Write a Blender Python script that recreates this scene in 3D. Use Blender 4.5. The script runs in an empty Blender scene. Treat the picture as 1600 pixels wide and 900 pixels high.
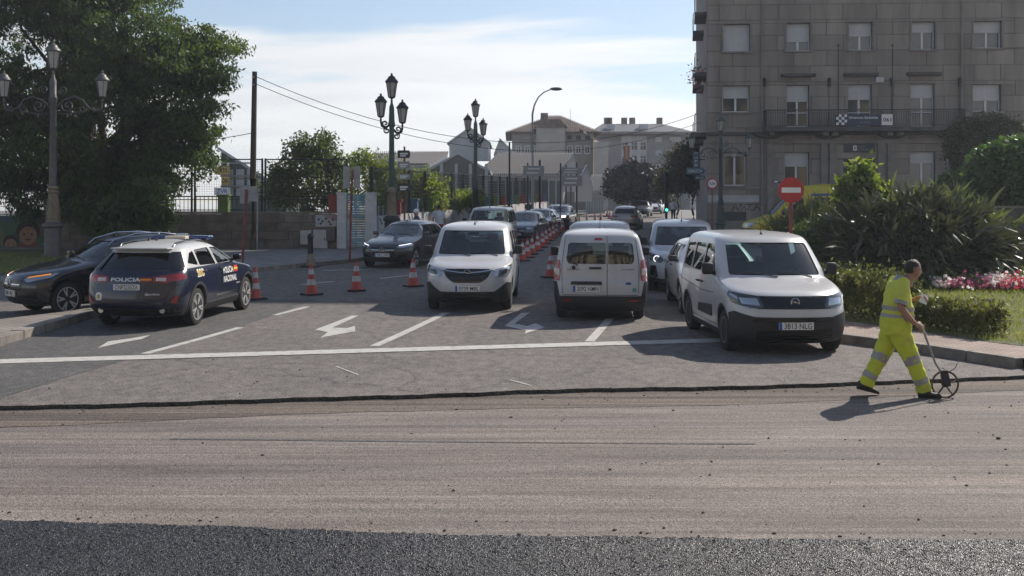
import bpy, bmesh, math, random
import numpy as np
from mathutils import Vector, Matrix
from mathutils.bvhtree import BVHTree
from mathutils.geometry import delaunay_2d_cdt
R = math.radians
random.seed(7)
scene = bpy.context.scene
COL = scene.collection

# ------------------------------------------------------------------ camera
F = 1650.0; HZ = 328.0; CH = 2.2          # focal length in photo pixels, horizon row, camera height
cam_d = bpy.data.cameras.new('camera'); cam = bpy.data.objects.new('camera', cam_d); COL.objects.link(cam)
cam.location = (0, 0, CH); cam.rotation_euler = (R(90), 0, 0)
cam_d.sensor_width = 36; cam_d.lens = 36 * F / 1600
cam_d.shift_y = -(450 - HZ) / 1600
cam_d.clip_start = 0.1; cam_d.clip_end = 3000
scene.camera = cam
scene.render.resolution_x = 1024; scene.render.resolution_y = 576

# ------------------------------------------------------------------ light
SUN_DIR = Vector((0.85, 0.87, 1.0)).normalized()      # towards the sun
SUN_EL = math.asin(SUN_DIR.z); SUN_AZ = math.atan2(SUN_DIR.x, SUN_DIR.y)
sd = bpy.data.lights.new('sun', 'SUN'); sd.energy = 4.7; sd.angle = R(0.55); sd.color = (1.0, 0.92, 0.82)
so = bpy.data.objects.new('sun', sd); COL.objects.link(so)
so.rotation_euler = SUN_DIR.to_track_quat('Z', 'Y').to_euler()

W = bpy.data.worlds.new('World'); scene.world = W; W.use_nodes = True
nt = W.node_tree; nt.nodes.clear()
def N(t, tree=None, **kw):
    n = (tree or nt).nodes.new(t)
    for k, v in kw.items(): setattr(n, k, v)
    return n
def Lk(a, b, tree=None): (tree or nt).links.new(a, b)
out = N('ShaderNodeOutputWorld'); bg = N('ShaderNodeBackground')
sky = N('ShaderNodeTexSky', sky_type='NISHITA', sun_disc=False, sun_elevation=SUN_EL, sun_rotation=SUN_AZ)
sky.dust_density = 0.6; sky.air_density = 1.0; sky.ozone_density = 1.5
tc = N('ShaderNodeTexCoord'); sp = N('ShaderNodeSeparateXYZ'); Lk(tc.outputs['Generated'], sp.inputs[0])
za = N('ShaderNodeMath', operation='MAXIMUM'); za.inputs[1].default_value = 0.0; Lk(sp.outputs['Z'], za.inputs[0])
zb = N('ShaderNodeMath', operation='ADD'); zb.inputs[1].default_value = 0.055; Lk(za.outputs[0], zb.inputs[0])
dx = N('ShaderNodeMath', operation='DIVIDE'); Lk(sp.outputs['X'], dx.inputs[0]); Lk(zb.outputs[0], dx.inputs[1])
dy = N('ShaderNodeMath', operation='DIVIDE'); Lk(sp.outputs['Y'], dy.inputs[0]); Lk(zb.outputs[0], dy.inputs[1])
cb = N('ShaderNodeCombineXYZ'); Lk(dx.outputs[0], cb.inputs[0]); Lk(dy.outputs[0], cb.inputs[1])
nz = N('ShaderNodeTexNoise'); nz.inputs['Scale'].default_value = 0.42; nz.inputs['Detail'].default_value = 9; nz.inputs['Roughness'].default_value = 0.55
nz.inputs['Distortion'].default_value = 0.35
mp = N('ShaderNodeMapping'); mp.inputs['Location'].default_value = (7.3, 2.4, 0.2); mp.inputs['Rotation'].default_value = (0, 0, R(-14)); mp.inputs['Scale'].default_value = (0.62, 1.15, 1)
Lk(cb.outputs[0], mp.inputs[0]); Lk(mp.outputs[0], nz.inputs['Vector'])
cr = N('ShaderNodeValToRGB'); cr.color_ramp.elements[0].position = 0.37; cr.color_ramp.elements[1].position = 0.46
cr.color_ramp.elements[0].color = (0.12, 0.12, 0.12, 1); cr.color_ramp.elements[1].color = (1, 1, 1, 1)
thin = N('ShaderNodeMath', operation='MULTIPLY_ADD'); thin.inputs[1].default_value = -0.36; Lk(za.outputs[0], thin.inputs[0]); Lk(nz.outputs['Fac'], thin.inputs[2]); Lk(thin.outputs[0], cr.inputs[0])
nz2 = N('ShaderNodeTexNoise'); nz2.inputs['Scale'].default_value = 1.1; nz2.inputs['Detail'].default_value = 8; Lk(mp.outputs[0], nz2.inputs['Vector'])
cr2 = N('ShaderNodeValToRGB'); cr2.color_ramp.elements[0].position = 0.3; cr2.color_ramp.elements[1].position = 0.75
cr2.color_ramp.elements[0].color = (1.7, 1.75, 1.85, 1); cr2.color_ramp.elements[1].color = (2.9, 2.9, 2.9, 1)
Lk(nz2.outputs['Fac'], cr2.inputs[0])
ds = N('ShaderNodeHueSaturation'); ds.inputs['Saturation'].default_value = 0.15; ds.inputs['Value'].default_value = 0.76; Lk(sky.outputs[0], ds.inputs['Color'])
ca = N('ShaderNodeMix', data_type='RGBA', blend_type='ADD'); ca.inputs['Factor'].default_value = 1; Lk(cr2.outputs[0], ca.inputs['A']); Lk(ds.outputs[0], ca.inputs['B'])
mx = N('ShaderNodeMix', data_type='RGBA'); Lk(cr.outputs[0], mx.inputs['Factor']); Lk(sky.outputs[0], mx.inputs['A']); Lk(ca.outputs['Result'], mx.inputs['B'])
Lk(mx.outputs['Result'], bg.inputs['Color']); bg.inputs['Strength'].default_value = 0.10
Lk(bg.outputs[0], out.inputs['Surface'])
vs = scene.view_settings; vs.view_transform = 'Standard'; vs.look = 'None'; vs.gamma = 1; vs.exposure = 0.33; vs.use_curve_mapping = False
scene.render.engine = 'CYCLES'
scene.cycles.max_bounces = 6; scene.cycles.transparent_max_bounces = 12; scene.cycles.use_denoising = True

# ------------------------------------------------------------------ terrain height
def G(y):
    d = max(0.0, min(y, 125.0) - 17.0)
    return 0.02 * (math.sqrt(d * d + 16) - 4)
def at(px, py, Y):                         # a photo pixel at depth Y -> world point
    return Vector(((px - 800) * Y / F, Y, CH + (HZ - py) * Y / F))
def gp(px, py, off=0.0):                   # a photo pixel on the ground -> (x, y)
    y = 10.0
    for _ in range(40): y = 0.5 * y + 0.5 * (CH - G(y) - off) * F / (py - HZ)
    return Vector(((px - 800) * y / F, y))

# ------------------------------------------------------------------ materials
def mat_nodes(name):
    m = bpy.data.materials.new(name); m.use_nodes = True
    t = m.node_tree; b = t.nodes['Principled BSDF']; return m, t, b
def pm(name, col, rough=0.6, metal=0.0, var=0.0, vscale=4.0, bump=0.0, bscale=40.0, coat=0.0, rand=0.0, col2=None, spec=0.5, stretch=(1, 1, 1), thr=None, pos=False):
    """principled material: colour varied by noise (towards col2 or darker), fine bump, per-object variation"""
    m, t, b = mat_nodes(name)
    b.inputs['Roughness'].default_value = rough; b.inputs['Metallic'].default_value = metal
    b.inputs['Specular IOR Level'].default_value = spec
    if coat: b.inputs['Coat Weight'].default_value = coat; b.inputs['Coat Roughness'].default_value = 0.04
    c = tuple(col) + (1,); b.inputs['Base Color'].default_value = c
    tcn = N('ShaderNodeTexCoord', t); co = N('ShaderNodeNewGeometry', t).outputs['Position'] if pos else tcn.outputs['Object']
    last = None
    if var or col2:
        mpn = N('ShaderNodeMapping', t); mpn.inputs['Scale'].default_value = stretch; Lk(co, mpn.inputs[0], t)
        n = N('ShaderNodeTexNoise', t); n.inputs['Scale'].default_value = vscale; n.inputs['Detail'].default_value = 7; n.inputs['Roughness'].default_value = 0.62
        Lk(mpn.outputs[0], n.inputs['Vector'], t)
        r = N('ShaderNodeValToRGB', t)
        lo, hi = thr or (0.32, 0.68)
        r.color_ramp.elements[0].position = lo; r.color_ramp.elements[1].position = hi
        if col2 is None:
            r.color_ramp.elements[0].color = tuple(max(0, x * (1 - var)) for x in col) + (1,)
            r.color_ramp.elements[1].color = tuple(min(1, x * (1 + var)) for x in col) + (1,)
        else:
            r.color_ramp.elements[0].color = c; r.color_ramp.elements[1].color = tuple(col2) + (1,)
        Lk(n.outputs['Fac'], r.inputs[0], t); last = r.outputs[0]; Lk(last, b.inputs['Base Color'], t)
    if rand:
        oi = N('ShaderNodeObjectInfo', t)
        mr = N('ShaderNodeMapRange', t); mr.inputs['To Min'].default_value = 1 - rand; mr.inputs['To Max'].default_value = 1 + rand
        Lk(oi.outputs['Random'], mr.inputs['Value'], t)
        hs = N('ShaderNodeHueSaturation', t); Lk(mr.outputs[0], hs.inputs['Value'], t)
        if last is not None: Lk(last, hs.inputs['Color'], t)
        else: hs.inputs['Color'].default_value = c
        Lk(hs.outputs[0], b.inputs['Base Color'], t)
    if bump:
        n2 = N('ShaderNodeTexNoise', t); n2.inputs['Scale'].default_value = bscale; n2.inputs['Detail'].default_value = 4
        Lk(co, n2.inputs['Vector'], t)
        bp = N('ShaderNodeBump', t); bp.inputs['Strength'].default_value = bump; bp.inputs['Distance'].default_value = 0.02
        Lk(n2.outputs['Fac'], bp.inputs['Height'], t); Lk(bp.outputs[0], b.inputs['Normal'], t)
    return m

def asphalt(name, base, dust, patchscale=0.35, stretch=(0.35, 1, 1), grain=90, rough=0.85, bump=0.6, dust_thr=(0.4, 0.72), cracks=False, dark=None, gvar=.5, grooves=0.0):
    m, t, b = mat_nodes(name); b.inputs['Roughness'].default_value = rough; b.inputs['Specular IOR Level'].default_value = 0.3
    tcn = N('ShaderNodeTexCoord', t)
    v = N('ShaderNodeTexVoronoi', t); v.inputs['Scale'].default_value = grain; Lk(tcn.outputs['Object'], v.inputs['Vector'], t)
    sepc = N('ShaderNodeSeparateColor', t); Lk(v.outputs['Color'], sepc.inputs[0], t)
    mpn = N('ShaderNodeMapping', t); mpn.inputs['Scale'].default_value = stretch; Lk(tcn.outputs['Object'], mpn.inputs[0], t)
    n = N('ShaderNodeTexNoise', t); n.inputs['Scale'].default_value = patchscale; n.inputs['Detail'].default_value = 10; n.inputs['Roughness'].default_value = 0.65
    n.inputs['Distortion'].default_value = 0.4
    Lk(mpn.outputs[0], n.inputs['Vector'], t)
    r = N('ShaderNodeValToRGB', t); r.color_ramp.elements[0].position, r.color_ramp.elements[1].position = dust_thr
    r.color_ramp.elements[0].color = tuple(base) + (1,); r.color_ramp.elements[1].color = tuple(dust) + (1,)
    if dark:
        e = r.color_ramp.elements.new(dust_thr[0] - 0.12); e.color = tuple(dark) + (1,)
    Lk(n.outputs['Fac'], r.inputs[0], t)
    mr = N('ShaderNodeMapRange', t); mr.inputs['To Min'].default_value = 1 - gvar; mr.inputs['To Max'].default_value = 1 + gvar; Lk(sepc.outputs[0], mr.inputs['Value'], t)
    n3 = N('ShaderNodeTexNoise', t); n3.inputs['Scale'].default_value = 6.0; n3.inputs['Detail'].default_value = 6; Lk(mpn.outputs[0], n3.inputs['Vector'], t)
    mr3 = N('ShaderNodeMapRange', t); mr3.inputs['From Min'].default_value = 0.3; mr3.inputs['From Max'].default_value = 0.7; mr3.inputs['To Min'].default_value = 0.74; mr3.inputs['To Max'].default_value = 1.2; Lk(n3.outputs['Fac'], mr3.inputs['Value'], t)
    mu = N('ShaderNodeMath', t, operation='MULTIPLY'); Lk(mr.outputs[0], mu.inputs[0], t); Lk(mr3.outputs[0], mu.inputs[1], t)
    hs = N('ShaderNodeHueSaturation', t); Lk(mu.outputs[0], hs.inputs['Value'], t); Lk(r.outputs[0], hs.inputs['Color'], t)
    colout = hs.outputs[0]
    if grooves:                              # fine lengthwise tooth marks and scattered dark stones
        mg = N('ShaderNodeMapping', t); mg.inputs['Scale'].default_value = (0.05, 16, 1); mg.inputs['Rotation'].default_value = (0, 0, R(-1.2)); Lk(tcn.outputs['Object'], mg.inputs[0], t)
        ng = N('ShaderNodeTexNoise', t); ng.inputs['Scale'].default_value = 1.0; ng.inputs['Detail'].default_value = 5; ng.inputs['Roughness'].default_value = 0.7; Lk(mg.outputs[0], ng.inputs['Vector'], t)
        rg_ = N('ShaderNodeMapRange', t); rg_.inputs['From Min'].default_value = 0.32; rg_.inputs['From Max'].default_value = 0.62; rg_.inputs['To Min'].default_value = 1 - grooves; rg_.inputs['To Max'].default_value = 1 + grooves * .35; Lk(ng.outputs['Fac'], rg_.inputs['Value'], t)
        vg = N('ShaderNodeTexVoronoi', t); vg.inputs['Scale'].default_value = 22; Lk(tcn.outputs['Object'], vg.inputs['Vector'], t)
        rv = N('ShaderNodeMapRange', t); rv.inputs['From Min'].default_value = 0.10; rv.inputs['From Max'].default_value = 0.22; rv.inputs['To Min'].default_value = 0.55; rv.inputs['To Max'].default_value = 1.0; Lk(vg.outputs['Distance'], rv.inputs['Value'], t)
        mm_ = N('ShaderNodeMath', t, operation='MULTIPLY'); Lk(rg_.outputs[0], mm_.inputs[0], t); Lk(rv.outputs[0], mm_.inputs[1], t)
        h2 = N('ShaderNodeHueSaturation', t); Lk(colout, h2.inputs['Color'], t); Lk(mm_.outputs[0], h2.inputs['Value'], t); colout = h2.outputs[0]
    if cracks:
        vc = N('ShaderNodeTexVoronoi', t, feature='DISTANCE_TO_EDGE'); vc.inputs['Scale'].default_value = 0.23
        nw = N('ShaderNodeTexNoise', t); nw.inputs['Scale'].default_value = 1.3; nw.inputs['Detail'].default_value = 6; Lk(tcn.outputs['Object'], nw.inputs['Vector'], t)
        ad = N('ShaderNodeVectorMath', t, operation='MULTIPLY_ADD'); ad.inputs[1].default_value = (1.3, 1.3, 0); Lk(nw.outputs['Color'], ad.inputs[0], t); Lk(tcn.outputs['Object'], ad.inputs[2], t)
        Lk(ad.outputs[0], vc.inputs['Vector'], t)
        rc = N('ShaderNodeValToRGB', t); rc.color_ramp.elements[0].position = 0.0; rc.color_ramp.elements[1].position = 0.006
        rc.color_ramp.elements[0].color = (0.62, 0.62, 0.62, 1); rc.color_ramp.elements[1].color = (1, 1, 1, 1)
        Lk(vc.outputs['Distance'], rc.inputs[0], t)
        mm = N('ShaderNodeMix', t, data_type='RGBA', blend_type='MULTIPLY'); mm.inputs['Factor'].default_value = 1
        Lk(colout, mm.inputs['A'], t); Lk(rc.outputs[0], mm.inputs['B'], t); colout = mm.outputs['Result']
    Lk(colout, b.inputs['Base Color'], t)
    bp = N('ShaderNodeBump', t); bp.inputs['Strength'].default_value = bump; bp.inputs['Distance'].default_value = 0.008
    Lk(v.outputs['Distance'], bp.inputs['Height'], t); Lk(bp.outputs[0], b.inputs['Normal'], t)
    return m

def leafmat(name, c1, c2, scale=0.8, trans=0.4, rough=0.5):
    m, t, b = mat_nodes(name)
    b.inputs['Roughness'].default_value = rough; b.inputs['Specular IOR Level'].default_value = 0.4
    tcn = N('ShaderNodeTexCoord', t); n = N('ShaderNodeTexNoise', t); n.inputs['Scale'].default_value = scale; n.inputs['Detail'].default_value = 8; n.inputs['Roughness'].default_value = 0.75
    Lk(tcn.outputs['Object'], n.inputs['Vector'], t)
    r = N('ShaderNodeValToRGB', t); r.color_ramp.elements[0].position = 0.35; r.color_ramp.elements[1].position = 0.66
    r.color_ramp.elements[0].color = tuple(c1) + (1,); r.color_ramp.elements[1].color = tuple(c2) + (1,)
    Lk(n.outputs['Fac'], r.inputs[0], t); Lk(r.outputs[0], b.inputs['Base Color'], t)
    tr = N('ShaderNodeBsdfTranslucent', t)
    hs = N('ShaderNodeHueSaturation', t); hs.inputs['Saturation'].default_value = 1.15; hs.inputs['Value'].default_value = 2.1; Lk(r.outputs[0], hs.inputs['Color'], t); Lk(hs.outputs[0], tr.inputs['Color'], t)
    mxs = N('ShaderNodeMixShader', t); mxs.inputs[0].default_value = trans
    Lk(b.outputs[0], mxs.inputs[1], t); Lk(tr.outputs[0], mxs.inputs[2], t)
    Lk(mxs.outputs[0], t.nodes['Material Output'].inputs['Surface'], t)
    return m

def glassmat(name, tint, refl=1.0, rough=0.02):
    m, t, b = mat_nodes(name); t.nodes.remove(b)
    tr = N('ShaderNodeBsdfTransparent', t); tr.inputs[0].default_value = tuple(tint) + (1,)
    gl = N('ShaderNodeBsdfGlossy', t); gl.inputs['Roughness'].default_value = rough; gl.inputs['Color'].default_value = (refl, refl, refl, 1)
    fr = N('ShaderNodeFresnel', t); fr.inputs[0].default_value = 1.75
    mxs = N('ShaderNodeMixShader', t); Lk(fr.outputs[0], mxs.inputs[0], t); Lk(tr.outputs[0], mxs.inputs[1], t); Lk(gl.outputs[0], mxs.inputs[2], t)
    Lk(mxs.outputs[0], t.nodes['Material Output'].inputs['Surface'], t)
    return m

def emis(name, col, st):
    m, t, b = mat_nodes(name); b.inputs['Base Color'].default_value = tuple(col) + (1,)
    b.inputs['Emission Color'].default_value = tuple(col) + (1,); b.inputs['Emission Strength'].default_value = st
    return m

def brickmat(name, c1, c2, mortar, bw, bh, msize=0.02, bump=0.5, rough=0.85, axes='xy', nvar=0.25):
    m, t, b = mat_nodes(name); b.inputs['Roughness'].default_value = rough
    tcn = N('ShaderNodeTexCoord', t); br = N('ShaderNodeTexBrick', t)
    br.inputs['Scale'].default_value = 1.0; br.inputs['Brick Width'].default_value = bw; br.inputs['Row Height'].default_value = bh
    br.inputs['Mortar Size'].default_value = msize; br.inputs['Color1'].default_value = tuple(c1) + (1,); br.inputs['Color2'].default_value = tuple(c2) + (1,); br.inputs['Mortar'].default_value = tuple(mortar) + (1,)
    if axes == 'xy': Lk(tcn.outputs['Object'], br.inputs['Vector'], t)
    else:
        s = N('ShaderNodeSeparateXYZ', t); c = N('ShaderNodeCombineXYZ', t); Lk(tcn.outputs['Object'], s.inputs[0], t)
        Lk(s.outputs[axes[0].upper()], c.inputs[0], t); Lk(s.outputs[axes[1].upper()], c.inputs[1], t); Lk(c.outputs[0], br.inputs['Vector'], t)
    n = N('ShaderNodeTexNoise', t); n.inputs['Scale'].default_value = 1.6; n.inputs['Detail'].default_value = 8; Lk(tcn.outputs['Object'], n.inputs['Vector'], t)
    mr = N('ShaderNodeMapRange', t); mr.inputs['From Min'].default_value = 0.3; mr.inputs['From Max'].default_value = 0.7; mr.inputs['To Min'].default_value = 1 - nvar; mr.inputs['To Max'].default_value = 1 + nvar; Lk(n.outputs['Fac'], mr.inputs['Value'], t)
    hs = N('ShaderNodeHueSaturation', t); Lk(br.outputs['Color'], hs.inputs['Color'], t); Lk(mr.outputs[0], hs.inputs['Value'], t); Lk(hs.outputs[0], b.inputs['Base Color'], t)
    bp = N('ShaderNodeBump', t); bp.inputs['Strength'].default_value = bump; bp.inputs['Distance'].default_value = 0.01; bp.invert = True
    Lk(br.outputs['Fac'], bp.inputs['Height'], t); Lk(bp.outputs[0], b.inputs['Normal'], t)
    return m

def muralmat(name, cols, scale=0.9):
    """painted wall: irregular hard-edged patches of flat colour"""
    m, t, b = mat_nodes(name); b.inputs['Roughness'].default_value = 0.7
    tcn = N('ShaderNodeTexCoord', t)
    nw = N('ShaderNodeTexNoise', t); nw.inputs['Scale'].default_value = 1.2; nw.inputs['Detail'].default_value = 3; Lk(tcn.outputs['Object'], nw.inputs['Vector'], t)
    ad = N('ShaderNodeVectorMath', t, operation='MULTIPLY_ADD'); ad.inputs[1].default_value = (1.2, 1.2, 1.2); Lk(nw.outputs['Color'], ad.inputs[0], t); Lk(tcn.outputs['Object'], ad.inputs[2], t)
    v = N('ShaderNodeTexVoronoi', t); v.inputs['Scale'].default_value = scale; Lk(ad.outputs[0], v.inputs['Vector'], t)
    s = N('ShaderNodeSeparateColor', t); Lk(v.outputs['Color'], s.inputs[0], t)
    r = N('ShaderNodeValToRGB', t); r.color_ramp.interpolation = 'CONSTANT'
    k = len(cols)
    r.color_ramp.elements[0].color = tuple(cols[0]) + (1,); r.color_ramp.elements[1].position = 1.0 / k; r.color_ramp.elements[1].color = tuple(cols[1]) + (1,)
    for i in range(2, k):
        e = r.color_ramp.elements.new(i / k); e.color = tuple(cols[i]) + (1,)
    Lk(s.outputs[0], r.inputs[0], t); Lk(r.outputs[0], b.inputs['Base Color'], t)
    return m

MT = {}
MT['road'] = asphalt('road_asphalt', (0.130, 0.116, 0.109), (0.170, 0.151, 0.140), 0.5, (1, 0.6, 1), 70, cracks=True)
MT['road_dark'] = asphalt('road_asphalt_older', (0.085, 0.083, 0.082), (0.11, 0.105, 0.10), 0.6, (1, 1, 1), 70)
MT['milled'] = asphalt('milled_asphalt', (0.162, 0.142, 0.132), (0.236, 0.200, 0.174), 0.9, (0.08, 1.0, 1), 90, gvar=.42, grooves=.26, dust_thr=(0.42, 0.70), dark=(0.098, 0.085, 0.078))
MT['milled_edge'] = asphalt('milled_strip', (0.098, 0.080, 0.069), (0.18, 0.145, 0.118), 1.2, (0.05, 2.6, 1), 80, dust_thr=(0.45, 0.65), grooves=.5)
MT['fresh'] = asphalt('fresh_asphalt', (0.024, 0.025, 0.029), (0.040, 0.041, 0.047), 1.0, (1, 1, 1), 125, rough=0.40, bump=0.8, gvar=.8)  # wide tone spread: lighter stones, and their glints put into the colour
MT['paint'] = pm('road_paint', (0.45, 0.435, 0.405), 0.7, 0, 0, 7, 0.4, 60, col2=(0.24, 0.23, 0.215), thr=(0.50, 0.70))
MT['soil'] = pm('soil', (0.09, 0.07, 0.05), 0.95, 0, 0.3, 3, 0.5, 20)
MT['kerb'] = pm('kerb_granite', (0.205, 0.185, 0.162), 0.85, 0, 0.3, 3, 0.4, 60, rand=0.12, pos=True)
MT['paving'] = brickmat('pink_paving', (0.30, 0.215, 0.175), (0.25, 0.185, 0.155), (0.13, 0.11, 0.10), 0.20, 0.10, 0.012)
MT['paving_grey'] = brickmat('grey_paving', (0.20, 0.195, 0.19), (0.17, 0.168, 0.165), (0.10, 0.10, 0.10), 0.40, 0.40, 0.012)
MT['paving_isl'] = brickmat('worn_paving', (0.25, 0.22, 0.19), (0.21, 0.185, 0.165), (0.11, 0.10, 0.09), 0.22, 0.11, 0.014)
MT['grass'] = leafmat('grass_blade', (0.10, 0.13, 0.03), (0.24, 0.24, 0.065), 1.2, 0.42)
MT['turf'] = pm('turf', (0.085, 0.095, 0.035), 0.95, 0, 0.4, 8, 0.6, 40)
MT['white'] = pm('white_paint', (0.51, 0.515, 0.53), 0.30, 0, 0, 1.2, col2=(0.45, 0.45, 0.455), coat=0.6, thr=(0.4, 0.7))
MT['navy'] = pm('navy_paint', (0.006, 0.010, 0.030), 0.25, 0, 0, coat=0.7)
MT['policewhite'] = pm('white_roof_paint', (0.48, 0.48, 0.47), 0.35, 0, 0, coat=0.5)
MT['blackcar'] = pm('dark_blue_black_paint', (0.005, 0.006, 0.012), 0.25, 0.0, 0, coat=0.8)
MT['greycar'] = pm('dark_grey_paint', (0.055, 0.058, 0.064), 0.34, 0.5, 0, coat=0.7)
MT['silver'] = pm('silver_beige_paint', (0.34, 0.32, 0.29), 0.36, 0.5, 0, coat=0.6)
MT['bluegrey'] = pm('blue_grey_paint', (0.07, 0.085, 0.11), 0.35, 0.4, 0, coat=0.6)
MT['yellow'] = pm('ambulance_yellow', (0.52, 0.42, 0.02), 0.4, 0, 0, coat=0.4)
MT['blue'] = pm('blue_film', (0.02, 0.09, 0.30), 0.4)
MT['trim'] = pm('black_plastic', (0.018, 0.018, 0.020), 0.62, 0, 0.2, 20, 0.2, 300)
MT['gloss'] = pm('gloss_black', (0.008, 0.008, 0.009), 0.12)
MT['seam'] = pm('seam_dark', (0.02, 0.02, 0.02), 0.8)
MT['interior'] = pm('car_interior', (0.045, 0.045, 0.048), 0.8)
MT['seatcloth'] = pm('seat_cloth', (0.06, 0.062, 0.066), 0.9)
MT['glass'] = glassmat('car_glass', (0.55, 0.68, 0.68))
MT['darkglass'] = glassmat('tinted_glass', (0.10, 0.11, 0.13))
MT['lens'] = pm('headlamp_lens', (0.42, 0.44, 0.46), 0.10, 0.75, coat=1.0)
MT['lensdark'] = pm('headlamp_housing', (0.05, 0.052, 0.055), 0.08, 0.3, coat=1.0)
MT['taillight'] = pm('tail_lens', (0.30, 0.012, 0.015), 0.12, coat=1.0)
MT['taillight_clear'] = pm('tail_lens_clear', (0.55, 0.50, 0.45), 0.15, coat=1.0)
MT['amber'] = emis('lit_indicator', (0.9, 0.30, 0.04), 0.45)
MT['headon'] = emis('lit_headlamp', (1.0, 0.93, 0.72), 3)
MT['drl'] = emis('daytime_lamp', (0.95, 0.97, 1.0), 1.1)
MT['chrome'] = pm('chrome', (0.62, 0.62, 0.63), 0.15, 1.0)
MT['alloy'] = pm('alloy_rim', (0.50, 0.51, 0.52), 0.32, 0.35)
MT['steelrim'] = pm('steel_rim', (0.15, 0.15, 0.155), 0.45, 0.3)
MT['tyre'] = pm('tyre_rubber', (0.017, 0.017, 0.018), 0.88, 0, 0.25, 12)
MT['plate'] = pm('plate_white', (0.72, 0.72, 0.70), 0.45)
MT['plateblue'] = pm('plate_blue', (0.02, 0.09, 0.38), 0.45)
MT['ink'] = pm('plate_ink', (0.01, 0.01, 0.012), 0.6)
MT['lettering'] = pm('white_lettering', (0.78, 0.78, 0.76), 0.5)
MT['red'] = pm('red_film', (0.45, 0.02, 0.02), 0.5)
MT['flagyellow'] = pm('flag_yellow', (0.75, 0.42, 0.02), 0.5)
MT['gold'] = pm('gold_decal', (0.50, 0.34, 0.08), 0.5)
MT['bluelamp'] = pm('blue_beacon', (0.012, 0.035, 0.16), 0.2, coat=1.0)
MT['bone'] = pm('beige_plastic', (0.58, 0.50, 0.40), 0.5)
MT['cone'] = pm('cone_orange', (0.42, 0.048, 0.026), 0.55, 0, 0.25, 9)
MT['conedark'] = pm('cone_base', (0.03, 0.03, 0.032), 0.8)
MT['reflect'] = pm('reflective_white', (0.48, 0.46, 0.43), 0.5, 0, 0.2, 14)
MT['iron'] = pm('cast_iron_dark', (0.028, 0.032, 0.034), 0.5, 0.4, 0.2, 8)
MT['irongrey'] = pm('painted_iron_grey', (0.105, 0.10, 0.10), 0.5, 0.2, 0.2, 5)
MT['irontan'] = pm('painted_iron_tan', (0.21, 0.16, 0.105), 0.6, 0, 0.25, 6, 0.3, 40)
MT['irongreen'] = pm('painted_iron_green', (0.05, 0.075, 0.07), 0.5, 0.2, 0.2, 5)
MT['lampglass'] = pm('lantern_glass', (0.40, 0.38, 0.34), 0.3, 0, 0.1, 6)
MT['galv'] = pm('galvanised_steel', (0.26, 0.27, 0.28), 0.45, 0.6, 0.15, 6)
MT['wood'] = pm('weathered_pole_wood', (0.085, 0.060, 0.045), 0.9, 0, 0.35, 3, 0.5, 30, stretch=(8, 8, 0.5))
MT['bark'] = pm('bark', (0.085, 0.062, 0.048), 0.95, 0, 0.4, 5, 0.8, 14, stretch=(3, 3, 0.6))
MT['redpost'] = pm('red_post_paint', (0.20, 0.032, 0.028), 0.5, 0, 0.25, 6)
MT['signred'] = pm('sign_red', (0.42, 0.024, 0.026), 0.45, 0, 0.1, 3)
MT['signwhite'] = pm('sign_white', (0.74, 0.73, 0.70), 0.5, 0, 0.05, 3)
MT['signback'] = pm('sign_back_grey', (0.30, 0.31, 0.32), 0.5, 0.5, 0.12, 4)
MT['signblue'] = pm('sign_blue', (0.09, 0.20, 0.28), 0.5)
MT['signdark'] = pm('sign_dark', (0.035, 0.04, 0.045), 0.5)
MT['cable'] = pm('cable_black', (0.02, 0.02, 0.02), 0.7)
MT['stone'] = pm('facade_stone', (0.240, 0.208, 0.178), 0.9, 0, 0.26, 0.8, 0.35, 25, rand=0.13, stretch=(1.5, 1.5, 0.22), pos=True)
MT['mortar'] = pm('facade_joint', (0.105, 0.093, 0.082), 0.95, 0, 0.2, 3)
MT['stonetrim'] = pm('facade_trim', (0.215, 0.19, 0.172), 0.9, 0, 0.25, 1.5, 0.3, 25)
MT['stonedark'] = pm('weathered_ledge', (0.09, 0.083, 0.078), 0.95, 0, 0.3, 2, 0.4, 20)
MT['plaster'] = pm('pale_plaster', (0.42, 0.42, 0.41), 0.9, 0, 0.15, 2)
MT['alu'] = pm('white_window_frame', (0.62, 0.63, 0.64), 0.45)
MT['shutter'] = pm('roller_shutter', (0.50, 0.50, 0.50), 0.6, 0, 0.06, 3)
MT['pane'] = pm('window_pane', (0.030, 0.035, 0.040), 0.05, 0, 0, spec=1.0)
MT['rail'] = pm('black_railing', (0.02, 0.021, 0.022), 0.5, 0.3)
MT['render1'] = pm('school_render', (0.29, 0.265, 0.235), 0.9, 0, 0.12, 0.8)
MT['renderblank'] = pm('blank_gable_render', (0.40, 0.375, 0.34), 0.9, 0, 0.14, 0.7)
MT['ochre'] = pm('ochre_render', (0.28, 0.205, 0.145), 0.9, 0, 0.15, 0.7)
MT['tile'] = pm('roof_tile', (0.165, 0.118, 0.092), 0.85, 0, 0.4, 2)
MT['slate'] = pm('slate_roof', (0.10, 0.105, 0.115), 0.6, 0, 0.2, 2)
MT['greyblock'] = pm('grey_render', (0.33, 0.33, 0.33), 0.85, 0, 0.12, 0.6)
MT['whiteblock'] = pm('white_render', (0.60, 0.61, 0.62), 0.8, 0, 0.08, 0.6)
MT['corrug_rib_shaded'] = pm('corrugated_rib_shaded', (0.15, 0.14, 0.135), 0.6)  # same sheet as the roof; the ribs' shade is put into this darker colour
MT['corrug'] = pm('corrugated_sheet', (0.36, 0.33, 0.315), 0.55, 0.1, 0.15, 1.5)
MT['sheetgrey'] = pm('zinc_sheet', (0.40, 0.43, 0.46), 0.45, 0.2, 0.1, 1.2)
MT['glazing'] = pm('hall_glazing', (0.09, 0.12, 0.14), 0.1, 0.2)
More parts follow.
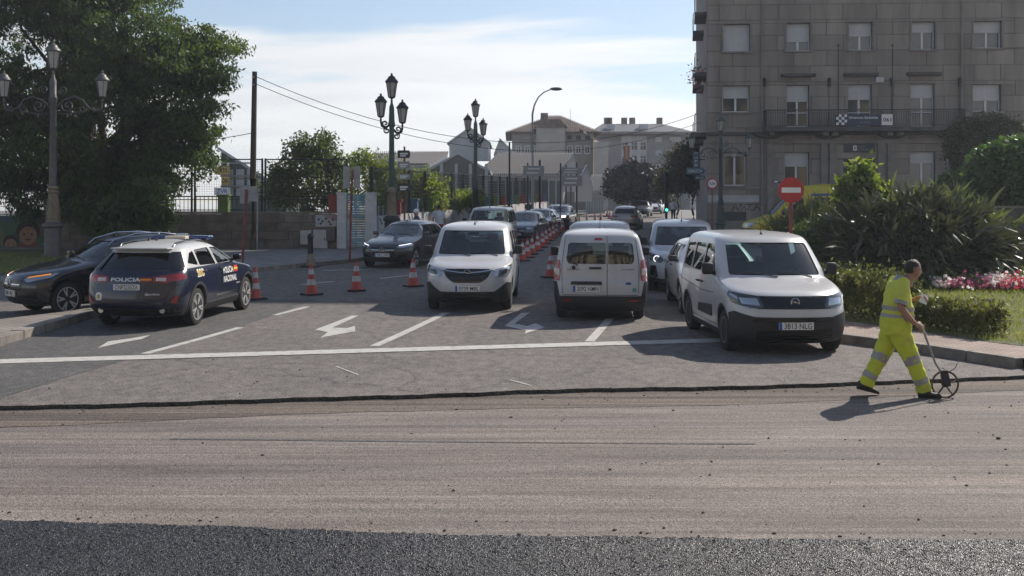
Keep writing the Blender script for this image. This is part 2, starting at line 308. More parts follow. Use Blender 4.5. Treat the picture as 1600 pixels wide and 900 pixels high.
MT['greenhall'] = pm('dark_green_panel', (0.035, 0.060, 0.058), 0.5, 0, 0.2, 1)
MT['wallstone'] = pm('boundary_block', (0.150, 0.125, 0.100), 0.95, 0, 0.32, 2.2, 0.6, 18, rand=0.16, pos=True)
MT['mural'] = muralmat('painted_mural', [(0.42, 0.42, 0.41), (0.36, 0.37, 0.38), (0.45, 0.44, 0.42), (0.20, 0.25, 0.34), (0.40, 0.36, 0.33), (0.30, 0.20, 0.19), (0.42, 0.42, 0.42)], 1.6)
MT['muralgreen'] = muralmat('painted_mural_green', [(0.05, 0.12, 0.06), (0.07, 0.16, 0.14), (0.12, 0.13, 0.05), (0.04, 0.09, 0.06), (0.14, 0.10, 0.07), (0.05, 0.10, 0.14)], 1.1)
MT['muralgate'] = muralmat('painted_gate', [(0.14, 0.30, 0.38), (0.22, 0.36, 0.42), (0.30, 0.27, 0.17), (0.16, 0.26, 0.33), (0.33, 0.33, 0.28)], 4.0)
MT['muralskin'] = pm('mural_face_paint', (0.30, 0.17, 0.11), 0.8, 0, 0.15, 4)
MT['muraldark'] = pm('mural_hair_paint', (0.03, 0.025, 0.022), 0.8)
MT['muralred'] = pm('mural_red_paint', (0.18, 0.05, 0.04), 0.8)
MT['pred'] = pm('pillar_red', (0.26, 0.045, 0.035), 0.7, 0, 0.25, 4)
MT['pblue'] = pm('pillar_blue', (0.055, 0.15, 0.23), 0.7, 0, 0.2, 4)
MT['pgreen'] = pm('pillar_green', (0.11, 0.17, 0.045), 0.7, 0, 0.2, 4)
MT['pwhite'] = pm('pillar_white', (0.52, 0.52, 0.51), 0.75, 0, 0.15, 3)
MT['cabinet'] = pm('cabinet_grey', (0.42, 0.40, 0.37), 0.7, 0, 0.12, 4)
MT['leaf_big'] = leafmat('leaf_big_tree', (0.020, 0.040, 0.013), (0.090, 0.125, 0.032), 0.45, 0.45)
MT['leaf_shrub'] = leafmat('leaf_shrub', (0.035, 0.060, 0.018), (0.10, 0.125, 0.035), 0.9, 0.4)
MT['leaf_dark'] = leafmat('leaf_plum', (0.017, 0.016, 0.017), (0.036, 0.033, 0.034), 0.8, 0.2)
MT['leaf_autumn'] = leafmat('leaf_mixed', (0.035, 0.045, 0.022), (0.085, 0.070, 0.035), 0.8, 0.3)
MT['leaf_strap'] = leafmat('leaf_strap', (0.030, 0.058, 0.018), (0.150, 0.155, 0.055), 1.6, 0.3, 0.3)
MT['leaf_strap2'] = leafmat('leaf_strap_dark', (0.016, 0.032, 0.010), (0.105, 0.100, 0.048), 1.8, 0.14, 0.28)
MT['leaf_bright'] = leafmat('leaf_bright', (0.080, 0.115, 0.022), (0.16, 0.195, 0.045), 1.0, 0.5)
MT['leaf_ivy'] = leafmat('leaf_ivy', (0.035, 0.075, 0.020), (0.08, 0.13, 0.03), 1.0, 0.35, 0.35)
MT['leaf_brown'] = leafmat('leaf_olive', (0.045, 0.052, 0.022), (0.085, 0.085, 0.036), 0.8, 0.3)
MT['leaf_hedge'] = leafmat('leaf_hedge', (0.036, 0.056, 0.015), (0.135, 0.135, 0.038), 1.6, 0.36)
MT['fl_white'] = leafmat('petal_white', (0.62, 0.58, 0.56), (0.75, 0.72, 0.70), 3, 0.3)
MT['fl_pink'] = leafmat('petal_pink', (0.40, 0.09, 0.16), (0.48, 0.22, 0.28), 3, 0.3)
MT['fl_red'] = leafmat('petal_red', (0.40, 0.05, 0.06), (0.46, 0.11, 0.12), 3, 0.3)
MT['skin'] = pm('skin', (0.34, 0.185, 0.125), 0.55, 0, 0.12, 14)
MT['hair'] = pm('dark_hair', (0.018, 0.014, 0.012), 0.6, 0, 0.3, 60, 0.5, 120)
MT['hivis'] = pm('hi_vis_yellow', (0.56, 0.60, 0.07), 0.75, 0, 0, 9, 0.5, 16, col2=(0.45, 0.48, 0.08), thr=(0.45, 0.75))
MT['hivis_grime'] = pm('hi_vis_trousers', (0.52, 0.58, 0.04), 0.8, 0, 0, 5, 0.8, 12, col2=(0.34, 0.35, 0.07), thr=(0.5, 0.74))
MT['greytape'] = pm('reflective_tape', (0.30, 0.30, 0.29), 0.5, 0.2, 0.12, 12)
MT['boot'] = pm('work_boot', (0.025, 0.022, 0.02), 0.7)
MT['paper'] = pm('paper_white', (0.78, 0.78, 0.77), 0.6)
MT['shirt'] = pm('pale_shirt', (0.55, 0.58, 0.62), 0.8, 0, 0.08, 6)
MT['redcloth'] = pm('red_cloth', (0.26, 0.03, 0.03), 0.8)
MT['jeans'] = pm('blue_jeans', (0.05, 0.06, 0.09), 0.85)
MT['tlgreen'] = emis('green_signal', (0.05, 1.0, 0.55), 4)
MT['rubble'] = pm('loose_gravel', (0.09, 0.085, 0.08), 0.9, rand=0.2)

# ------------------------------------------------------------------ mesh helpers
def setsmooth(me, ang=40):
    me.polygons.foreach_set('use_smooth', [True] * len(me.polygons))
    me.set_sharp_from_angle(angle=R(ang)); me.update()
def link(name, me, parent=None, m=None, mats=None):
    o = bpy.data.objects.new(name, me); COL.objects.link(o)
    if parent is not None: o.parent = parent
    for q in (mats or ([m] if m is not None else [])): me.materials.append(q)
    return o
def tag(o, label=None, cat=None, group=None, kind=None):
    if label: o['label'] = label
    if cat: o['category'] = cat
    if group: o['group'] = group
    if kind: o['kind'] = kind
    return o
def thing(name, label, cat, loc=(0, 0, 0), rz=0.0, group=None):
    o = bpy.data.objects.new(name, None); COL.objects.link(o)
    o.empty_display_size = 0.2; o.location = loc; o.rotation_euler = (0, 0, rz)
    return tag(o, label, cat, group)
def copy_thing(root, parent=None):
    c = root.copy(); COL.objects.link(c); c.parent = parent
    for ch in root.children: copy_thing(ch, c)
    return c

class MB:
    def __init__(s): s.v = []; s.f = []
    def add(s, vs, fs):
        o = len(s.v); s.v += [tuple(p) for p in vs]; s.f += [tuple(i + o for i in q) for q in fs]; return s
    def box(s, c, d, rz=0.0, M=None):
        hx, hy, hz = d[0] / 2, d[1] / 2, d[2] / 2
        vs = [Vector((x * hx, y * hy, z * hz)) for z in (-1, 1) for y in (-1, 1) for x in (-1, 1)]
        m = Matrix.Translation(Vector(c)) @ (M or Matrix.Rotation(rz, 4, 'Z'))
        return s.add([m @ p for p in vs], [(0, 2, 3, 1), (4, 5, 7, 6), (0, 1, 5, 4), (2, 6, 7, 3), (0, 4, 6, 2), (1, 3, 7, 5)])
    def bar(s, a, b, w, h=None):           # square bar from a to b
        a, b = Vector(a), Vector(b); h = h or w; d = b - a; L = d.length
        q = d.to_track_quat('X', 'Z').to_matrix().to_4x4()
        return s.box((a + b) / 2, (L, w, h), M=q)
    def cyl(s, a, b, r0, r1=None, n=12, caps=True):
        a, b = Vector(a), Vector(b); r1 = r0 if r1 is None else r1
        q = (b - a).to_track_quat('Z', 'Y').to_matrix()
        vs = []
        for p, r in ((a, r0), (b, r1)):
            for i in range(n):
                t = 2 * math.pi * i / n; vs.append(p + q @ Vector((r * math.cos(t), r * math.sin(t), 0)))
        fs = [(i, (i + 1) % n, n + (i + 1) % n, n + i) for i in range(n)]
        if caps: fs += [tuple(reversed(range(n))), tuple(range(n, 2 * n))]
        return s.add(vs, fs)
    def tube(s, pts, r, n=6, closed=False):
        pts = [Vector(p) for p in pts]; k = len(pts); vs = []; up = Vector((0, 0, 1))
        rr = r if isinstance(r, (list, tuple)) else [r] * k
        for i, p in enumerate(pts):
            d = (pts[(i + 1) % k] - pts[i - 1]) if closed else (pts[min(i + 1, k - 1)] - pts[max(i - 1, 0)])
            q = d.to_track_quat('Z', 'Y').to_matrix()
            for j in range(n):
                t = 2 * math.pi * j / n; vs.append(p + q @ Vector((rr[i] * math.cos(t), rr[i] * math.sin(t), 0)))
        fs = []
        for i in range(k if closed else k - 1):
            a = i * n; b = ((i + 1) % k) * n
            for j in range(n): fs.append((a + j, a + (j + 1) % n, b + (j + 1) % n, b + j))
        if not closed: fs += [tuple(reversed(range(n))), tuple(range((k - 1) * n, k * n))]
        return s.add(vs, fs)
    def lathe(s, prof, n=16, c=(0, 0, 0), M=None, rot=0.0):      # prof: (r, z)
        M = M or Matrix.Identity(4); c = Vector(c); vs = []
        for r, z in prof:
            for i in range(n):
                t = 2 * math.pi * i / n + rot; vs.append(c + (M @ Vector((r * math.cos(t), r * math.sin(t), z))))
        fs = [(k * n + i, k * n + (i + 1) % n, (k + 1) * n + (i + 1) % n, (k + 1) * n + i) for k in range(len(prof) - 1) for i in range(n)]
        if prof[0][0] > 1e-4: fs.append(tuple(reversed(range(n))))
        if prof[-1][0] > 1e-4: fs.append(tuple(range((len(prof) - 1) * n, len(prof) * n)))
        return s.add(vs, fs)
    def ball(s, c, r, n=10, k=6):
        rx, ry, rz = r if isinstance(r, (tuple, list)) else (r, r, r)
        pr = [(math.sin(math.pi * i / k), -math.cos(math.pi * i / k)) for i in range(k + 1)]
        return s.lathe([(max(a, 1e-5), b) for a, b in pr], n, c, Matrix.Diagonal((rx, ry, rz, 1)))
    def prism(s, poly, ax, d0, d1):        # polygon in the plane normal to ax, from d0 to d1
        def P(a, b, d): return {'x': (d, a, b), 'y': (a, d, b), 'z': (a, b, d)}[ax]
        n = len(poly)
        vs = [P(a, b, d0) for a, b in poly] + [P(a, b, d1) for a, b in poly]
        return s.add(vs, [(i, (i + 1) % n, n + (i + 1) % n, n + i) for i in range(n)] + [tuple(reversed(range(n))), tuple(range(n, 2 * n))])
    def mesh(s, name='mesh', fix=True):
        me = bpy.data.meshes.new(name); me.from_pydata(s.v, [], s.f)
        if fix:
            bm = bmesh.new(); bm.from_mesh(me); bmesh.ops.recalc_face_normals(bm, faces=bm.faces); bm.to_mesh(me); bm.free()
        me.update(); return me
    def build(s, name, m, parent=None, smooth=None, bevel=0.0, fix=True):
        me = s.mesh(name, fix)
        if bevel:
            bm = bmesh.new(); bm.from_mesh(me); bmesh.ops.bevel(bm, geom=bm.edges[:], offset=bevel, segments=2, profile=0.5, affect='EDGES'); bm.to_mesh(me); bm.free()
        if smooth: setsmooth(me, smooth)
        return link(name, me, parent, m)

def evaluated(o):
    dg = bpy.context.evaluated_depsgraph_get()
    return bpy.data.meshes.new_from_object(o.evaluated_get(dg), depsgraph=dg)
_tx = {}
def text_geo(s, size=1.0, align='CENTER', bold=0.0):
    k = (s, align, bold)
    if k not in _tx:
        c = bpy.data.curves.new('lettering', 'FONT'); c.body = s; c.size = 1.0; c.align_x = align; c.align_y = 'CENTER'; c.resolution_u = 3; c.offset = bold
        o = bpy.data.objects.new('lettering', c); COL.objects.link(o)
        me = evaluated(o)
        bm = bmesh.new(); bm.from_mesh(me); bmesh.ops.remove_doubles(bm, verts=bm.verts, dist=1e-5)
        bm.verts.index_update()
        _tx[k] = ([tuple(v.co) for v in bm.verts], [tuple(v.index for v in f.verts) for f in bm.faces])
        bm.free(); bpy.data.meshes.remove(me); bpy.data.objects.remove(o); bpy.data.curves.remove(c)
    vs, fs = _tx[k]
    return [(x * size, y * size) for x, y, z in vs], fs
def fit_text(s, w, h, bold=0.0):           # text stretched to w x h, centred on 0
    vs, fs = text_geo(s, 1.0, 'CENTER', bold)
    xs = [v[0] for v in vs]; ys = [v[1] for v in vs]
    sx = w / (max(xs) - min(xs)); sy = h / (max(ys) - min(ys)); cx = (max(xs) + min(xs)) / 2; cy = (max(ys) + min(ys)) / 2
    return [((x - cx) * sx, (y - cy) * sy) for x, y in vs], fs
def flat_text(name, s, w, h, M, m, parent=None, bold=0.0):
    vs, fs = fit_text(s, w, h, bold); b = MB(); b.add([M @ Vector((x, y, 0)) for x, y in vs], fs)
    return b.build(name, m, parent, fix=False)
def chaikin(p, it=2, closed=False):
    for _ in range(it):
        q = [] if closed else [p[0]]
        n = len(p)
        for i in range(n if closed else n - 1):
            a, b = p[i], p[(i + 1) % n]
            q += [tuple(0.75 * u + 0.25 * v for u, v in zip(a, b)), tuple(0.25 * u + 0.75 * v for u, v in zip(a, b))]
        if not closed: q.append(p[-1])
        p = q
    return p
def round_poly(p, r, k=4):
    out = []; n = len(p)
    for i in range(n):
        a, b, c = Vector(p[i - 1]), Vector(p[i]), Vector(p[(i + 1) % n])
        d = min(r, (a - b).length * 0.45, (c - b).length * 0.45)
        s = b + (a - b).normalized() * d; e = b + (c - b).normalized() * d
        for j in range(k + 1):
            t = j / k; out.append(tuple((1 - t) ** 2 * s + 2 * t * (1 - t) * b + t * t * e))
    return out
def resample(p, sp):
    out = []; n = len(p)
    for i in range(n):
        a, b = Vector(p[i]), Vector(p[(i + 1) % n]); k = max(1, int((b - a).length / sp))
        for j in range(k): out.append(tuple(a + (b - a) * j / k))
    return out
def inside(pt, poly):
    x, y = pt; r = False; n = len(poly)
    for i in range(n):
        x1, y1 = poly[i]; x2, y2 = poly[i - 1]
        if (y1 > y) != (y2 > y) and x < (x2 - x1) * (y - y1) / (y2 - y1) + x1: r = not r
    return r
def fill_poly(poly, sp):
    """triangulated polygon with inner points: (verts2d, faces, boundary count)"""
    b = resample(poly, sp); xs = [p[0] for p in b]; ys = [p[1] for p in b]
    pts = [Vector(p) for p in b]; n = len(b)
    x = min(xs) + sp * 0.5
    while x < max(xs):
        y = min(ys) + sp * 0.5
        while y < max(ys):
            if inside((x, y), b) and min((Vector((x, y)) - q).length for q in pts[:n]) > sp * 0.35: pts.append(Vector((x, y)))
            y += sp
        x += sp
    vs, es, fs, *_ = delaunay_2d_cdt(pts, [(i, (i + 1) % n) for i in range(n)], [], 1, 1e-5)
    return [tuple(v) for v in vs], [tuple(f) for f in fs], n
def sheet(name, poly, off, m, parent=None, sp=2.5, skirt=0.0, kind='structure', bumps=None):
    """ground sheet over a plan polygon, following the terrain"""
    vs, fs, n = fill_poly(poly, sp)
    b = MB(); b.add([(x, y, G(y) + off + (bumps(x, y) if bumps else 0)) for x, y in vs], fs)
    if skirt:
        bl = resample(poly, sp); k = len(bl); o = len(b.v)
        top = [(x, y, G(y) + off) for x, y in bl]; bot = [(x, y, G(y) + off - skirt) for x, y in bl]
        b.add(top + bot, [(i, (i + 1) % k, k + (i + 1) % k, k + i) for i in range(k)])
    o = b.build(name, m, parent, fix=not skirt)
    for p in o.data.polygons:
        pass
    if kind: o['kind'] = kind
    return o

# ------------------------------------------------------------------ foliage
def leaves_mesh(name, C, size, aspect, rng, m, parent=None, droop=0.5, D=None, kind=None):
    """C: (n,3) leaf positions; each leaf a folded diamond of 2 triangles pairs"""
    n = len(C); C = np.asarray(C, float)
    if D is None:
        D = rng.normal(size=(n, 3)); D[:, 2] -= droop * 1.6
    D = D / np.linalg.norm(D, axis=1)[:, None]
    A = rng.normal(size=(n, 3)); S = np.cross(D, A); S /= (np.linalg.norm(S, axis=1)[:, None] + 1e-9)
    Nn = np.cross(S, D)
    L = size * rng.uniform(0.65, 1.35, n)[:, None]; Wd = L * aspect
    P0 = C; P1 = C + D * L * 0.45 + S * Wd * 0.5 + Nn * Wd * 0.12; P2 = C + D * L - Nn * L * 0.08; P3 = C + D * L * 0.45 - S * Wd * 0.5 + Nn * Wd * 0.12
    V = np.stack([P0, P1, P2, P3], 1).reshape(-1, 3)
    me = bpy.data.meshes.new(name)
    me.vertices.add(4 * n); me.vertices.foreach_set('co', V.ravel())
    me.loops.add(4 * n); me.loops.foreach_set('vertex_index', np.arange(4 * n, dtype=np.int32))
    me.polygons.add(n); me.polygons.foreach_set('loop_start', np.arange(0, 4 * n, 4, dtype=np.int32)); me.polygons.foreach_set('loop_total', np.full(n, 4, np.int32))
    me.update(calc_edges=True)
    o = link(name, me, parent, m)
    if kind: o['kind'] = kind
    return o
def clump_points(ells, n_clump, per, cr, rng, inner=0.45, zsq=0.7):
    """ells: (cx,cy,cz,rx,ry,rz) -> leaf points in clumps near the ellipsoids' shells"""
    E = np.array(ells, float); w = (E[:, 3] * E[:, 4] * E[:, 5]) ** (2 / 3); w /= w.sum()
    idx = rng.choice(len(E), n_clump, p=w)
    d = rng.normal(size=(n_clump, 3)); d /= np.linalg.norm(d, axis=1)[:, None]
    r = inner + (1 - inner) * rng.random(n_clump) ** 0.55
    c = E[idx, :3] + d * r[:, None] * E[idx, 3:]
    s = cr * rng.uniform(0.5, 1.3, n_clump)
    q = rng.normal(size=(n_clump * per, 3)); q /= np.linalg.norm(q, axis=1)[:, None]; q *= (rng.random(n_clump * per) ** .42)[:, None]
    pts = np.repeat(c, per, 0) + q * np.repeat(s, per)[:, None] * 1.75 * np.array([1, 1, zsq])
    return pts, c
def limb(mb, a, b, r0, r1, rng, k=5, wob=0.15, n=7):
    a = np.array(a, float); b = np.array(b, float); L = np.linalg.norm(b - a); pts = []
    for i in range(k + 1):
        t = i / k; p = a + (b - a) * t + (rng.normal(size=3) * wob * L * 0.25 * math.sin(math.pi * t)); pts.append(p)
    mb.tube(pts, [r0 + (r1 - r0) * i / k for i in range(k + 1)], n)
# ------------------------------------------------------------------ vehicles
def interp(tab, z):
    zs = [p[1] for p in tab]; xs = [p[0] for p in tab]
    return float(np.interp(z, zs, xs))
class Body:
    """car shell built from horizontal slices. s = metres behind the front, y = left, z = up; local x = L/2 - s"""
    def __init__(B, sp):
        B.sp = sp; B.L = sp['L']
        f = chaikin(sp['front'], 2); 
        B.fr = f; B.re = chaikin(sp['rear'], 2); B.wd = [(w, z) for z, w in chaikin(sp['width'], 2)]
        B.lf = [(l, z) for z, l in sp['lf']]; B.nf = sp.get('nf', 2.4); B.lr = sp.get('lr', 0.25); B.nr = sp.get('nr', 2.6)
        # z samples by arc length along the front profile
        P = [Vector(p) for p in f]; zs = [P[0].y]
        for a, b in zip(P[:-1], P[1:]):
            k = max(1, int((b - a).length / 0.07))
            for i in range(1, k + 1): zs.append(a.y + (b.y - a.y) * i / k)
        for z in sp.get('zcut', []): zs.append(z)
        zs = sorted(set(round(z, 4) for z in zs)); z2 = [zs[0]]
        for z in zs[1:]:
            if z - z2[-1] > 0.0035: z2.append(z)
        B.zs = z2
        B.bvh = B.tree(B.shell(0))
    def outline(B, z, inset=0.0, smin=None, NF=12, NS=26, NR=8):
        xf = interp(B.fr, z) + inset; xr = interp(B.re, z) - inset; w = interp(B.wd, z) - inset
        if smin is not None: xf = max(xf, smin)
        lf = interp(B.lf, z); lr = B.lr
        tot = max(xr - xf, 0.05)
        if lf + lr > tot * 0.95: k = tot * 0.95 / (lf + lr); lf *= k; lr *= k
        w = max(w, 0.01); h = []
        for i in range(NF + 1):
            t = math.pi / 2 * i / NF
            h.append((xf + lf * (1 - max(math.cos(t), 0) ** (2 / B.nf)), w * math.sin(t) ** (2 / B.nf)))
        a, b = xf + lf, xr - lr
        for i in range(1, NS): h.append((a + (b - a) * i / NS, w))
        for i in range(NR + 1):
            t = math.pi / 2 * (1 - i / NR)
            h.append((xr - lr * (1 - max(math.cos(t), 0) ** (2 / B.nr)), w * math.sin(t) ** (2 / B.nr)))
        return h
    def shell(B, inset=0.0, zmin=None, zmax=None, smin=None):
        zs = [z for z in B.zs if (zmin is None or z >= zmin) and (zmax is None or z <= zmax)]
        if zmin is not None: zs = [zmin] + zs
        mb = MB(); V = []; nn = None
        for z in zs:
            h = B.outline(z, inset, smin); full = h + [(s, -y) for s, y in reversed(h[1:-1])]
            nn = len(full)
            V += [(B.L / 2 - s, y, z) for s, y in full]
        F_ = []
        for k in range(len(zs) - 1):
            for i in range(nn): F_.append((k * nn + i, k * nn + (i + 1) % nn, (k + 1) * nn + (i + 1) % nn, (k + 1) * nn + i))
        # caps as strips between the two mirrored halves
        for k, flip in ((0, 1), (len(zs) - 1, 0)):
            o = k * nn; hN = nn // 2
            for i in range(hN):
                a, b = o + i, o + i + 1; c, d = o + (nn - i) % nn, o + (nn - i - 1) % nn
                q = [a, b, d, c]
                q2 = []
                for v in q:
                    if v not in q2: q2.append(v)
                if len(q2) > 2: F_.append(tuple(q2) if flip else tuple(reversed(q2)))
        mb.add(V, F_); return mb
    def tree(B, mb): return BVHTree.FromPolygons([Vector(v) for v in mb.v], mb.f)
    def hit(B, view, u, v):
        if view == 'front': o, d = Vector((B.L, u, v)), Vector((-1, 0, 0))
        elif view == 'rear': o, d = Vector((-B.L, u, v)), Vector((1, 0, 0))
        elif view in ('wrapf', 'wrapr'): return B.wrap(view, u, v)
        elif view == 'left': o, d = Vector((B.L / 2 - u, 3, v)), Vector((0, -1, 0))
        elif view == 'right': o, d = Vector((B.L / 2 - u, -3, v)), Vector((0, 1, 0))
        else: o, d = Vector((B.L / 2 - u, v, 4)), Vector((0, 0, -1))
        p, n, i, t = B.bvh.ray_cast(o, d)
        if p is None:
            p, n, i, t = B.bvh.find_nearest(o + d * (B.L * 0.5 if view in ('front', 'rear') else 2.1))
        if n.dot(d) > 0: n = -n
        return p, n
    def wpt(B, view, u, z):
        z = min(max(z, B.zs[0] + .002), B.zs[-1] - .01); h = B.outline(z)
        if view == 'wrapr': h = h[::-1]
        a = abs(u); acc = 0
        for p, q in zip(h[:-1], h[1:]):
            l = math.hypot(q[0] - p[0], q[1] - p[1])
            if acc + l >= a or q is h[-1]:
                t = (a - acc) / max(l, 1e-6); s, y = p[0] + (q[0] - p[0]) * t, p[1] + (q[1] - p[1]) * t
                return Vector((B.L / 2 - s, y if u >= 0 else -y, z))
            acc += l
    def wrap(B, view, u, z):
        p = B.wpt(view, u, z); e = .012; du = B.wpt(view, u + e, z) - B.wpt(view, u - e, z); dz = B.wpt(view, u, z + e) - B.wpt(view, u, z - e)
        n = du.cross(dz).normalized()
        if n.dot(p - Vector((0, 0, p.z))) < 0: n = -n
        return p, n
    def u_at(B, view, s, z):
        return next(u / 100 for u in range(20, 400) if (B.L / 2 - B.wpt(view, u / 100, z).x >= s) == (view == 'wrapf'))
    def panel(B, mb, view, poly, off=0.004, th=0.010, sp=0.07):
        vs, fs, n = fill_poly(poly, sp); top = []; bot = []
        for u, v in vs:
            p, nn = B.hit(view, u, v); top.append(p + nn * off); bot.append(p - nn * th)
        o = len(vs)
        # orientation: make faces point along the normal
        a, b, c = (top[i] for i in fs[0]); nn = B.hit(view, *vs[fs[0][0]])[1]
        fl = (b - a).cross(c - a).dot(nn) < 0
        fs = [tuple(reversed(f)) for f in fs] if fl else fs
        rim = [(i, (i + 1) % n, o + (i + 1) % n, o + i) for i in range(n)]
        rim = rim if fl else [tuple(reversed(r)) for r in rim]
        return mb.add(top + bot, list(fs) + rim)
    def strip(B, mb, view, pts, w=0.008, off=0.0025, closed=False):
        P = resample(pts, 0.06) if closed else [q for q in chaikin(pts, 0)]
        if not closed:
            Q = []
            for a, b in zip(P[:-1], P[1:]):
                k = max(1, int((Vector(b) - Vector(a)).length / 0.06))
                Q += [tuple(Vector(a) + (Vector(b) - Vector(a)) * j / k) for j in range(k)]
            P = Q + [P[-1]]
        n = len(P); L_ = []; R_ = []
        for i in range(n):
            a = Vector(P[i - 1] if (closed or i) else P[0]); b = Vector(P[(i + 1) % n] if (closed or i < n - 1) else P[-1])
            d = (b - a).normalized(); q = Vector((-d.y, d.x)) * w / 2
            for s_, lst in ((1, L_), (-1, R_)):
                p, nn = B.hit(view, P[i][0] + s_ * q.x, P[i][1] + s_ * q.y); lst.append(p + nn * off)
        fs = [(i, (i + 1) % n, n + (i + 1) % n, n + i) for i in range(n if closed else n - 1)]
        return mb.add(L_ + R_, fs)
    def text(B, mb, view, s, c, w, h, off=0.006, bold=0.0):
        vs, fs = fit_text(s, w, h, bold); o = []
        for x, y in vs:
            if view == 'rear': p, n = B.hit(view, c[0] - x, c[1] + y)
            elif view == 'front': p, n = B.hit(view, c[0] + x, c[1] + y)
            elif view == 'right': p, n = B.hit(view, c[0] - x, c[1] + y)
            else: p, n = B.hit(view, c[0] + x, c[1] + y)
            o.append(p + n * off)
        return mb.add(o, fs)
    # ---- build the hollow shell with openings
    def make(B, paint, roofmat=None, zroof=None, parent=None):
        sp = B.sp; L = B.L; temp = []
        me = B.shell().mesh('body', True)
        o = link('body', me, None, None, [paint, MT['interior'], roofmat or paint]); temp.append(o)
        if roofmat:
            for p in me.polygons:
                if p.center.z > zroof: p.material_index = 2
        def cut(mb):
            cm = mb.mesh('cutter', True); c = link('cutter', cm, None, None, [paint, MT['interior'], MT['interior']])
            for p in cm.polygons: p.material_index = 1
            md = o.modifiers.new('cut', 'BOOLEAN'); md.operation = 'DIFFERENCE'; md.object = c; md.solver = 'EXACT'; temp.append(c)
        cut(B.shell(0.075, sp['floor'], sp['ceil'], sp['dash']))
        for poly in sp['side_win']:
            q = round_poly(poly, sp.get('wr', 0.05))
            cut(MB().prism([(L / 2 - s, z) for s, z in q], 'y', -1.4, 1.4))
        q = round_poly(sp['ws'], 0.05); cut(MB().prism(q, 'x', L / 2 + 0.5, L / 2 - sp['ws_in']))
        q = round_poly(sp['rw'], 0.06); cut(MB().prism(q, 'x', -L / 2 - 0.5, -L / 2 + sp['rw_in']))
        for s in (sp['fa'], sp['ra']):
            for sd in (-1, 1):
                m = MB(); r = sp['wr_'] + 0.055; x = L / 2 - s
                m.cyl((x, sd * (sp['tw'] - 0.26), sp['wr_'] + 0.01), (x, sd * 1.3, sp['wr_'] + 0.01), r, r, 28)
                cut(m)
        nm = evaluated(o)
        for t in temp: 
            d = t.data; bpy.data.objects.remove(t); bpy.data.meshes.remove(d)
        setsmooth(nm, 32); nm.name = 'body'
        return link('body', nm, parent)
_wheel = {}
def wheel_meshes(kind, r, w=0.21):
    k = (kind, r)
    if k in _wheel: return _wheel[k]
    M = Matrix.Rotation(R(90), 4, 'X')          # lathe axis -> -y ; outer face at -y ... mirrored per side
    rr = r * (0.70 if kind != 'steel' else 0.62); t = MB(); h = w / 2
    t.lathe([(rr, -h * 0.9), (r * 0.86, -h), (r * 0.97, -h * 0.82), (r, -h * 0.5), (r, h * 0.5), (r * 0.97, h * 0.82), (r * 0.86, h), (rr, h * 0.9)], 36, M=M)
    if kind == 'alloy': t.lathe([(rr - 0.01, h * 0.1), (0.02, h * 0.12)], 24, M=M)
    q = MB()
    q.lathe([(rr + 0.004, -h * 0.92), (rr + 0.004, h * 0.93), (rr - 0.015, h * 0.90), (rr - 0.03, h * 0.55), (rr - 0.04, 0.0), (rr - 0.04, -h * 0.9)], 36, M=M)
    if kind == 'alloy':
        q.lathe([(0.06, h * 0.1), (0.075, h * 0.75), (0.05, h * 0.86), (0.0001, h * 0.86)], 20, M=M)
        for i in range(5):
            for dl in (-0.16, 0.16):
                a = 2 * math.pi * i / 5 + 0.2
                p0 = Vector((0.055 * math.cos(a), -h * 0.74, 0.055 * math.sin(a))); p1 = Vector(((rr - 0.01) * math.cos(a + dl), -h * 0.80, (rr - 0.01) * math.sin(a + dl)))
                q.bar(p0, p1, 0.034, 0.03)
    else:
        q.lathe([(rr - 0.02, h * 0.55), (rr * 0.86, h * 0.45), (rr * 0.72, h * 0.72), (rr * 0.45, h * 0.78), (rr * 0.34, h * 0.5), (0.0001, h * 0.55)], 36, M=M)
        for i in range(10):
            a = 2 * math.pi * i / 10
            q.box((rr * 0.80 * math.cos(a), -h * 0.62, rr * 0.80 * math.sin(a)), (0.05, 0.035, 0.03), M=Matrix.Rotation(-a, 4, 'Y'))
    tm = t.mesh('wheel'); setsmooth(tm, 40); tm.materials.append(MT['tyre'])
    qm = q.mesh('rim'); setsmooth(qm, 35); qm.materials.append(MT['alloy'] if kind == 'alloy' else MT['steelrim'] if kind == 'steel' else MT['alloy'])
    _wheel[k] = (tm, qm); return _wheel[k]

SP = {}
SP['combo'] = dict(L=4.40, front=[(0.25, .19), (0.06, .25), (0.0, .42), (0.0, .64), (0.05, .82), (0.16, .945), (0.45, 1.03), (0.90, 1.11), (1.0, 1.15), (1.60, 1.69), (1.80, 1.775), (2.2, 1.82), (2.9, 1.84)],
    rear=[(4.2, .19), (4.36, .28), (4.40, .45), (4.38, .8), (4.36, 1.1), (4.29, 1.6), (4.22, 1.74), (4.05, 1.80), (3.7, 1.83), (3.1, 1.84)],
    width=[(.19, .82), (.26, .875), (.5, .905), (.75, .918), (.96, .918), (1.10, .905), (1.66, .79), (1.74, .75), (1.79, .67), (1.825, .47), (1.84, .15)],
    lf=[(.18, .62), (.8, .74), (1.1, .62), (1.2, .46), (1.84, .5)], nf=2.45, lr=.22, nr=3.2,
    floor=.78, ceil=1.79, dash=1.28, ws=[(-.735, 1.165), (.735, 1.165), (.66, 1.665), (-.66, 1.665)], ws_in=1.9,
    rw=[(-.66, 1.2), (.66, 1.2), (.60, 1.62), (-.60, 1.62)], rw_in=.5,
    side_win=[[(1.42, 1.14), (2.42, 1.14), (2.42, 1.63), (1.93, 1.63)], [(2.55, 1.16), (3.30, 1.16), (3.28, 1.62), (2.55, 1.63)], [(3.42, 1.17), (4.05, 1.20), (3.98, 1.58), (3.40, 1.62)]],
    fa=.87, ra=3.655, wr_=.325, tw=.905)
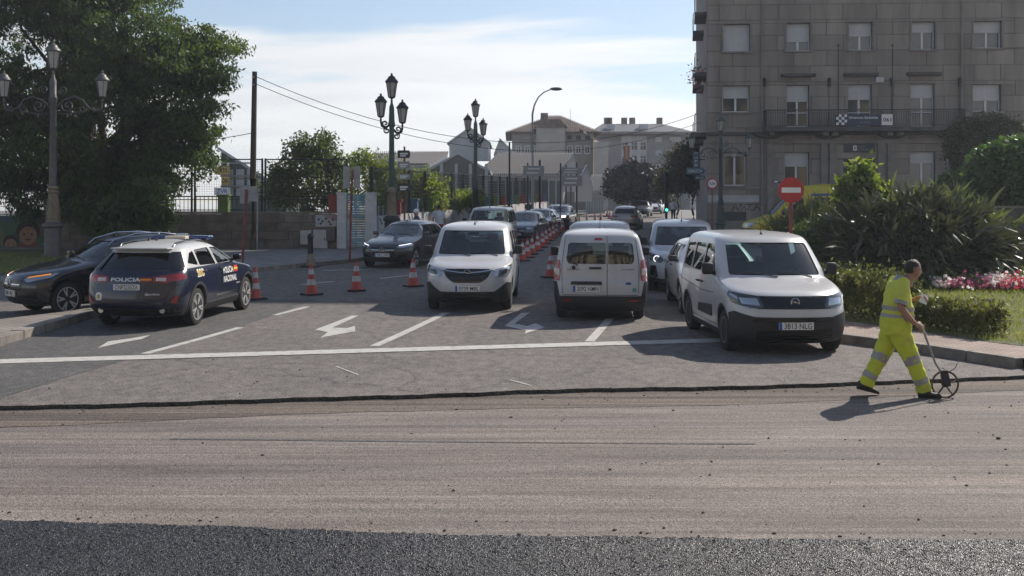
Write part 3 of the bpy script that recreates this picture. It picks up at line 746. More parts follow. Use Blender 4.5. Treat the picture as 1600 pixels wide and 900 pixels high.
SP['tourneo'] = dict(SP['combo'], L=4.16, front=[(0.25, .19), (0.06, .25), (0.0, .42), (0.0, .62), (0.05, .80), (0.14, .93), (0.42, 1.01), (0.85, 1.09), (0.95, 1.13), (1.55, 1.63), (1.75, 1.715), (2.15, 1.76), (2.8, 1.78)],
    rear=[(3.96, .19), (4.12, .28), (4.16, .45), (4.16, .72), (4.12, .85), (4.10, 1.15), (4.02, 1.55), (3.95, 1.68), (3.8, 1.74), (3.45, 1.77), (2.95, 1.78)],
    width=[(.19, .80), (.26, .86), (.5, .90), (.75, .905), (.96, .90), (1.10, .88), (1.60, .775), (1.68, .73), (1.73, .66), (1.765, .47), (1.78, .15)],
    ceil=1.73, ws=[(-.72, 1.145), (.72, 1.145), (.64, 1.61), (-.64, 1.61)], rw=[(-.66, 1.20), (-.62, 1.12), (.62, 1.12), (.66, 1.20), (.625, 1.53), (-.625, 1.53)],
    side_win=[[(1.38, 1.12), (2.30, 1.12), (2.30, 1.57), (1.88, 1.57)], [(2.42, 1.13), (3.12, 1.14), (3.10, 1.55), (2.42, 1.57)], [(3.24, 1.15), (3.80, 1.18), (3.74, 1.52), (3.22, 1.55)]],
    fa=.83, ra=3.35, wr_=.32, tw=.885, zcut=[])
SP['kuga'] = dict(L=4.61, front=[(.3, .24), (.08, .30), (0, .5), (0, .72), (.08, .87), (.26, .96), (.95, 1.05), (1.12, 1.10), (1.95, 1.47), (2.2, 1.545), (2.75, 1.595)],
    rear=[(4.4, .26), (4.58, .38), (4.61, .56), (4.56, .80), (4.52, 1.02), (4.16, 1.36), (4.04, 1.48), (3.80, 1.54), (3.3, 1.585), (2.95, 1.595)],
    width=[(.24, .83), (.36, .90), (.6, .935), (.86, .94), (1.02, .915), (1.10, .875), (1.43, .70), (1.50, .62), (1.56, .46), (1.595, .12)],
    lf=[(.2, .6), (.85, .7), (1.1, .6), (1.66, .5)], nf=2.3, lr=.42, nr=2.5, floor=.82, ceil=1.54, dash=1.45, wr=.04,
    ws=[(-.70, 1.13), (.70, 1.13), (.55, 1.45), (-.55, 1.45)], ws_in=2.2, rw=[(-.70, 1.08), (.70, 1.08), (.575, 1.39), (-.575, 1.39)], rw_in=.8,
    side_win=[[(1.62, 1.11), (2.52, 1.10), (2.52, 1.43), (2.20, 1.41)], [(2.62, 1.10), (3.42, 1.12), (3.34, 1.41), (2.62, 1.43)], [(3.50, 1.13), (3.92, 1.19), (3.62, 1.37), (3.42, 1.395)]],
    fa=.93, ra=3.64, wr_=.355, tw=.925, zcut=[1.10])
SP['hatch'] = dict(L=4.40, front=[(.3, .2), (.08, .25), (0, .45), (0, .62), (.08, .76), (.30, .86), (1.10, .99), (1.25, 1.03), (2.05, 1.40), (2.3, 1.48), (2.75, 1.525)],
    rear=[(4.2, .22), (4.37, .34), (4.40, .5), (4.38, .75), (4.32, .96), (4.05, 1.28), (3.9, 1.40), (3.6, 1.475), (3.1, 1.52), (2.9, 1.525)],
    width=[(.2, .8), (.32, .87), (.55, .9), (.8, .905), (.94, .88), (1.03, .84), (1.38, .66), (1.45, .57), (1.50, .40), (1.525, .1)],
    lf=[(.2, .6), (.75, .72), (1.0, .6), (1.5, .5)], nf=2.3, lr=.4, nr=2.5, floor=.75, ceil=1.47, dash=1.5, wr=.04,
    ws=[(-.68, 1.06), (.68, 1.06), (.52, 1.38), (-.52, 1.38)], ws_in=2.3, rw=[(-.64, 1.02), (.64, 1.02), (.52, 1.33), (-.52, 1.33)], rw_in=.8,
    side_win=[[(1.70, 1.03), (2.55, 1.02), (2.55, 1.38), (2.22, 1.36)], [(2.65, 1.02), (3.40, 1.04), (3.30, 1.35), (2.65, 1.38)], [(3.47, 1.06), (3.85, 1.12), (3.62, 1.29), (3.38, 1.34)]],
    fa=.86, ra=3.55, wr_=.325, tw=.89)
SP['ambul'] = dict(L=5.9, front=[(.25, .22), (.05, .3), (0, .5), (0, .8), (.06, 1.0), (.2, 1.1), (.75, 1.25), (.95, 1.32), (1.7, 2.1), (1.9, 2.28), (2.3, 2.45), (3.2, 2.52)],
    rear=[(5.7, .22), (5.87, .3), (5.9, .5), (5.88, 1.2), (5.82, 2.2), (5.75, 2.38), (5.6, 2.47), (5.2, 2.5), (4.0, 2.52)],
    width=[(.22, .9), (.3, .96), (.6, .99), (1.2, .99), (1.35, .97), (2.2, .87), (2.35, .80), (2.45, .65), (2.5, .4), (2.52, .15)],
    lf=[(.2, .5), (1.1, .6), (1.4, .5), (2.5, .5)], nf=2.6, lr=.2, nr=3.2, floor=.95, ceil=2.45, dash=1.35, ws=[(-.80, 1.36), (.80, 1.36), (.72, 2.05), (-.72, 2.05)], ws_in=2.0,
    rw=[(-.7, 1.4), (.7, 1.4), (.68, 2.0), (-.68, 2.0)], rw_in=.5, side_win=[[(1.42, 1.35), (2.3, 1.35), (2.3, 2.0), (2.02, 2.0)], [(2.7, 1.5), (3.6, 1.5), (3.6, 2.0), (2.7, 2.0)]],
    fa=1.0, ra=4.5, wr_=.35, tw=.965)

_bodies = {}
def body_of(kind):
    if kind not in _bodies: _bodies[kind] = Body(SP[kind])
    return _bodies[kind]
def mir(poly): return [(-a, b) for a, b in reversed(poly)]
def plate_on(B, T, view, c, txt, w=0.52, h=0.112, proud=0.02, blue=True):
    """number plate on the front or rear, flat and upright"""
    sg = 1 if view == 'front' else -1
    pts = [B.hit(view, c[0] + dy_, c[1])[0].x for dy_ in (-w / 2, 0, w / 2)]
    x = (max(pts) if sg > 0 else min(pts)) + sg * proud
    M = Matrix.Translation((x, c[0], c[1])) @ Matrix(((0, 0, sg, 0), (sg, 0, 0, 0), (0, 1, 0, 0), (0, 0, 0, 1)))
    b = MB(); b.box((x - sg * 0.012, c[0], c[1]), (0.022, w, h)); p = b.build('number_plate', MT['plate'], T)
    if blue:
        q = MB(); q.add([M @ Vector(v) for v in ((-w / 2, -h / 2, .002), (-w / 2 + .045, -h / 2, .002), (-w / 2 + .045, h / 2, .002), (-w / 2, h / 2, .002))], [(0, 1, 2, 3)]); q.build('euro_band', MT['plateblue'], p, fix=False)
    pc_ = flat_text('plate_characters', txt, w * 0.80, h * 0.74, M @ Matrix.Translation((0.025, 0, 0.003)), MT['ink'], p, 0.006); tag(pc_, kind='stuff')
    return p
def vehicle(kind, name, label, paint, loc, heading, group=None, wheels='alloy', roofmat=None, zroof=None, glass='glass', rails=False, trimlow=True, mirror='trim', handles='trim', antenna=True, darkrear=False):
    B = body_of(kind); sp = B.sp; L = B.L
    T = thing(name, label, 'van' if kind in ('combo', 'tourneo') else 'ambulance' if kind == 'ambul' else 'car', group=group)
    place(T, loc, heading)
    B.make(paint, roofmat, zroof, T)
    gl = MT[glass]
    def exp(poly, e):
        cx = sum(p[0] for p in poly) / len(poly); cz = sum(p[1] for p in poly) / len(poly)
        return [(x + (e if x > cx else -e), z + (e if z > cz else -e)) for x, z in poly]
    m = MB(); B.panel(m, 'front', exp(round_poly(sp['ws'], .05), .012), -0.014, 0.018, 0.12); m.build('windscreen', gl, T, 60, fix=False)
    m = MB(); B.panel(m, 'rear', exp(round_poly(sp['rw'], .06), .012), -0.014, 0.018, 0.12); m.build('rear_window', MT['darkglass'] if darkrear else gl, T, 60, fix=False)
    for i, w in enumerate(sp['side_win']):
        for v in ('left', 'right'):
            m = MB(); B.panel(m, v, exp(round_poly(w, sp.get('wr', .05)), .012), -0.012, 0.016, 0.14)
            m.build('side_window', MT['darkglass'] if (darkrear and i > 0) else gl, T, 60, fix=False)
    # door and bonnet seams
    m = MB(); w0, w1 = sp['side_win'][0], sp['side_win'][1]
    zl = 0.36
    a0 = w0[0][0] - 0.09; a1 = (w0[1][0] + w1[0][0]) / 2; a2 = w1[1][0] + 0.06
    for v in ('left', 'right'):
        zt = w0[2][1] + 0.035
        B.strip(m, v, [(a0 + .03, w0[0][1] - .02), (a0, .75), (a0 + .03, zl), (a1, zl), (a1, w0[1][1]), (a1, zt)], .009)
        B.strip(m, v, [(a1, zl), (min(a2, sp['ra'] - sp['wr_'] - .06), zl), (a2, sp['wr_'] * 2 + .12), (a2, w1[1][1]), (a2 - .03, zt)], .009)
    tag(m.build('door_seam', MT['seam'], T, fix=False), kind='stuff')
    for v, sd in (('left', 1), ('right', -1)):
        for s_ in (a1 - .14, a1 + .16 if kind in ('combo', 'tourneo') else a2 - .16):
            z_ = w0[0][1] - (.16 if kind in ('combo', 'tourneo', 'ambul') else .11); p, n = B.hit(v, s_, z_)
            h = MB(); h.box(p + n * .02, (.19, .028, .032)); h.build('door_handle', MT[handles] if handles in MT else handles, T, 50, .008)
    # mirrors
    for sd, v in ((1, 'left'), (-1, 'right')):
        p, n = B.hit(v, w0[0][0] + .10, w0[0][1] + .03)
        h = MB(); big = kind in ('combo', 'tourneo', 'ambul')
        c = Vector((p.x + .06, p.y + sd * (.125 if big else .115), p.z + (.08 if big else .04)))
        h.box(c, (.10, .18, .19 if big else .13)); me = h.build('mirror', MT[mirror] if isinstance(mirror, str) else mirror, T, 60, .035)
        f = MB(); f.bar((p.x + .03, p.y - sd * .02, p.z - .02), (c.x, c.y - sd * .06, c.z - .05), .07, .05); f.build('mirror_arm', MT['trim'], T, 50)
        g = MB(); g.box((c.x - .052, c.y, c.z), (.006, .13, .13 if big else .09)); g.build('mirror_glass', MT['gloss'], me)
    # wheels
    tm, qm = wheel_meshes(wheels, sp['wr_'])
    for s_ in (sp['fa'], sp['ra']):
        for sd in (1, -1):
            wo = link('wheel', tm, T); wo.location = (L / 2 - s_, sd * (sp['tw'] - .115), sp['wr_']); wo.rotation_euler = (0, random.random() * 6, 0 if sd < 0 else math.pi)
            ro = link('rim', qm, wo)
    # interior: seats, wheel, dash
    zf = sp['floor']; s0 = sp['dash']
    for y_ in (.38, -.38):
        st = MB(); tl = Matrix.Rotation(R(-12), 4, 'Y')
        sx = L / 2 - (s0 + 1.0)
        st.box((sx, y_, zf + .30), (.14, .46, .62), M=tl); st.box((sx - .08, y_, min(zf + .70, sp['ceil'] - .16)), (.10, .26, .18), M=tl)
        st.build('seat', MT['seatcloth'], T, 50, .05)
    st = MB(); st.box((L / 2 - (s0 + 2.0), 0, zf + .24), (.14, 1.25, .5), M=Matrix.Rotation(R(-14), 4, 'Y')); st.build('rear_seat', MT['seatcloth'], T, 50, .05)
    st = MB(); sx = L / 2 - (s0 + .42); q = Matrix.Translation((sx, .38, zf + .30)) @ Matrix.Rotation(R(65), 4, 'Y')
    st.tube([q @ Vector((.18 * math.cos(t), .18 * math.sin(t), 0)) for t in [2 * math.pi * i / 16 for i in range(16)]], .014, 6, True); st.bar(q @ Vector((0, .17, 0)), q @ Vector((0, -.17, 0)), .03, .02); st.build('steering_wheel', MT['trim'], T, 50)
    zt = interp([(z, s) for s, z in B.fr], s0 - .0) if False else sp['ws'][0][1]
    st = MB(); st.box((L / 2 - s0 - .06, 0, zt - .10), (.36, 1.36, .16)); st.build('dashboard', MT['interior'], T, 50, .04)
    st = MB(); st.box((L / 2 - sp['ws_in'] + .20, 0, sp['ws'][2][1] - .07), (.03, .22, .06)); st.build('rear_view_mirror', MT['trim'], T, 50, .01)
    # wipers
    st = MB()
    zb_ = sp['ws'][0][1]
    for y0, y1 in ((.58, .02), (.0, -.52)):
        pa, na = B.hit('front', y0, zb_ - .03); pb, nb = B.hit('front', y1, zb_ + .045); st.bar(pa + na * .012, pb + nb * .012, .014, .012)
    st.build('wiper', MT['trim'], T)
    if antenna:
        p, n = B.hit('top', sp['ws_in'] + .05 if kind != 'kuga' else 3.2, 0); st = MB(); st.cyl(p, p + Vector((-.02, 0, .03)), .025, .018, 8); st.cyl(p + Vector((-.02, 0, .03)), p + Vector((-.13, 0, .26)), .006, .004, 6); st.build('aerial', MT['trim'], T, 50)
    if rails:
        for sd in (1, -1):
            st = MB(); pts = []
            for s_ in (1.95, 2.1, 2.6, 3.2, 3.7, 3.85):
                p, n = B.hit('top', s_, sd * sp['ws'][2][0] * .93); pts.append(p + Vector((0, 0, .05 if s_ not in (1.95, 3.85) else .0)))
            st.tube(pts, .017, 6); st.build('roof_rail', MT['chrome'], T, 60)
    return T, B
def place(T, loc, heading):
    x, y = loc[0], loc[1]; z = loc[2] if len(loc) > 2 else 0.0
    sl = (G(y + 1) - G(y - 1)) / 2
    nrm = Vector((0, -sl, 1)).normalized()
    m = nrm.to_track_quat('Z', 'Y').to_matrix().to_4x4(); q = Vector((0, 0, 1)).rotation_difference(nrm).to_matrix().to_4x4()
    T.matrix_world = Matrix.Translation((x, y, G(y) + z)) @ q @ Matrix.Rotation(R(heading), 4, 'Z')
def pair(B, T, view, poly, name, m, off=.005, th=.012, sp=.05, both=True):
    r = []
    for p in ([poly, mir(poly)] if both else [poly]):
        mb = MB(); B.panel(mb, view, p, off, th, sp); r.append(mb.build(name, MT[m], T, 50, fix=False))
    return r
def arch_trim(B, T, m='trim', w=.06):
    for s_ in (B.sp['fa'], B.sp['ra']):
        for v in ('left', 'right'):
            r = B.sp['wr_'] + .055 + w / 2; pts = []
            for i in range(25):
                a = math.pi * (-0.06 + 1.12 * i / 24); pts.append((s_ + r * math.cos(a), B.sp['wr_'] + .01 + r * math.sin(a)))
            mb = MB(); B.strip(mb, v, pts, w, .008); mb.build('arch_trim', MT[m], T, 50, fix=False)
def sill_trim(B, T, z0=.2, z1=.36, m='trim'):
    sp = B.sp
    for v in ('left', 'right'):
        a = sp['fa'] + sp['wr_'] + .08; b = sp['ra'] - sp['wr_'] - .08; mb = MB(); B.panel(mb, v, [(a, z0), (b, z0), (b, z1), (a, z1)], .010, .012, .045); mb.build('sill_trim', MT[m], T, 50, fix=False)
def ring_emblem(B, T, view, c, r, kind):
    p, n = B.hit(view, *c); sg = 1 if view == 'front' else -1; x = p.x + sg * .014; mb = MB()
    if kind == 'oval':
        mb.lathe([(1e-4, 0), (1, 0), (1, .3), (1e-4, .3)], 24, (x, c[0], c[1]), Matrix.Rotation(R(90), 4, 'Y') @ Matrix.Diagonal((r * .42, r, .02, 1)))
        return mb.build('emblem', MT['blue'], T, 40)
    mb.tube([(x, c[0] + r * math.cos(t), c[1] + r * math.sin(t)) for t in [2 * math.pi * i / 24 for i in range(24)]], r * .11, 6, True)
    if kind == 'bolt':
        mb.bar((x, c[0] - r * 1.15, c[1] + r * .12), (x, c[0] + r * .22, c[1] + r * .12), .012, r * .2); mb.bar((x, c[0] + r * 1.15, c[1] - r * .12), (x, c[0] - r * .22, c[1] - r * .12), .013, r * .2); mb.bar((x, c[0] + r * .25, c[1] + r * .12), (x, c[0] - r * .25, c[1] - r * .12), .011, r * .2)
    elif kind == 'star':
        for k in range(3):
            a = R(90 + 120 * k); mb.bar((x, c[0], c[1]), (x, c[0] + r * math.cos(a), c[1] + r * math.sin(a)), .012, r * .2)
    elif kind == 'diamond':
        mb = MB(); mb.tube([(x, c[0], c[1] + r), (x, c[0] + r * .7, c[1]), (x, c[0], c[1] - r), (x, c[0] - r * .7, c[1])], r * .16, 6, True)
    return mb.build('emblem', MT['chrome'], T, 40)

# white van in front of the hedge, nose to the camera
def combo_new():
    T, B = vehicle('combo', 'parked_van', 'white van with plate 3813 NLG and black bumper parked beside the hedge', MT['white'], (4.17, 17.95), -88.2, 'white vans parked across the lanes', 'steel')
    pair(B, T, 'wrapf', [(-.98, .80), (-.55, .72), (.55, .72), (.98, .80), (.98, .86), (.56, .905), (-.56, .905), (-.98, .86)], 'grille_band', 'gloss', .006, .012, .06, False)
    pair(B, T, 'wrapf', round_poly([(.46, .745), (.62, .725), (1.00, .79), (1.10, .90), (1.02, .955), (.52, .90)], .03), 'headlight', 'lensdark', .012, .012, .05)
    pair(B, T, 'wrapf', [(.52, .765), (.80, .785), (.84, .87), (.55, .868)], 'lamp_reflector', 'lens', .016, .006, .05)
    pair(B, T, 'wrapf', [(.86, .84), (1.02, .90), (1.00, .925), (.86, .885)], 'running_lamp', 'lens', .017, .006, .05)
    U = B.u_at('wrapf', B.sp['fa'] - B.sp['wr_'] - .065, .45)
    pair(B, T, 'wrapf', [(-U + .02, .2), (U - .02, .2), (U, .40), (U + .02, .64), (.95, .67), (.60, .60), (-.60, .60), (-.95, .67), (-U - .02, .64), (-U, .40)], 'bumper', 'trim', .014, .016, .06, False)
    for v in ('left', 'right'):
        mb = MB(); B.panel(mb, v, round_poly([(1.62, .46), (2.72, .46), (2.62, .60), (1.60, .66)], .04), .016, .016, .12); mb.build('side_moulding', MT['trim'], T, 50, fix=False)
    mb = MB()
    for k in range(5): B.panel(mb, 'front', [(-.56, .275 + k * .032), (.56, .275 + k * .032), (.56, .290 + k * .032), (-.56, .290 + k * .032)], .024, .014, .14)
    mb.build('air_intake_bars', MT['gloss'], T, fix=False)
    mb = MB(); B.panel(mb, 'front', [(-.62, .53), (.62, .53), (.56, .585), (-.56, .585)], .026, .012, .04); mb.build('upper_intake', MT['gloss'], T, fix=False)
    ring_emblem(B, T, 'front', (0, .825), .06, 'bolt'); mb = MB(); B.strip(mb, 'left', round_poly([(3.62, .92), (3.84, .92), (3.84, 1.08), (3.62, 1.08)], .04), .008, .003, True); B.strip(mb, 'right', [(1.45, .86), (2.4, .84), (3.5, .90), (4.2, .93)], .012, .001); mb.build('fuel_flap_seam', MT['seam'], T, fix=False)
    plate_on(B, T, 'front', (0.0, .475), '3813 NLG')
    mb = MB(); B.strip(mb, 'top', [(.20, -.78), (.14, -.4), (.12, 0), (.14, .4), (.20, .78)], .012, .005); mb.build('bonnet_seam', MT['seam'], T, fix=False)
    arch_trim(B, T, 'trim', .03); sill_trim(B, T, .2, .30)
    return T
def combo_old():
    T, B = vehicle('combo', 'parked_van', 'white van with plate 0739 MBL facing the camera in the middle lane', MT['white'], (-0.83, 24.25), -93.0, 'white vans parked across the lanes', 'steel')
    pair(B, T, 'front', round_poly([(-.50, .86), (-.42, .72), (-.28, .63), (.28, .63), (.42, .72), (.50, .86), (.46, .905), (-.46, .905)], .05), 'grille', 'gloss', .010, .012, .06, False)
    mb = MB()
    for k in range(3): B.panel(mb, 'front', [(-.38 + k * .05, .80 - k * .05), (.38 - k * .05, .80 - k * .05), (.38 - k * .05, .812 - k * .05), (-.38 + k * .05, .812 - k * .05)], .018, .008, .1)
    mb.build('grille_bars', MT['trim'], T, fix=False)
    mb = MB(); B.strip(mb, 'front', [(-.48, .875), (-.25, .845), (-.08, .83)], .022, .018); B.strip(mb, 'front', [(.08, .83), (.25, .845), (.48, .875)], .022, .018); mb.build('chrome_wing', MT['chrome'], T, fix=False)
    ring_emblem(B, T, 'front', (0, .835), .065, 'bolt')
    pair(B, T, 'wrapf', round_poly([(.54, .81), (.62, .74), (.95, .76), (1.12, .90), (1.10, .99), (.60, .90)], .03), 'headlight', 'lens', .010, .012, .05); U = B.u_at('wrapf', B.sp['fa'] - B.sp['wr_'] - .065, .45)
    pair(B, T, 'front', [(.64, .79), (.80, .80), (.82, .90), (.66, .88)], 'lamp_reflector', 'lensdark', .014, .006, .05)
    pair(B, T, 'wrapf', [(-U + .02, .2), (U - .02, .2), (U, .40), (U + .02, .60), (.90, .63), (.58, .44), (-.58, .44), (-.90, .63), (-U - .02, .60), (-U, .40)], 'bumper', 'trim', .014, .016, .06, False)
    mb = MB()
    for k in range(3): B.panel(mb, 'front', [(-.5, .27 + k * .05), (.5, .27 + k * .05), (.5, .295 + k * .05), (-.5, .295 + k * .05)], .024, .014, .14)
    mb.build('air_intake_bars', MT['gloss'], T, fix=False)
    plate_on(B, T, 'front', (0.02, .51), '0739 MBL')
    mb = MB(); B.strip(mb, 'top', [(.22, -.74), (.15, -.4), (.13, 0), (.15, .4), (.22, .74)], .012, .005); mb.build('bonnet_seam', MT['seam'], T, fix=False)
    arch_trim(B, T, 'trim', .03); sill_trim(B, T, .2, .30)
    return T
def rear_tourneo(label, loc, heading, plate, seam=True):
    T, B = vehicle('tourneo', 'parked_van', label, MT['white'], loc, heading, 'white vans parked across the lanes', 'steel')
    pair(B, T, 'wrapr', round_poly([(.80, .79), (.96, .79), (.98, 1.0), (.94, 1.22), (.80, 1.19), (.775, .98)], .02), 'tail_light', 'taillight', .012, .012, .05)
    pair(B, T, 'wrapr', [(.80, .90), (.90, .90), (.90, 1.03), (.80, 1.03)], 'reversing_lamp', 'taillight_clear', .018, .006, .05)
    U = B.u_at('wrapr', B.sp['ra'] + B.sp['wr_'] + .065, .45)
    pair(B, T, 'wrapr', [(-U, .2), (U, .2), (U, .50), (1.08, .60), (1.00, .78), (.86, .78), (.80, .50), (-.80, .50), (-.86, .78), (-1.00, .78), (-1.08, .60), (-U, .50)], 'bumper', 'trim', .012, .016, .06, False)
    pair(B, T, 'rear', [(.56, .40), (.72, .40), (.72, .43), (.56, .43)], 'reflector', 'taillight', .020, .006, .05)
    mb = MB(); B.strip(mb, 'rear', [(-.13, .50), (-.13, 1.08), (-.13, 1.72)], .012, .004); B.strip(mb, 'rear', [(-.73, .52), (.73, .52)], .012, .004); B.strip(mb, 'rear', [(-.74, .55), (-.75, 1.1), (-.68, 1.64)], .01, .004); B.strip(mb, 'rear', [(.74, .55), (.75, 1.1), (.68, 1.64)], .01, .004); mb.build('door_gap', MT['seam'], T, fix=False)
    mb = MB(); B.panel(mb, 'rear', [(-.15, 1.12), (-.11, 1.12), (-.11, 1.53), (-.15, 1.53)], .0, .05, .1); mb.build('centre_pillar', MT['white'], T, fix=False)
    pair(B, T, 'rear', round_poly([(-.02, 1.02), (.22, 1.02), (.22, 1.06), (-.02, 1.06)], .015), 'door_handle', 'trim', .03, .01, .08, False)
    pair(B, T, 'rear', round_poly([(-.04, .72), (.58, .72), (.56, .78), (-.02, .78)], .02), 'plate_lamp_bar', 'trim', .025, .01, .08, False)
    pair(B, T, 'rear', round_poly([(-.04, 1.58), (.12, 1.58), (.11, 1.615), (-.03, 1.615)], .01), 'high_stop_lamp', 'taillight', .02, .01, .05, False)
    mb = MB(); p, n = B.hit('rear', .44, 1.09); q, n2 = B.hit('rear', .66, 1.25); mb.bar(p + n * .02, q + n2 * .02, .02, .02); p2, n = B.hit('rear', .52, 1.05); mb.ball(p2 + n * .02, .04); mb.build('rear_wiper', MT['trim'], T, 40)
    mb = MB(); B.text(mb, 'rear', 'TOURNEO', (.52, 1.015), .26, .022, bold=.01); mb.build('lettering', MT['trim'], T, fix=False)
    mb = MB(); B.text(mb, 'rear', 'COURIER', (-.52, 1.015), .26, .022, bold=.01); mb.build('lettering', MT['trim'], T, fix=False)
    ring_emblem(B, T, 'rear', (-.54, .745), .06, 'oval')
    mb = MB(); p, n = B.hit('rear', -.66, .62); mb.cyl(p, p + n * .008, .045, .045, 14); mb.build('round_sticker', pm('sticker_green', (.10, .30, .28), .5), T)
    plate_on(B, T, 'rear', (.27, .64), plate)
    arch_trim(B, T, 'trim', .03); sill_trim(B, T, .2, .30)
    return T
def courier_front():
    T, B = vehicle('tourneo', 'parked_van', 'white van with ringed headlights parked behind the other vans beside the traffic light', MT['white'], (4.55, 28.4), -97.0, 'white vans parked across the lanes', 'alloy')
    pair(B, T, 'front', round_poly([(.50, .80), (.58, .74), (.84, .78), (.865, .93), (.84, .985), (.54, .88)], .03), 'headlight', 'lensdark', .010, .012, .05)
    for sd in (1, -1):
        mb = MB(); p, n = B.hit('front', sd * .68, .84); mb.tube([p + Vector((.012, .075 * math.cos(t), .075 * math.sin(t))) for t in [2 * math.pi * i / 18 for i in range(18)]], .012, 6, True); mb.build('lamp_ring', MT['drl'], T, 40)
    pair(B, T, 'front', round_poly([(-.44, .62), (.44, .62), (.50, .84), (-.50, .84)], .05), 'grille', 'gloss', .010, .012, .06, False)
    pair(B, T, 'front', round_poly([(.64, .38), (.84, .40), (.84, .66), (.70, .68)], .04), 'side_intake', 'gloss', .014, .012, .06)
    pair(B, T, 'front', [(-.95, .2), (.95, .2), (.95, .40), (.56, .34), (-.56, .34), (-.95, .40)], 'bumper', 'trim', .012, .014, .07, False)
    ring_emblem(B, T, 'front', (0, .80), .07, 'oval')
    arch_trim(B, T, 'trim', .03); sill_trim(B, T, .2, .30)
def fam_front(T, B, drl=None, plate=None, emblem='star', lowz=.36, amber=False, lens='lens'):
    pair(B, T, 'wrapf', round_poly([(.48, .70), (.60, .66), (1.02, .75), (1.06, .83), (.80, .80), (.50, .745)], .02), 'headlight', lens, .012, .012, .05)
    if drl: pair(B, T, 'wrapf', [(.54, .735), (.94, .795), (.92, .812), (.54, .752)], 'running_lamp', drl, .018, .006, .05)
    pair(B, T, 'front', round_poly([(-.44, .56), (-.40, .50), (.40, .50), (.44, .56), (.42, .70), (-.42, .70)], .03), 'grille', 'gloss', .008, .012, .06, False)
    mb = MB(); B.strip(mb, 'front', [(-.40, .61), (-.1, .61)], .02, .016); B.strip(mb, 'front', [(.1, .61), (.40, .61)], .02, .016); mb.build('grille_bar', MT['chrome'], T, fix=False)
    ring_emblem(B, T, 'front', (0, .615), .075, emblem)
    pair(B, T, 'front', [(-.80, .24), (.80, .24), (.74, lowz), (-.74, lowz)], 'lower_intake', 'trim', .010, .012, .08, False)
    pair(B, T, 'front', [(.50, .38), (.74, .36), (.74, .50), (.62, .46)], 'side_intake', 'gloss', .012, .012, .06)
    if plate: plate_on(B, T, 'front', (0, .445), plate)
def fam_rear(T, B, plate=None):
    pair(B, T, 'rear', round_poly([(.40, .80), (.82, .78), (.80, .90), (.42, .90)], .02), 'tail_light', 'taillight', .012, .012, .06)
    pair(B, T, 'rear', [(-.85, .22), (.85, .22), (.80, .42), (-.80, .42)], 'bumper', 'trim', .010, .012, .08, False)
    if plate: plate_on(B, T, 'rear', (0, .66), plate)
def mercedes():
    T, B = vehicle('hatch', 'parked_car', 'dark grey hatchback with a round three-pointed emblem beside the painted school gate', MT['greycar'], (-3.68, 36.6), -105, 'cars queuing on the hill', 'alloy', mirror=MT['greycar'], handles='greycar')
    fam_front(T, B, 'drl', '5002 LXN', 'star')
    mb = MB()
    for v in ('left', 'right'): B.strip(mb, v, [(1.66, 1.012), (2.6, 1.0), (3.40, 1.02), (3.90, 1.11)], .022, .006); B.strip(mb, v, [(1.75, 1.07), (2.20, 1.395), (2.6, 1.41), (3.3, 1.38), (3.92, 1.12)], .018, .006)
    mb.build('window_trim', MT['chrome'], T, fix=False)
def renault():
    B0 = body_of('hatch'); L = B0.L
    h = 226; c = Vector((-9.1, 21.45)); d = Vector((math.cos(R(h)), math.sin(R(h)))); l = Vector((-d.y, d.x))
    # left front wheel stands at c
    o = c - d * (L / 2 - B0.sp['fa']) - l * (B0.sp['tw'] - .05)
    T, B = vehicle('hatch', 'moving_car', 'dark hatchback with a lit amber indicator waiting behind the police car', MT['blackcar'], (o.x, o.y), h, None, 'alloy', rails=True, mirror='gloss', handles='blackcar')
    fam_front(T, B, 'amber', '0881 MZL', 'diamond'); T.scale = (.95, 1, 1.07)
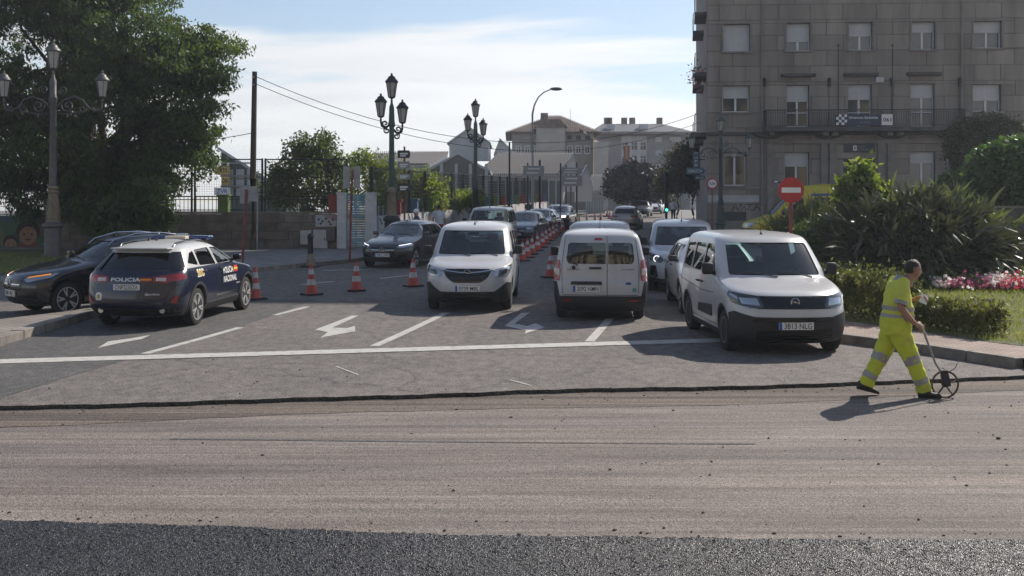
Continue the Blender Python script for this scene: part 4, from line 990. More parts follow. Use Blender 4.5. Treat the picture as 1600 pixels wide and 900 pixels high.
def police():
    T, B = vehicle('kuga', 'police_car', 'navy police patrol car with white roof, blue light bar and plate CNP2235ZA', MT['navy'], (-6.74, 21.42), 85.0, None, 'alloy', MT['policewhite'], 1.10, 'glass', mirror='navy', handles='navy', antenna=False, darkrear=True)
    L = B.L
    # white pillar band round the side windows is body colour above the belt; black quarter under the spoiler
    pair(B, T, 'rear', round_poly([(.42, .885), (.62, .86), (.93, .93), (.93, 1.03), (.60, 1.0), (.42, .975)], .02), 'tail_light', 'taillight', .012, .012, .05)
    pair(B, T, 'rear', [(.47, .90), (.64, .895), (.64, .955), (.47, .955)], 'reversing_lamp', 'taillight_clear', .016, .006, .05)
    mb = MB(); B.text(mb, 'rear', 'POLICIA', (.09, .925), .56, .065, bold=.02); mb.build('rear_lettering', MT['lettering'], T, fix=False)
    for v, cs in (('rear', (-.29, .925)),):
        for k, m in enumerate(('red', 'flagyellow', 'red')):
            z = cs[1] + .0325 - (k + .5) * .0217 * 1.0
            pair(B, T, 'rear', [(cs[0] - .10, z - .0108), (cs[0] + .10, z - .0108), (cs[0] + .10, z + .0108), (cs[0] - .10, z + .0108)], 'flag_stripe', m, .008 + k * .0002, .004, .06, False)
    plate_on(B, T, 'rear', (.08, .79), 'CNP2235ZA', .54, .105)
    mb = MB(); B.panel(mb, 'rear', round_poly([(.54, .55), (.66, .55), (.67, .66), (.60, .70), (.53, .66)], .02), .008, .004, .05); mb.build('crest', MT['lettering'], T, fix=False)
    mb = MB(); B.panel(mb, 'rear', round_poly([(.565, .575), (.635, .575), (.635, .64), (.60, .66), (.565, .64)], .02), .010, .004, .05); mb.build('crest_centre', MT['gold'], T, fix=False)
    mb = MB(); B.text(mb, 'rear', '@policia', (-.42, .66), .26, .045, bold=.01); mb.build('handle_lettering', MT['lettering'], T, fix=False)
    pair(B, T, 'rear', [(-.86, .26), (.86, .26), (.82, .40), (-.82, .40)], 'bumper', 'trim', .010, .012, .08, False)
    pair(B, T, 'rear', [(.72, .50), (.82, .50), (.84, .62), (.80, .64)], 'reflector', 'taillight', .012, .006, .06)
    for sd in (1, -1):
        mb = MB(); p, n = B.hit('rear', sd * .58, .36); mb.cyl(p + Vector((.06, 0, 0)), p + Vector((-.03, 0, 0)), .05, .05, 14); mb.build('exhaust_tip', MT['chrome'], T, 40)
    mb = MB(); B.strip(mb, 'rear', [(-.84, .84), (-.70, .70), (-.62, .46), (.62, .46), (.70, .70), (.84, .84)], .009); B.strip(mb, 'rear', [(-.88, .46), (.88, .46)], .009, .003); mb.build('tailgate_seam', MT['seam'], T, fix=False)
    pair(B, T, 'wrapr', [(.69, 1.075), (1.00, 1.075), (.76, 1.40), (.57, 1.40)], 'rear_pillar_trim', 'gloss', .008, .012, .05)
    p, n = B.hit('rear', 0, 1.41); mb = MB(); mb.box((p.x + .08, 0, p.z + .06), (.30, 1.10, .03)); mb.build('roof_spoiler', MT['policewhite'], T, 50, .012)
    # flank lettering on both sides
    for v in ('right', 'left'):
        sg = -1 if v == 'right' else 1
        mb = MB(); B.text(mb, v, 'POLICIA', (2.06 - sg * .0, .945), .56, .13, bold=.022); B.text(mb, v, 'NACIONAL', (1.98, .765), .74, .13, bold=.022); mb.build('flank_lettering', MT['lettering'], T, fix=False)
        cs = 1.65 if v == 'right' else 2.47
        for k, m in enumerate(('red', 'flagyellow', 'red')):
            z0 = 1.01 - k * .043; mb = MB(); B.panel(mb, v, [(cs - .11, z0 - .043), (cs + .11, z0 - .043), (cs + .11, z0), (cs - .11, z0)], .007 + k * .0002, .004, .1); mb.build('flag_stripe', MT[m], T, fix=False)
        mb = MB(); B.text(mb, v, '200', (3.52, .985), .30, .12, .007, bold=.05); mb.build('unit_number', MT['gold'], T, fix=False)
        mb = MB(); B.text(mb, v, '200', (3.52, .985), .345, .155, .005, bold=.075); mb.build('unit_number_outline', MT['lettering'], T, fix=False)
        mb = MB(); B.panel(mb, v, [(1.62, .47), (2.70, .47), (2.72, .50), (1.60, .50)], .010, .01, .12); mb.build('side_moulding', MT['chrome'], T, 50, fix=False)
        mb = MB(); B.text(mb, v, '@policia', (1.50, .64), .20, .04, bold=.01); mb.build('handle_lettering', MT['lettering'], T, fix=False)
    arch_trim(B, T, 'trim', .055); sill_trim(B, T, .22, .38)
    fam_front(T, B, None, None, 'oval')
    # light bar
    p, n = B.hit('top', 2.15, 0); z = p.z + .075
    lb = MB(); lb.box((p.x, 0, z), (.26, 1.22, .075)); b = lb.build('light_bar', MT['bluelamp'], T, 50, .03)
    f = MB(); f.box((p.x, 0, z - .05), (.16, 1.0, .03)); f.build('bar_base', MT['trim'], b)
    f = MB(); f.box((p.x - .02, 0, z + .055), (.16, .22, .045)); f.build('bar_speaker', MT['lens'], b, 40, .015)
    p, n = B.hit('top', 2.62, -.08); f = MB(); f.box((p.x, -.08, p.z + .035), (.20, .42, .06)); f.build('roof_antenna_box', MT['bone'], T, 40, .012)
    for y_ in (.22, .06):
        p, n = B.hit('top', 3.25, y_); f = MB(); f.cyl(p, p + Vector((0, 0, .05)), .035, .012, 8); f.cyl(p + Vector((0, 0, .05)), p + Vector((0, 0, .09)), .006, .006, 6); f.build('aerial', MT['trim'], T, 40)
    for sd in (1, -1):
        st = MB(); pts = []
        for s_ in (2.05, 2.2, 2.7, 3.3, 3.75, 3.88):
            p, n = B.hit('top', s_, sd * .52); pts.append(p + Vector((0, 0, .045 if s_ not in (2.05, 3.88) else .0)))
        st.tube(pts, .016, 6); st.build('roof_rail', MT['gloss'], T, 60)
def ambulance():
    T, B = vehicle('ambul', 'ambulance', 'yellow ambulance with a blue stripe parked behind the spiky bush', MT['yellow'], (12.9, 45.0), 176, None, 'alloy', mirror='trim', handles='trim', antenna=False); T.scale = (1.04, 1.04, 1.12)
    for v in ('left', 'right'):
        mb = MB(); B.panel(mb, v, [(1.1, 1.05), (5.7, 1.55), (5.7, 1.75), (1.1, 1.15)], .006, .006, .25); mb.build('blue_stripe', MT['blue'], T, fix=False)
        mb = MB(); B.panel(mb, v, [(2.6, 2.06), (5.6, 2.10), (5.6, 2.22), (2.6, 2.14)], .006, .006, .25); mb.build('roof_stripe', MT['blue'], T, fix=False)
    pair(B, T, 'front', [(-.96, .25), (.96, .25), (.96, .85), (-.96, .85)], 'bumper', 'trim', .01, .012, .1, False)
    pair(B, T, 'front', [(.5, .88), (.90, .92), (.90, 1.08), (.56, 1.02)], 'headlight', 'lens', .012, .012, .08)
    mb = MB(); mb.box((1.5, 0, 2.58), (.3, 1.4, .10)); mb.build('light_bar', MT['bluelamp'], T, 40, .03)
def far_cars():
    g = 'cars queuing on the hill'
    T, B = vehicle('combo', 'parked_car', 'pale van-shaped car with a grey windscreen just behind the 0739 MBL van', MT['silver'], (-0.95, 46.5), -98, g, 'steel'); fam_front(T, B)
    T, B = vehicle('hatch', 'parked_car', 'dark blue-grey hatchback behind the pale van-shaped car and the row of cones', MT['bluegrey'], (0.62, 52.6), -102, g); fam_front(T, B, None, '1174 KPD')
    T, B = vehicle('hatch', 'parked_car', 'black hatchback between the blue-grey hatchback and the dark off-roader', MT['blackcar'], (1.55, 59.5), -103, g); fam_front(T, B, None, '6620 JMB')
    T, B = vehicle('kuga', 'parked_car', 'dark off-roader with one bright headlamp at the top of the cone row', MT['blackcar'], (3.05, 69.0), -101, g, rails=True); fam_front(T, B, None, '2285 LFT')
    pair(B, T, 'front', [(.50, .80), (.74, .82), (.74, .91), (.50, .90)], 'lit_headlamp', 'headon', .02, .006, .05)[1]
    T, B = vehicle('hatch', 'moving_car', 'silver beige hatchback seen from behind driving up the hill', MT['silver'], (7.6, 69.5), 78, None); fam_rear(T, B, '5501 HNB')
    T, B = vehicle('hatch', 'moving_car', 'small dark car far up the road under the plum tree', MT['bluegrey'], (12.4, 101.0), -104, 'far cars'); fam_front(T, B)
    T, B = vehicle('hatch', 'moving_car', 'tiny white car farthest up the road', MT['white'], (15.2, 112.0), -104, 'far cars'); fam_front(T, B)
    T, B = vehicle('hatch', 'parked_car', 'white hatchback hidden behind the 3813 NLG van', MT['white'], (4.42, 23.2), -93, None, 'alloy'); fam_front(T, B, None, None, 'star')
    arch_trim(B, T, 'trim', .04)
# ------------------------------------------------------------------ ground, roads, markings
gd = MB(); xs = [-400, -120, -60, -30, 0, 30, 60, 120, 400]; ys = [-80, -20, 0, 11, 17, 20, 25, 30, 40, 55, 75, 100, 125, 200, 420]
gd.add([(x, y, G(y) - 0.22) for y in ys for x in xs], [(j * 9 + i, j * 9 + i + 1, (j + 1) * 9 + i + 1, (j + 1) * 9 + i) for j in range(len(ys) - 1) for i in range(8)])
tag(gd.build('ground', MT['soil']), kind='structure')
def lerp_pts(pts, x):
    return float(np.interp(x, [p[0] for p in pts], [p[1] for p in pts]))
EDGE = [tuple(gp(px, py, -0.02)) for px, py in ((-900, 655), (0, 637), (400, 627), (800, 613), (1100, 606), (1345, 600), (1600, 588), (2300, 560))]
FR = [tuple(gp(px, py, 0.0)) for px, py in ((-700, 800), (0, 808), (300, 818), (800, 834), (1200, 838), (1600, 841), (2300, 845))]
def edge_y(x): return lerp_pts(EDGE, x) + 0.035 * math.sin(x * 1.7) + 0.018 * math.sin(x * 7.3 + 1) + 0.010 * math.sin(x * 19.1)
def fresh_y(x): return lerp_pts(FR, x) + 0.012 * math.sin(x * 2.3) + 0.010 * math.sin(x * 9.7 + 2) + 0.008 * math.sin(x * 31.0)
# road surface with a ragged cut edge
ex = list(np.arange(-13.5, 13.51, 0.06)); b = MB()
top = [(-60, edge_y(-13.5), 0)] + [(x, edge_y(x), 0) for x in ex] + [(60, edge_y(13.5), 0)]
k = len(top)
b.add(top + [(x, y + 0.02 + 0.012 * math.sin(x * 43), -0.050) for x, y, z in top], [(i, i + 1, k + i + 1, k + i) for i in range(k - 1)])
b.build('cut_edge', MT['road_dark'], fix=False)['kind'] = 'structure'
rows = [0.0, 1.0, 2.5, 4.5, 7, 10, 14, 19, 26, 36, 50, 70, 90, 113]
V = []; 
for r_ in rows:
    for x, y, z in top:
        yy = y + (125.5 - y) * r_ / 113; V.append((x, yy, G(yy)))
b = MB(); b.add(V, [(j * k + i, j * k + i + 1, (j + 1) * k + i + 1, (j + 1) * k + i) for j in range(len(rows) - 1) for i in range(k - 1)])
V0 = len(b.v); b.build('road', MT['road'], fix=False)['kind'] = 'structure'
# older darker lane on the left
LANE1 = [gp(0, 622), gp(235, 551), gp(375, 512)]
dk = [tuple(gp(0, 622)), tuple(gp(120, 585)), tuple(gp(240, 550)), tuple(gp(360, 516)), (-4.8, 22.5), (-4.6, 24.8), (-8.2, 25.0), (-9.2, 22.0), (-8.2, 17.0), (-9.2, 12.6)]
sheet('road_patch', dk, 0.004, MT['road_dark'], sp=1.2)
# milled strip and milled surface
b = MB(); W0 = [(-60, edge_y(-13.5) + .1)] + [(x, edge_y(x) + .06) for x in np.arange(-13.5, 13.6, .3)] + [(60, edge_y(13.5) + .1)]
W1 = [(x, y - (0.95 + .12 * math.sin(x * .8))) for x, y in W0]
n = len(W0); b.add([(x, y, -.049) for x, y in W0] + [(x, y, -.047) for x, y in W1], [(i, i + 1, n + i + 1, n + i) for i in range(n - 1)])
b.build('milled_strip', MT['milled_edge'], fix=False)['kind'] = 'structure'
b = MB(); b.add([(x, y + .15, -.0505) for x, y in W1] + [(x, 5.5, -.0505) for x, y in W1] + [(x, -30, -.0505) for x, y in W1], [(i, i + 1, n + i + 1, n + i) for i in range(n - 1)] + [(n + i, n + i + 1, 2 * n + i + 1, 2 * n + i) for i in range(n - 1)])
b.build('milled_road', MT['milled'], fix=False)['kind'] = 'structure'
# fresh asphalt mat: rough granular surface, real relief
rng = np.random.default_rng(3)
nx, ny = 900, 215; X = np.linspace(-5.0, 5.0, nx)
fy = np.array([fresh_y(x) for x in X]); V = np.zeros((ny, nx, 3))
for j in range(ny):
    t = (j / (ny - 1)) ** 1.0; yy = fy * (1 - t) + 5.4 * t
    V[j, :, 0] = X; V[j, :, 1] = yy
h = rng.random((ny, nx)) ** 2.0 * 0.009
V[:, :, 2] = -0.012 + h
V[:, :, 0] += rng.normal(size=(ny, nx)) * .003; V[:, :, 1] += rng.normal(size=(ny, nx)) * .003
V[0, :, 2] = -0.050; V[0, :, 1] += .02; V[1, :, 2] = -0.030 + h[1]
me = bpy.data.meshes.new('fresh_asphalt')
idx = np.arange(nx * ny).reshape(ny, nx); q = np.stack([idx[:-1, :-1], idx[1:, :-1], idx[1:, 1:], idx[:-1, 1:]], -1).reshape(-1, 4)
me.vertices.add(nx * ny); me.vertices.foreach_set('co', V.reshape(-1)); me.loops.add(q.size); me.loops.foreach_set('vertex_index', q.reshape(-1).astype(np.int32))
me.polygons.add(len(q)); me.polygons.foreach_set('loop_start', np.arange(0, q.size, 4, dtype=np.int32)); me.polygons.foreach_set('loop_total', np.full(len(q), 4, np.int32)); me.update(calc_edges=True)
link('fresh_asphalt', me, None, MT['fresh'])['kind'] = 'structure'
b = MB()
for x0, x1 in ((-60, -5.0), (5.0, 60)):
    b.add([(x0, fresh_y(x0), -.006), (x1, fresh_y(x1), -.006), (x1, -30, -.006), (x0, -30, -.006)], [(0, 3, 2, 1)])
b.add([(-5, 5.41, -.006), (5, 5.41, -.006), (5, -30, -.006), (-5, -30, -.006)], [(0, 3, 2, 1)])
b.build('fresh_asphalt_far', MT['fresh'], fix=False)['kind'] = 'structure'
# loose stones on the milled surface
b = MB(); rr = random.Random(5)
for i in range(520):
    x = rr.uniform(-6, 8); y = rr.uniform(7.3, 14.5)
    if rr.random() < .45: y = fresh_y(x) + abs(rr.gauss(0, .22)) + .02
    if rr.random() < .25: y = edge_y(x) - abs(rr.gauss(0, .3))
    s = rr.choice((.004, .006, .008, .012)) * rr.uniform(.7, 1.3); z = (-.05 if y < edge_y(x) else G(y)) + s * .4
    b.ball((x, y, z), (s * rr.uniform(.8, 1.6), s, s * .7), 5, 3)
tag(b.build('loose_gravel', MT['rubble'], fix=False), kind='stuff')
b = MB()
for px, py, s in ((953, 735, .016), (1560, 686, .026), (1552, 681, .014), (77, 614, .016), (333, 568, .014), (1003, 726, .010)):
    p = gp(px, py, -.05); b.ball((p.x, p.y, (-.04 if p.y < 12.3 else .01)), (s, s * .7, s * .45), 7, 4)
tag(b.build('asphalt_crumbs', MT['conedark']), kind='stuff')

def mark(polys, name='road_marking', z=.006):
    for po in polys:
        q = [tuple(p) for p in po]; sheet(name, q, z, MT['paint'], sp=.8)
def line(a, b_, w):
    a, b_ = Vector(a), Vector(b_); d = (b_ - a).normalized(); q = Vector((-d.y, d.x)) * w / 2
    return [a + q, b_ + q, b_ - q, a - q]
mark([line(gp(-260, 573), gp(1180, 530.5), .46)], 'stop_line', .009)
mark([line(gp(226, 553), gp(375, 512), .15), line(gp(585, 541), gp(697, 489), .16), line(gp(921, 534), gp(953, 498), .16), line(gp(430, 492.5), gp(481, 479.5), .14)], 'lane_line')
mark([line(gp(472, 444.5), gp(521, 440), .13), line(gp(504, 423), gp(586, 420.5), .14), line(gp(594, 435.5), gp(640, 430), .12)], 'lane_line')
mark([[gp(549.6, 493.6), gp(560.4, 493.6), gp(519.4, 512.2), gp(542.3, 513.1), gp(554.5, 509.7), gp(555, 518), gp(500.9, 527.8), gp(512, 519.5), gp(492, 515.6)],
      [gp(815, 489), gp(827.5, 489), gp(804, 506), gp(823, 510), gp(837, 505.5), gp(851, 512), gp(820, 521.5), gp(822, 516.5), gp(788.5, 509.7)],
      [gp(235, 524), gp(222, 530), gp(184, 537), gp(153, 544), gp(169, 534), gp(205, 529)]], 'lane_arrow')
mark([line(gp(1004, 408), gp(1030, 408), .5), line((4.6, 47), (9.4, 46.2), .35)], 'lane_line')
gr = [gp(x, y, -.05) for x, y in ((265, 686), (420, 687.5), (640, 690), (860, 692), (1180, 694))]
for a_, c_ in zip(gr[:-1], gr[1:]): sheet('groove', [tuple(v) for v in line(a_, c_, .05)], -.047, MT['road_dark'], sp=.8)
# faint worn scratches and a marker dash
mark([line(gp(797, 594), gp(830, 603), .035), line(gp(525, 573), gp(560, 586), .03)], 'worn_line')

# ------------------------------------------------------------------ pavements and kerbs
kerbmesh = MB().box((0, 0, 0), (1, 1, 1)).mesh('kerb_stone'); 
bm = bmesh.new(); bm.from_mesh(kerbmesh); bmesh.ops.bevel(bm, geom=bm.edges[:], offset=.03, segments=1, affect='EDGES'); bm.to_mesh(kerbmesh); bm.free(); kerbmesh.materials.append(MT['kerb'])
def kerb(parent, pts, top=.15, w=.16, ln=1.0, rs=1):
    """kerb stones along a polyline, each its own part; the polyline is the outer (road) edge, pavement on its left"""
    r = random.Random(rs); P = [Vector((x, y)) for x, y in pts]
    for a, c in zip(P[:-1], P[1:]):
        L = (c - a).length; k = max(1, round(L / ln)); d = (c - a) / k; u = d.normalized(); nrm = Vector((-u.y, u.x))
        for i in range(k):
            m = a + d * (i + .5) + nrm * w / 2; g0 = G(m.y - u.y * .01); sl = (G(m.y + u.y * .5) - G(m.y - u.y * .5))
            o = bpy.data.objects.new('kerb_stone', kerbmesh); COL.objects.link(o); o.parent = parent
            h = top + .1; o.location = (m.x, m.y, G(m.y) + top - h / 2 + r.uniform(-.006, .006))
            o.rotation_euler = (r.uniform(-.01, .01), -math.atan(sl), math.atan2(u.y, u.x) + r.uniform(-.008, .008)); o.scale = (d.length - .028, w, h)
# right garden island
RK = [(30, 12.6), (16, 13.4), (11.0, 14.0), tuple(gp(1600, 575, .0)), tuple(gp(1450, 552)), tuple(gp(1310, 533)), (5.42, 20), (5.75, 24), (6.6, 30), (7.6, 36), (8.6, 42), (9.3, 47.5)]
ri = sheet('pavement_right', RK + [(30, 48)], .135, MT['paving'], sp=2.5)
kerb(ri, RK, .15, .16, 1.0, 2)
# strip of pale dirt where pavement meets the lawn and the lawn itself
lawn_poly = [tuple(gp(1300, 497, .15)), tuple(gp(1430, 516, .15)), tuple(gp(1545, 533, .15)), tuple(gp(1640, 544, .15)), (14, 16.2), (30, 16), (30, 40), (13, 40), (8.4, 33), (6.6, 24)]
def lawn_z(x, y): return .55 * max(0, min(1, (y - 27) / 12)) * max(0, min(1, (x - 7) / 3)) 
lawn = sheet('lawn', lawn_poly, .140, MT['turf'], sp=.9, bumps=lawn_z)
# pavement beside the building and across the far road
bp_ = [(9.3, 47.5), (30, 48), (40, 70), (34, 70), (24, 60), (10.5, 60), (12.5, 75), (17, 110), (20, 124), (17.5, 124), (11.5, 88), (10.2, 76), (9.8, 66)]
sheet('pavement_building', [(9.3, 47.5), (45, 46), (45, 56), (10.2, 56.5), (12.0, 66), (16, 90), (22, 124), (19.2, 124), (13.2, 92), (10.4, 72), (9.4, 58)], .135, MT['paving_grey'], sp=3, skirt=.2)
# left island in the foreground
LI = [(-8.1, 11.9), (-8.22, 14.5), tuple(gp(0, 541)), tuple(gp(72, 519)), tuple(gp(141, 498)), (-8.35, 22.0), (-8.6, 22.3)]
li = sheet('pavement_island', LI + [(-8.9, 21.2), (-9.6, 19.8), (-11.6, 18.2), (-17, 16.6), (-17, 11.9)], .135, MT['paving_isl'], sp=1.2)
kerb(li, list(LI), .15, .24, 1.25, 4)
# left pavement along the school wall
LK = [(-26, 23.5), (-17, 26.4), (-13, 28.6), (-10.4, 31.0), (-8.2, 33.0), (-5.5, 37.6), (-3.0, 49), (0.3, 70), (4.9, 97), (7.6, 108), (10.5, 124)]
LKr = [(x, y) for x, y in LK]
lp = sheet('pavement_left', LKr + [(-16, 124), (-45, 60), (-45, 23.5)], .125, MT['paving_grey'], sp=3)
kerb(lp, LKr[:8], .14, .16, 1.0, 6)
verge_poly = [(-40, 26), (-19, 27.6), (-15.2, 29.6), (-13.4, 32.4), (-14.2, 40), (-15, 43), (-40, 43)]
sheet('verge', verge_poly, .15, MT['turf'], sp=2)
def blades(name, poly, n, h, seed, base, m, zf=None):
    r = np.random.default_rng(seed); xs = [p[0] for p in poly]; ys = [p[1] for p in poly]; P = []
    while len(P) < n:
        x, y = r.uniform(min(xs), max(xs)), r.uniform(min(ys), max(ys))
        if inside((x, y), poly): P.append((x, y, G(y) + base + (zf(x, y) if zf else 0)))
    P = np.array(P); D = r.normal(size=(n, 3)) * .45; D[:, 2] = 1
    return tag(leaves_mesh(name, P, h, .16, r, m, None, 0, D), kind='stuff')
blades('grass', [p for p in lawn_poly if p[0] < 20] + [(16, 16.2), (16, 33)][:0], 30000, .085, 11, .15, MT['grass'], lawn_z)
blades('verge_grass', [(-24, 27), (-19, 27.6), (-15.2, 29.6), (-13.4, 32.4), (-14.2, 40), (-24, 40)], 9000, .10, 12, .15, MT['grass'])

# ------------------------------------------------------------------ the stone building
BX, BY, BR = 9.98, 54.0, R(-3.0)
Bg = G(BY) + .13
bu = Vector((math.cos(BR), math.sin(BR), 0)); bn = Vector((-bu.y, bu.x, 0)) * -1        # bn points to the camera side
def fp(px, py):                            # photo pixel -> (u, height above local ground) on the facade plane
    d = Vector(((px - 800) / F, 1, (HZ - py) / F)); o = Vector((0, 0, CH)); c = Vector((BX, BY, 0))
    t = (c - o).dot(bn) / d.dot(bn); p = o + d * t
    return (p - c).dot(bu), p.z - Bg
BLD = thing('stone_building', 'grey stone building with a long first floor balcony and a 061 banner', 'building', (BX, BY, Bg), BR)
WID, HT = 21.0, 32.0
unit = MB().box((0, 0, 0), (1, 1, 1)).mesh('stone_block')
bm = bmesh.new(); bm.from_mesh(unit); bmesh.ops.bevel(bm, geom=[e for e in bm.edges], offset=.012, segments=1, affect='EDGES'); bm.to_mesh(unit); bm.free(); unit.materials.append(MT['stone'])
# local frame: x along the facade, y into the building, z up
def rect(x0, y0, x1, y1):
    u0, h1 = fp(x0, y0); u1, h0 = fp(x1, y1); return u0, u1, h0, h1
wins = []    # (u0,u1,h0,h1,kind,shutterfraction)
for x0, x1, y0, y1, sf in ((1130, 1172, 38, 80, 1.0), (1229, 1266, 36, 79, .68), (1326, 1363, 35, 78, .5), (1424, 1461, 34, 77, .38), (1521, 1565, 33, 75, .42)): wins.append(rect(x0, y0, x1, y1) + ('win', sf))
for x0, x1, y0, y1, sf in ((1129, 1171, 134, 175, .48), (1520, 1564, 132, 174, .6)): wins.append(rect(x0, y0, x1, y1) + ('win', sf))
for x0, x1, y0, y1, sf in ((1229, 1264, 133, 198, .40), (1325, 1362, 132, 198, .36), (1423, 1460, 131, 198, .33)): wins.append(rect(x0, y0, x1, y1) + ('door', sf))
wins.append(rect(1131, 238, 1166, 290) + ('low', .12)); wins.append(rect(1226, 238, 1264, 318) + ('door', .28)); wins.append(rect(1422, 237, 1461, 318) + ('door', .22)); wins.append(rect(1318, 249, 1367, 345) + ('entry', 0))
wins.append(rect(1520, 237, 1562, 290) + ('low', .12))
dh = fp(1130, 38)[1] - fp(1130, 134)[1]
base_row = list(wins[:5])
for kx in range(1, 6):
    for (u0, u1, h0, h1, kd, sf) in base_row: wins.append((u0, u1, h0 + dh * kx, h1 + dh * kx, 'win', (.3, .6, 1, .5, .4)[(kx + int(u0)) % 5]))
more = [w for w in wins if w[0] > 13]      # columns beyond the frame
for sh in (6.9, 10.1):
    for (u0, u1, h0, h1, kd, sf) in [w for w in wins if 12.9 < w[0] < 14.6]:
        if u1 + sh < WID - .5: wins.append((u0 + sh, u1 + sh, h0, h1, kd if kd != 'entry' else 'win', sf))
RD = .28                                   # depth of the reveals
us = sorted(set([0, WID] + [round(w[i], 3) for w in wins for i in (0, 1)])); hs_ = sorted(set([-.6, HT] + [round(w[i], 3) for w in wins for i in (2, 3)]))
def inwin(u, h): return any(w[0] - 1e-3 < u < w[1] + 1e-3 and w[2] - 1e-3 < h < w[3] + 1e-3 for w in wins)
b = MB()
for j in range(len(hs_) - 1):
    i = 0
    while i < len(us) - 1:
        if inwin((us[i] + us[i + 1]) / 2, (hs_[j] + hs_[j + 1]) / 2): i += 1; continue
        k2 = i
        while k2 < len(us) - 1 and not inwin((us[k2] + us[k2 + 1]) / 2, (hs_[j] + hs_[j + 1]) / 2): k2 += 1
        b.add([(us[i], .03, hs_[j]), (us[k2], .03, hs_[j]), (us[k2], .03, hs_[j + 1]), (us[i], .03, hs_[j + 1])], [(0, 1, 2, 3)]); i = k2
for (u0, u1, h0, h1, kd, sf) in wins:
    b.add([(u0, .03, h0), (u1, .03, h0), (u1, .03, h1), (u0, .03, h1), (u0, RD, h0), (u1, RD, h0), (u1, RD, h1), (u0, RD, h1)], [(0, 1, 5, 4), (1, 2, 6, 5), (2, 3, 7, 6), (3, 0, 4, 7)])
    b.add([(u0, RD + .05, h0), (u1, RD + .05, h0), (u1, RD + .05, h1), (u0, RD + .05, h1)], [(0, 1, 2, 3)])
b.build('wall', MT['mortar'], BLD, fix=False)
# side, back and roof, with a lower rear wing (side wall runs along the street)
SA = -math.atan2(.155, 1) - BR             # side wall angle in the local frame
sv = Vector((math.sin(-SA), math.cos(SA), 0))
D1, D2, H2 = 11.0, 30.0, 19.0
q1 = sv * D1; q2 = sv * D2
b = MB(); b.add([(0, .03, -.6), (q1.x, q1.y, -.6), (WID, q1.y, -.6), (WID, .03, -.6), (0, .03, HT), (q1.x, q1.y, HT), (WID, q1.y, HT), (WID, .03, HT)], [(0, 4, 5, 1), (1, 5, 6, 2), (2, 6, 7, 3), (4, 7, 6, 5)])
b.add([(q1.x + .01, q1.y, -.6), (q2.x, q2.y, -.6), (WID, q2.y, -.6), (WID, q1.y + .02, -.6), (q1.x + .01, q1.y + .02, H2), (q2.x, q2.y, H2), (WID, q2.y, H2), (WID, q1.y + .02, H2)], [(0, 4, 5, 1), (1, 5, 6, 2), (2, 6, 7, 3), (4, 7, 6, 5)])
b.build('side_wall', MT['stonetrim'], BLD, fix=False)
b = MB(); b.box((WID / 2, D1 / 2, HT + .2), (WID + 1.0, D1 + 1.2, .4)); b.box((WID / 2 + 1, (D1 + D2) / 2 + .6, H2 + .15), (WID, D2 - D1, .3)); b.build('roof', MT['stonedark'], BLD)
# stone blocks, one by one, in the part in view; the rest above joined
bl_h = dh / 4.0; h_ref = wins[1][2]         # a joint runs at the window sills
h_top_view = fp(1300, -40)[1]; nblk = 0; far_b = MB(); rb = random.Random(9)
hc = h_ref - bl_h * math.ceil((h_ref + .1) / bl_h)
zone = [(0, fp(1190, 100)[0]), (fp(1190, 100)[0], fp(1502, 100)[0]), (fp(1502, 100)[0], WID)]
row = 0
while hc < HT:
    h0, h1 = max(hc, -.1), hc + bl_h
    for zi, (z0, z1) in enumerate(zone):
        ends = [z0]
        off = (row % 2) * .5
        wl = 1.32 if zi != 1 else 1.65
        u = z0 + off * wl + (wl if not off else 0)
        while u < z1 - .35: ends.append(u + rb.uniform(-.05, .05)); u += wl
        ends.append(z1)
        for a, c in zip(ends[:-1], ends[1:]):
            # split the block round the openings
            hb = sorted(set([h0, h1] + [w[k2] for w in wins for k2 in (2, 3) if h0 + .03 < w[k2] < h1 - .03 and w[0] < c and w[1] > a]))
            for ha, hb_ in zip(hb[:-1], hb[1:]):
                segs = [(a, c)]
                for w in wins:
                    if w[2] < (ha + hb_) / 2 < w[3]:
                        ns = []
                        for s0, s1 in segs:
                            if w[1] <= s0 or w[0] >= s1: ns.append((s0, s1)); continue
                            if w[0] - s0 > .04: ns.append((s0, w[0]))
                            if s1 - w[1] > .04: ns.append((w[1], s1))
                        segs = ns
                for s0, s1 in segs:
                    if s1 - s0 < .05 or hb_ - ha < .05: continue
                    if hc < h_top_view and s0 < fp(1625, 100)[0] and nblk < 420:
                        o = bpy.data.objects.new('stone_block', unit); COL.objects.link(o); o.parent = BLD
                        o.location = ((s0 + s1) / 2, .02 + rb.uniform(-.003, .003), (ha + hb_) / 2); o.scale = (s1 - s0 - .022, .07, hb_ - ha - .020); nblk += 1
                    else: far_b.box(((s0 + s1) / 2, .02, (ha + hb_) / 2), (s1 - s0 - .022, .07, hb_ - ha - .020))
    hc += bl_h; row += 1
tag(far_b.build('upper_blocks', MT['stone'], BLD), kind='stuff')
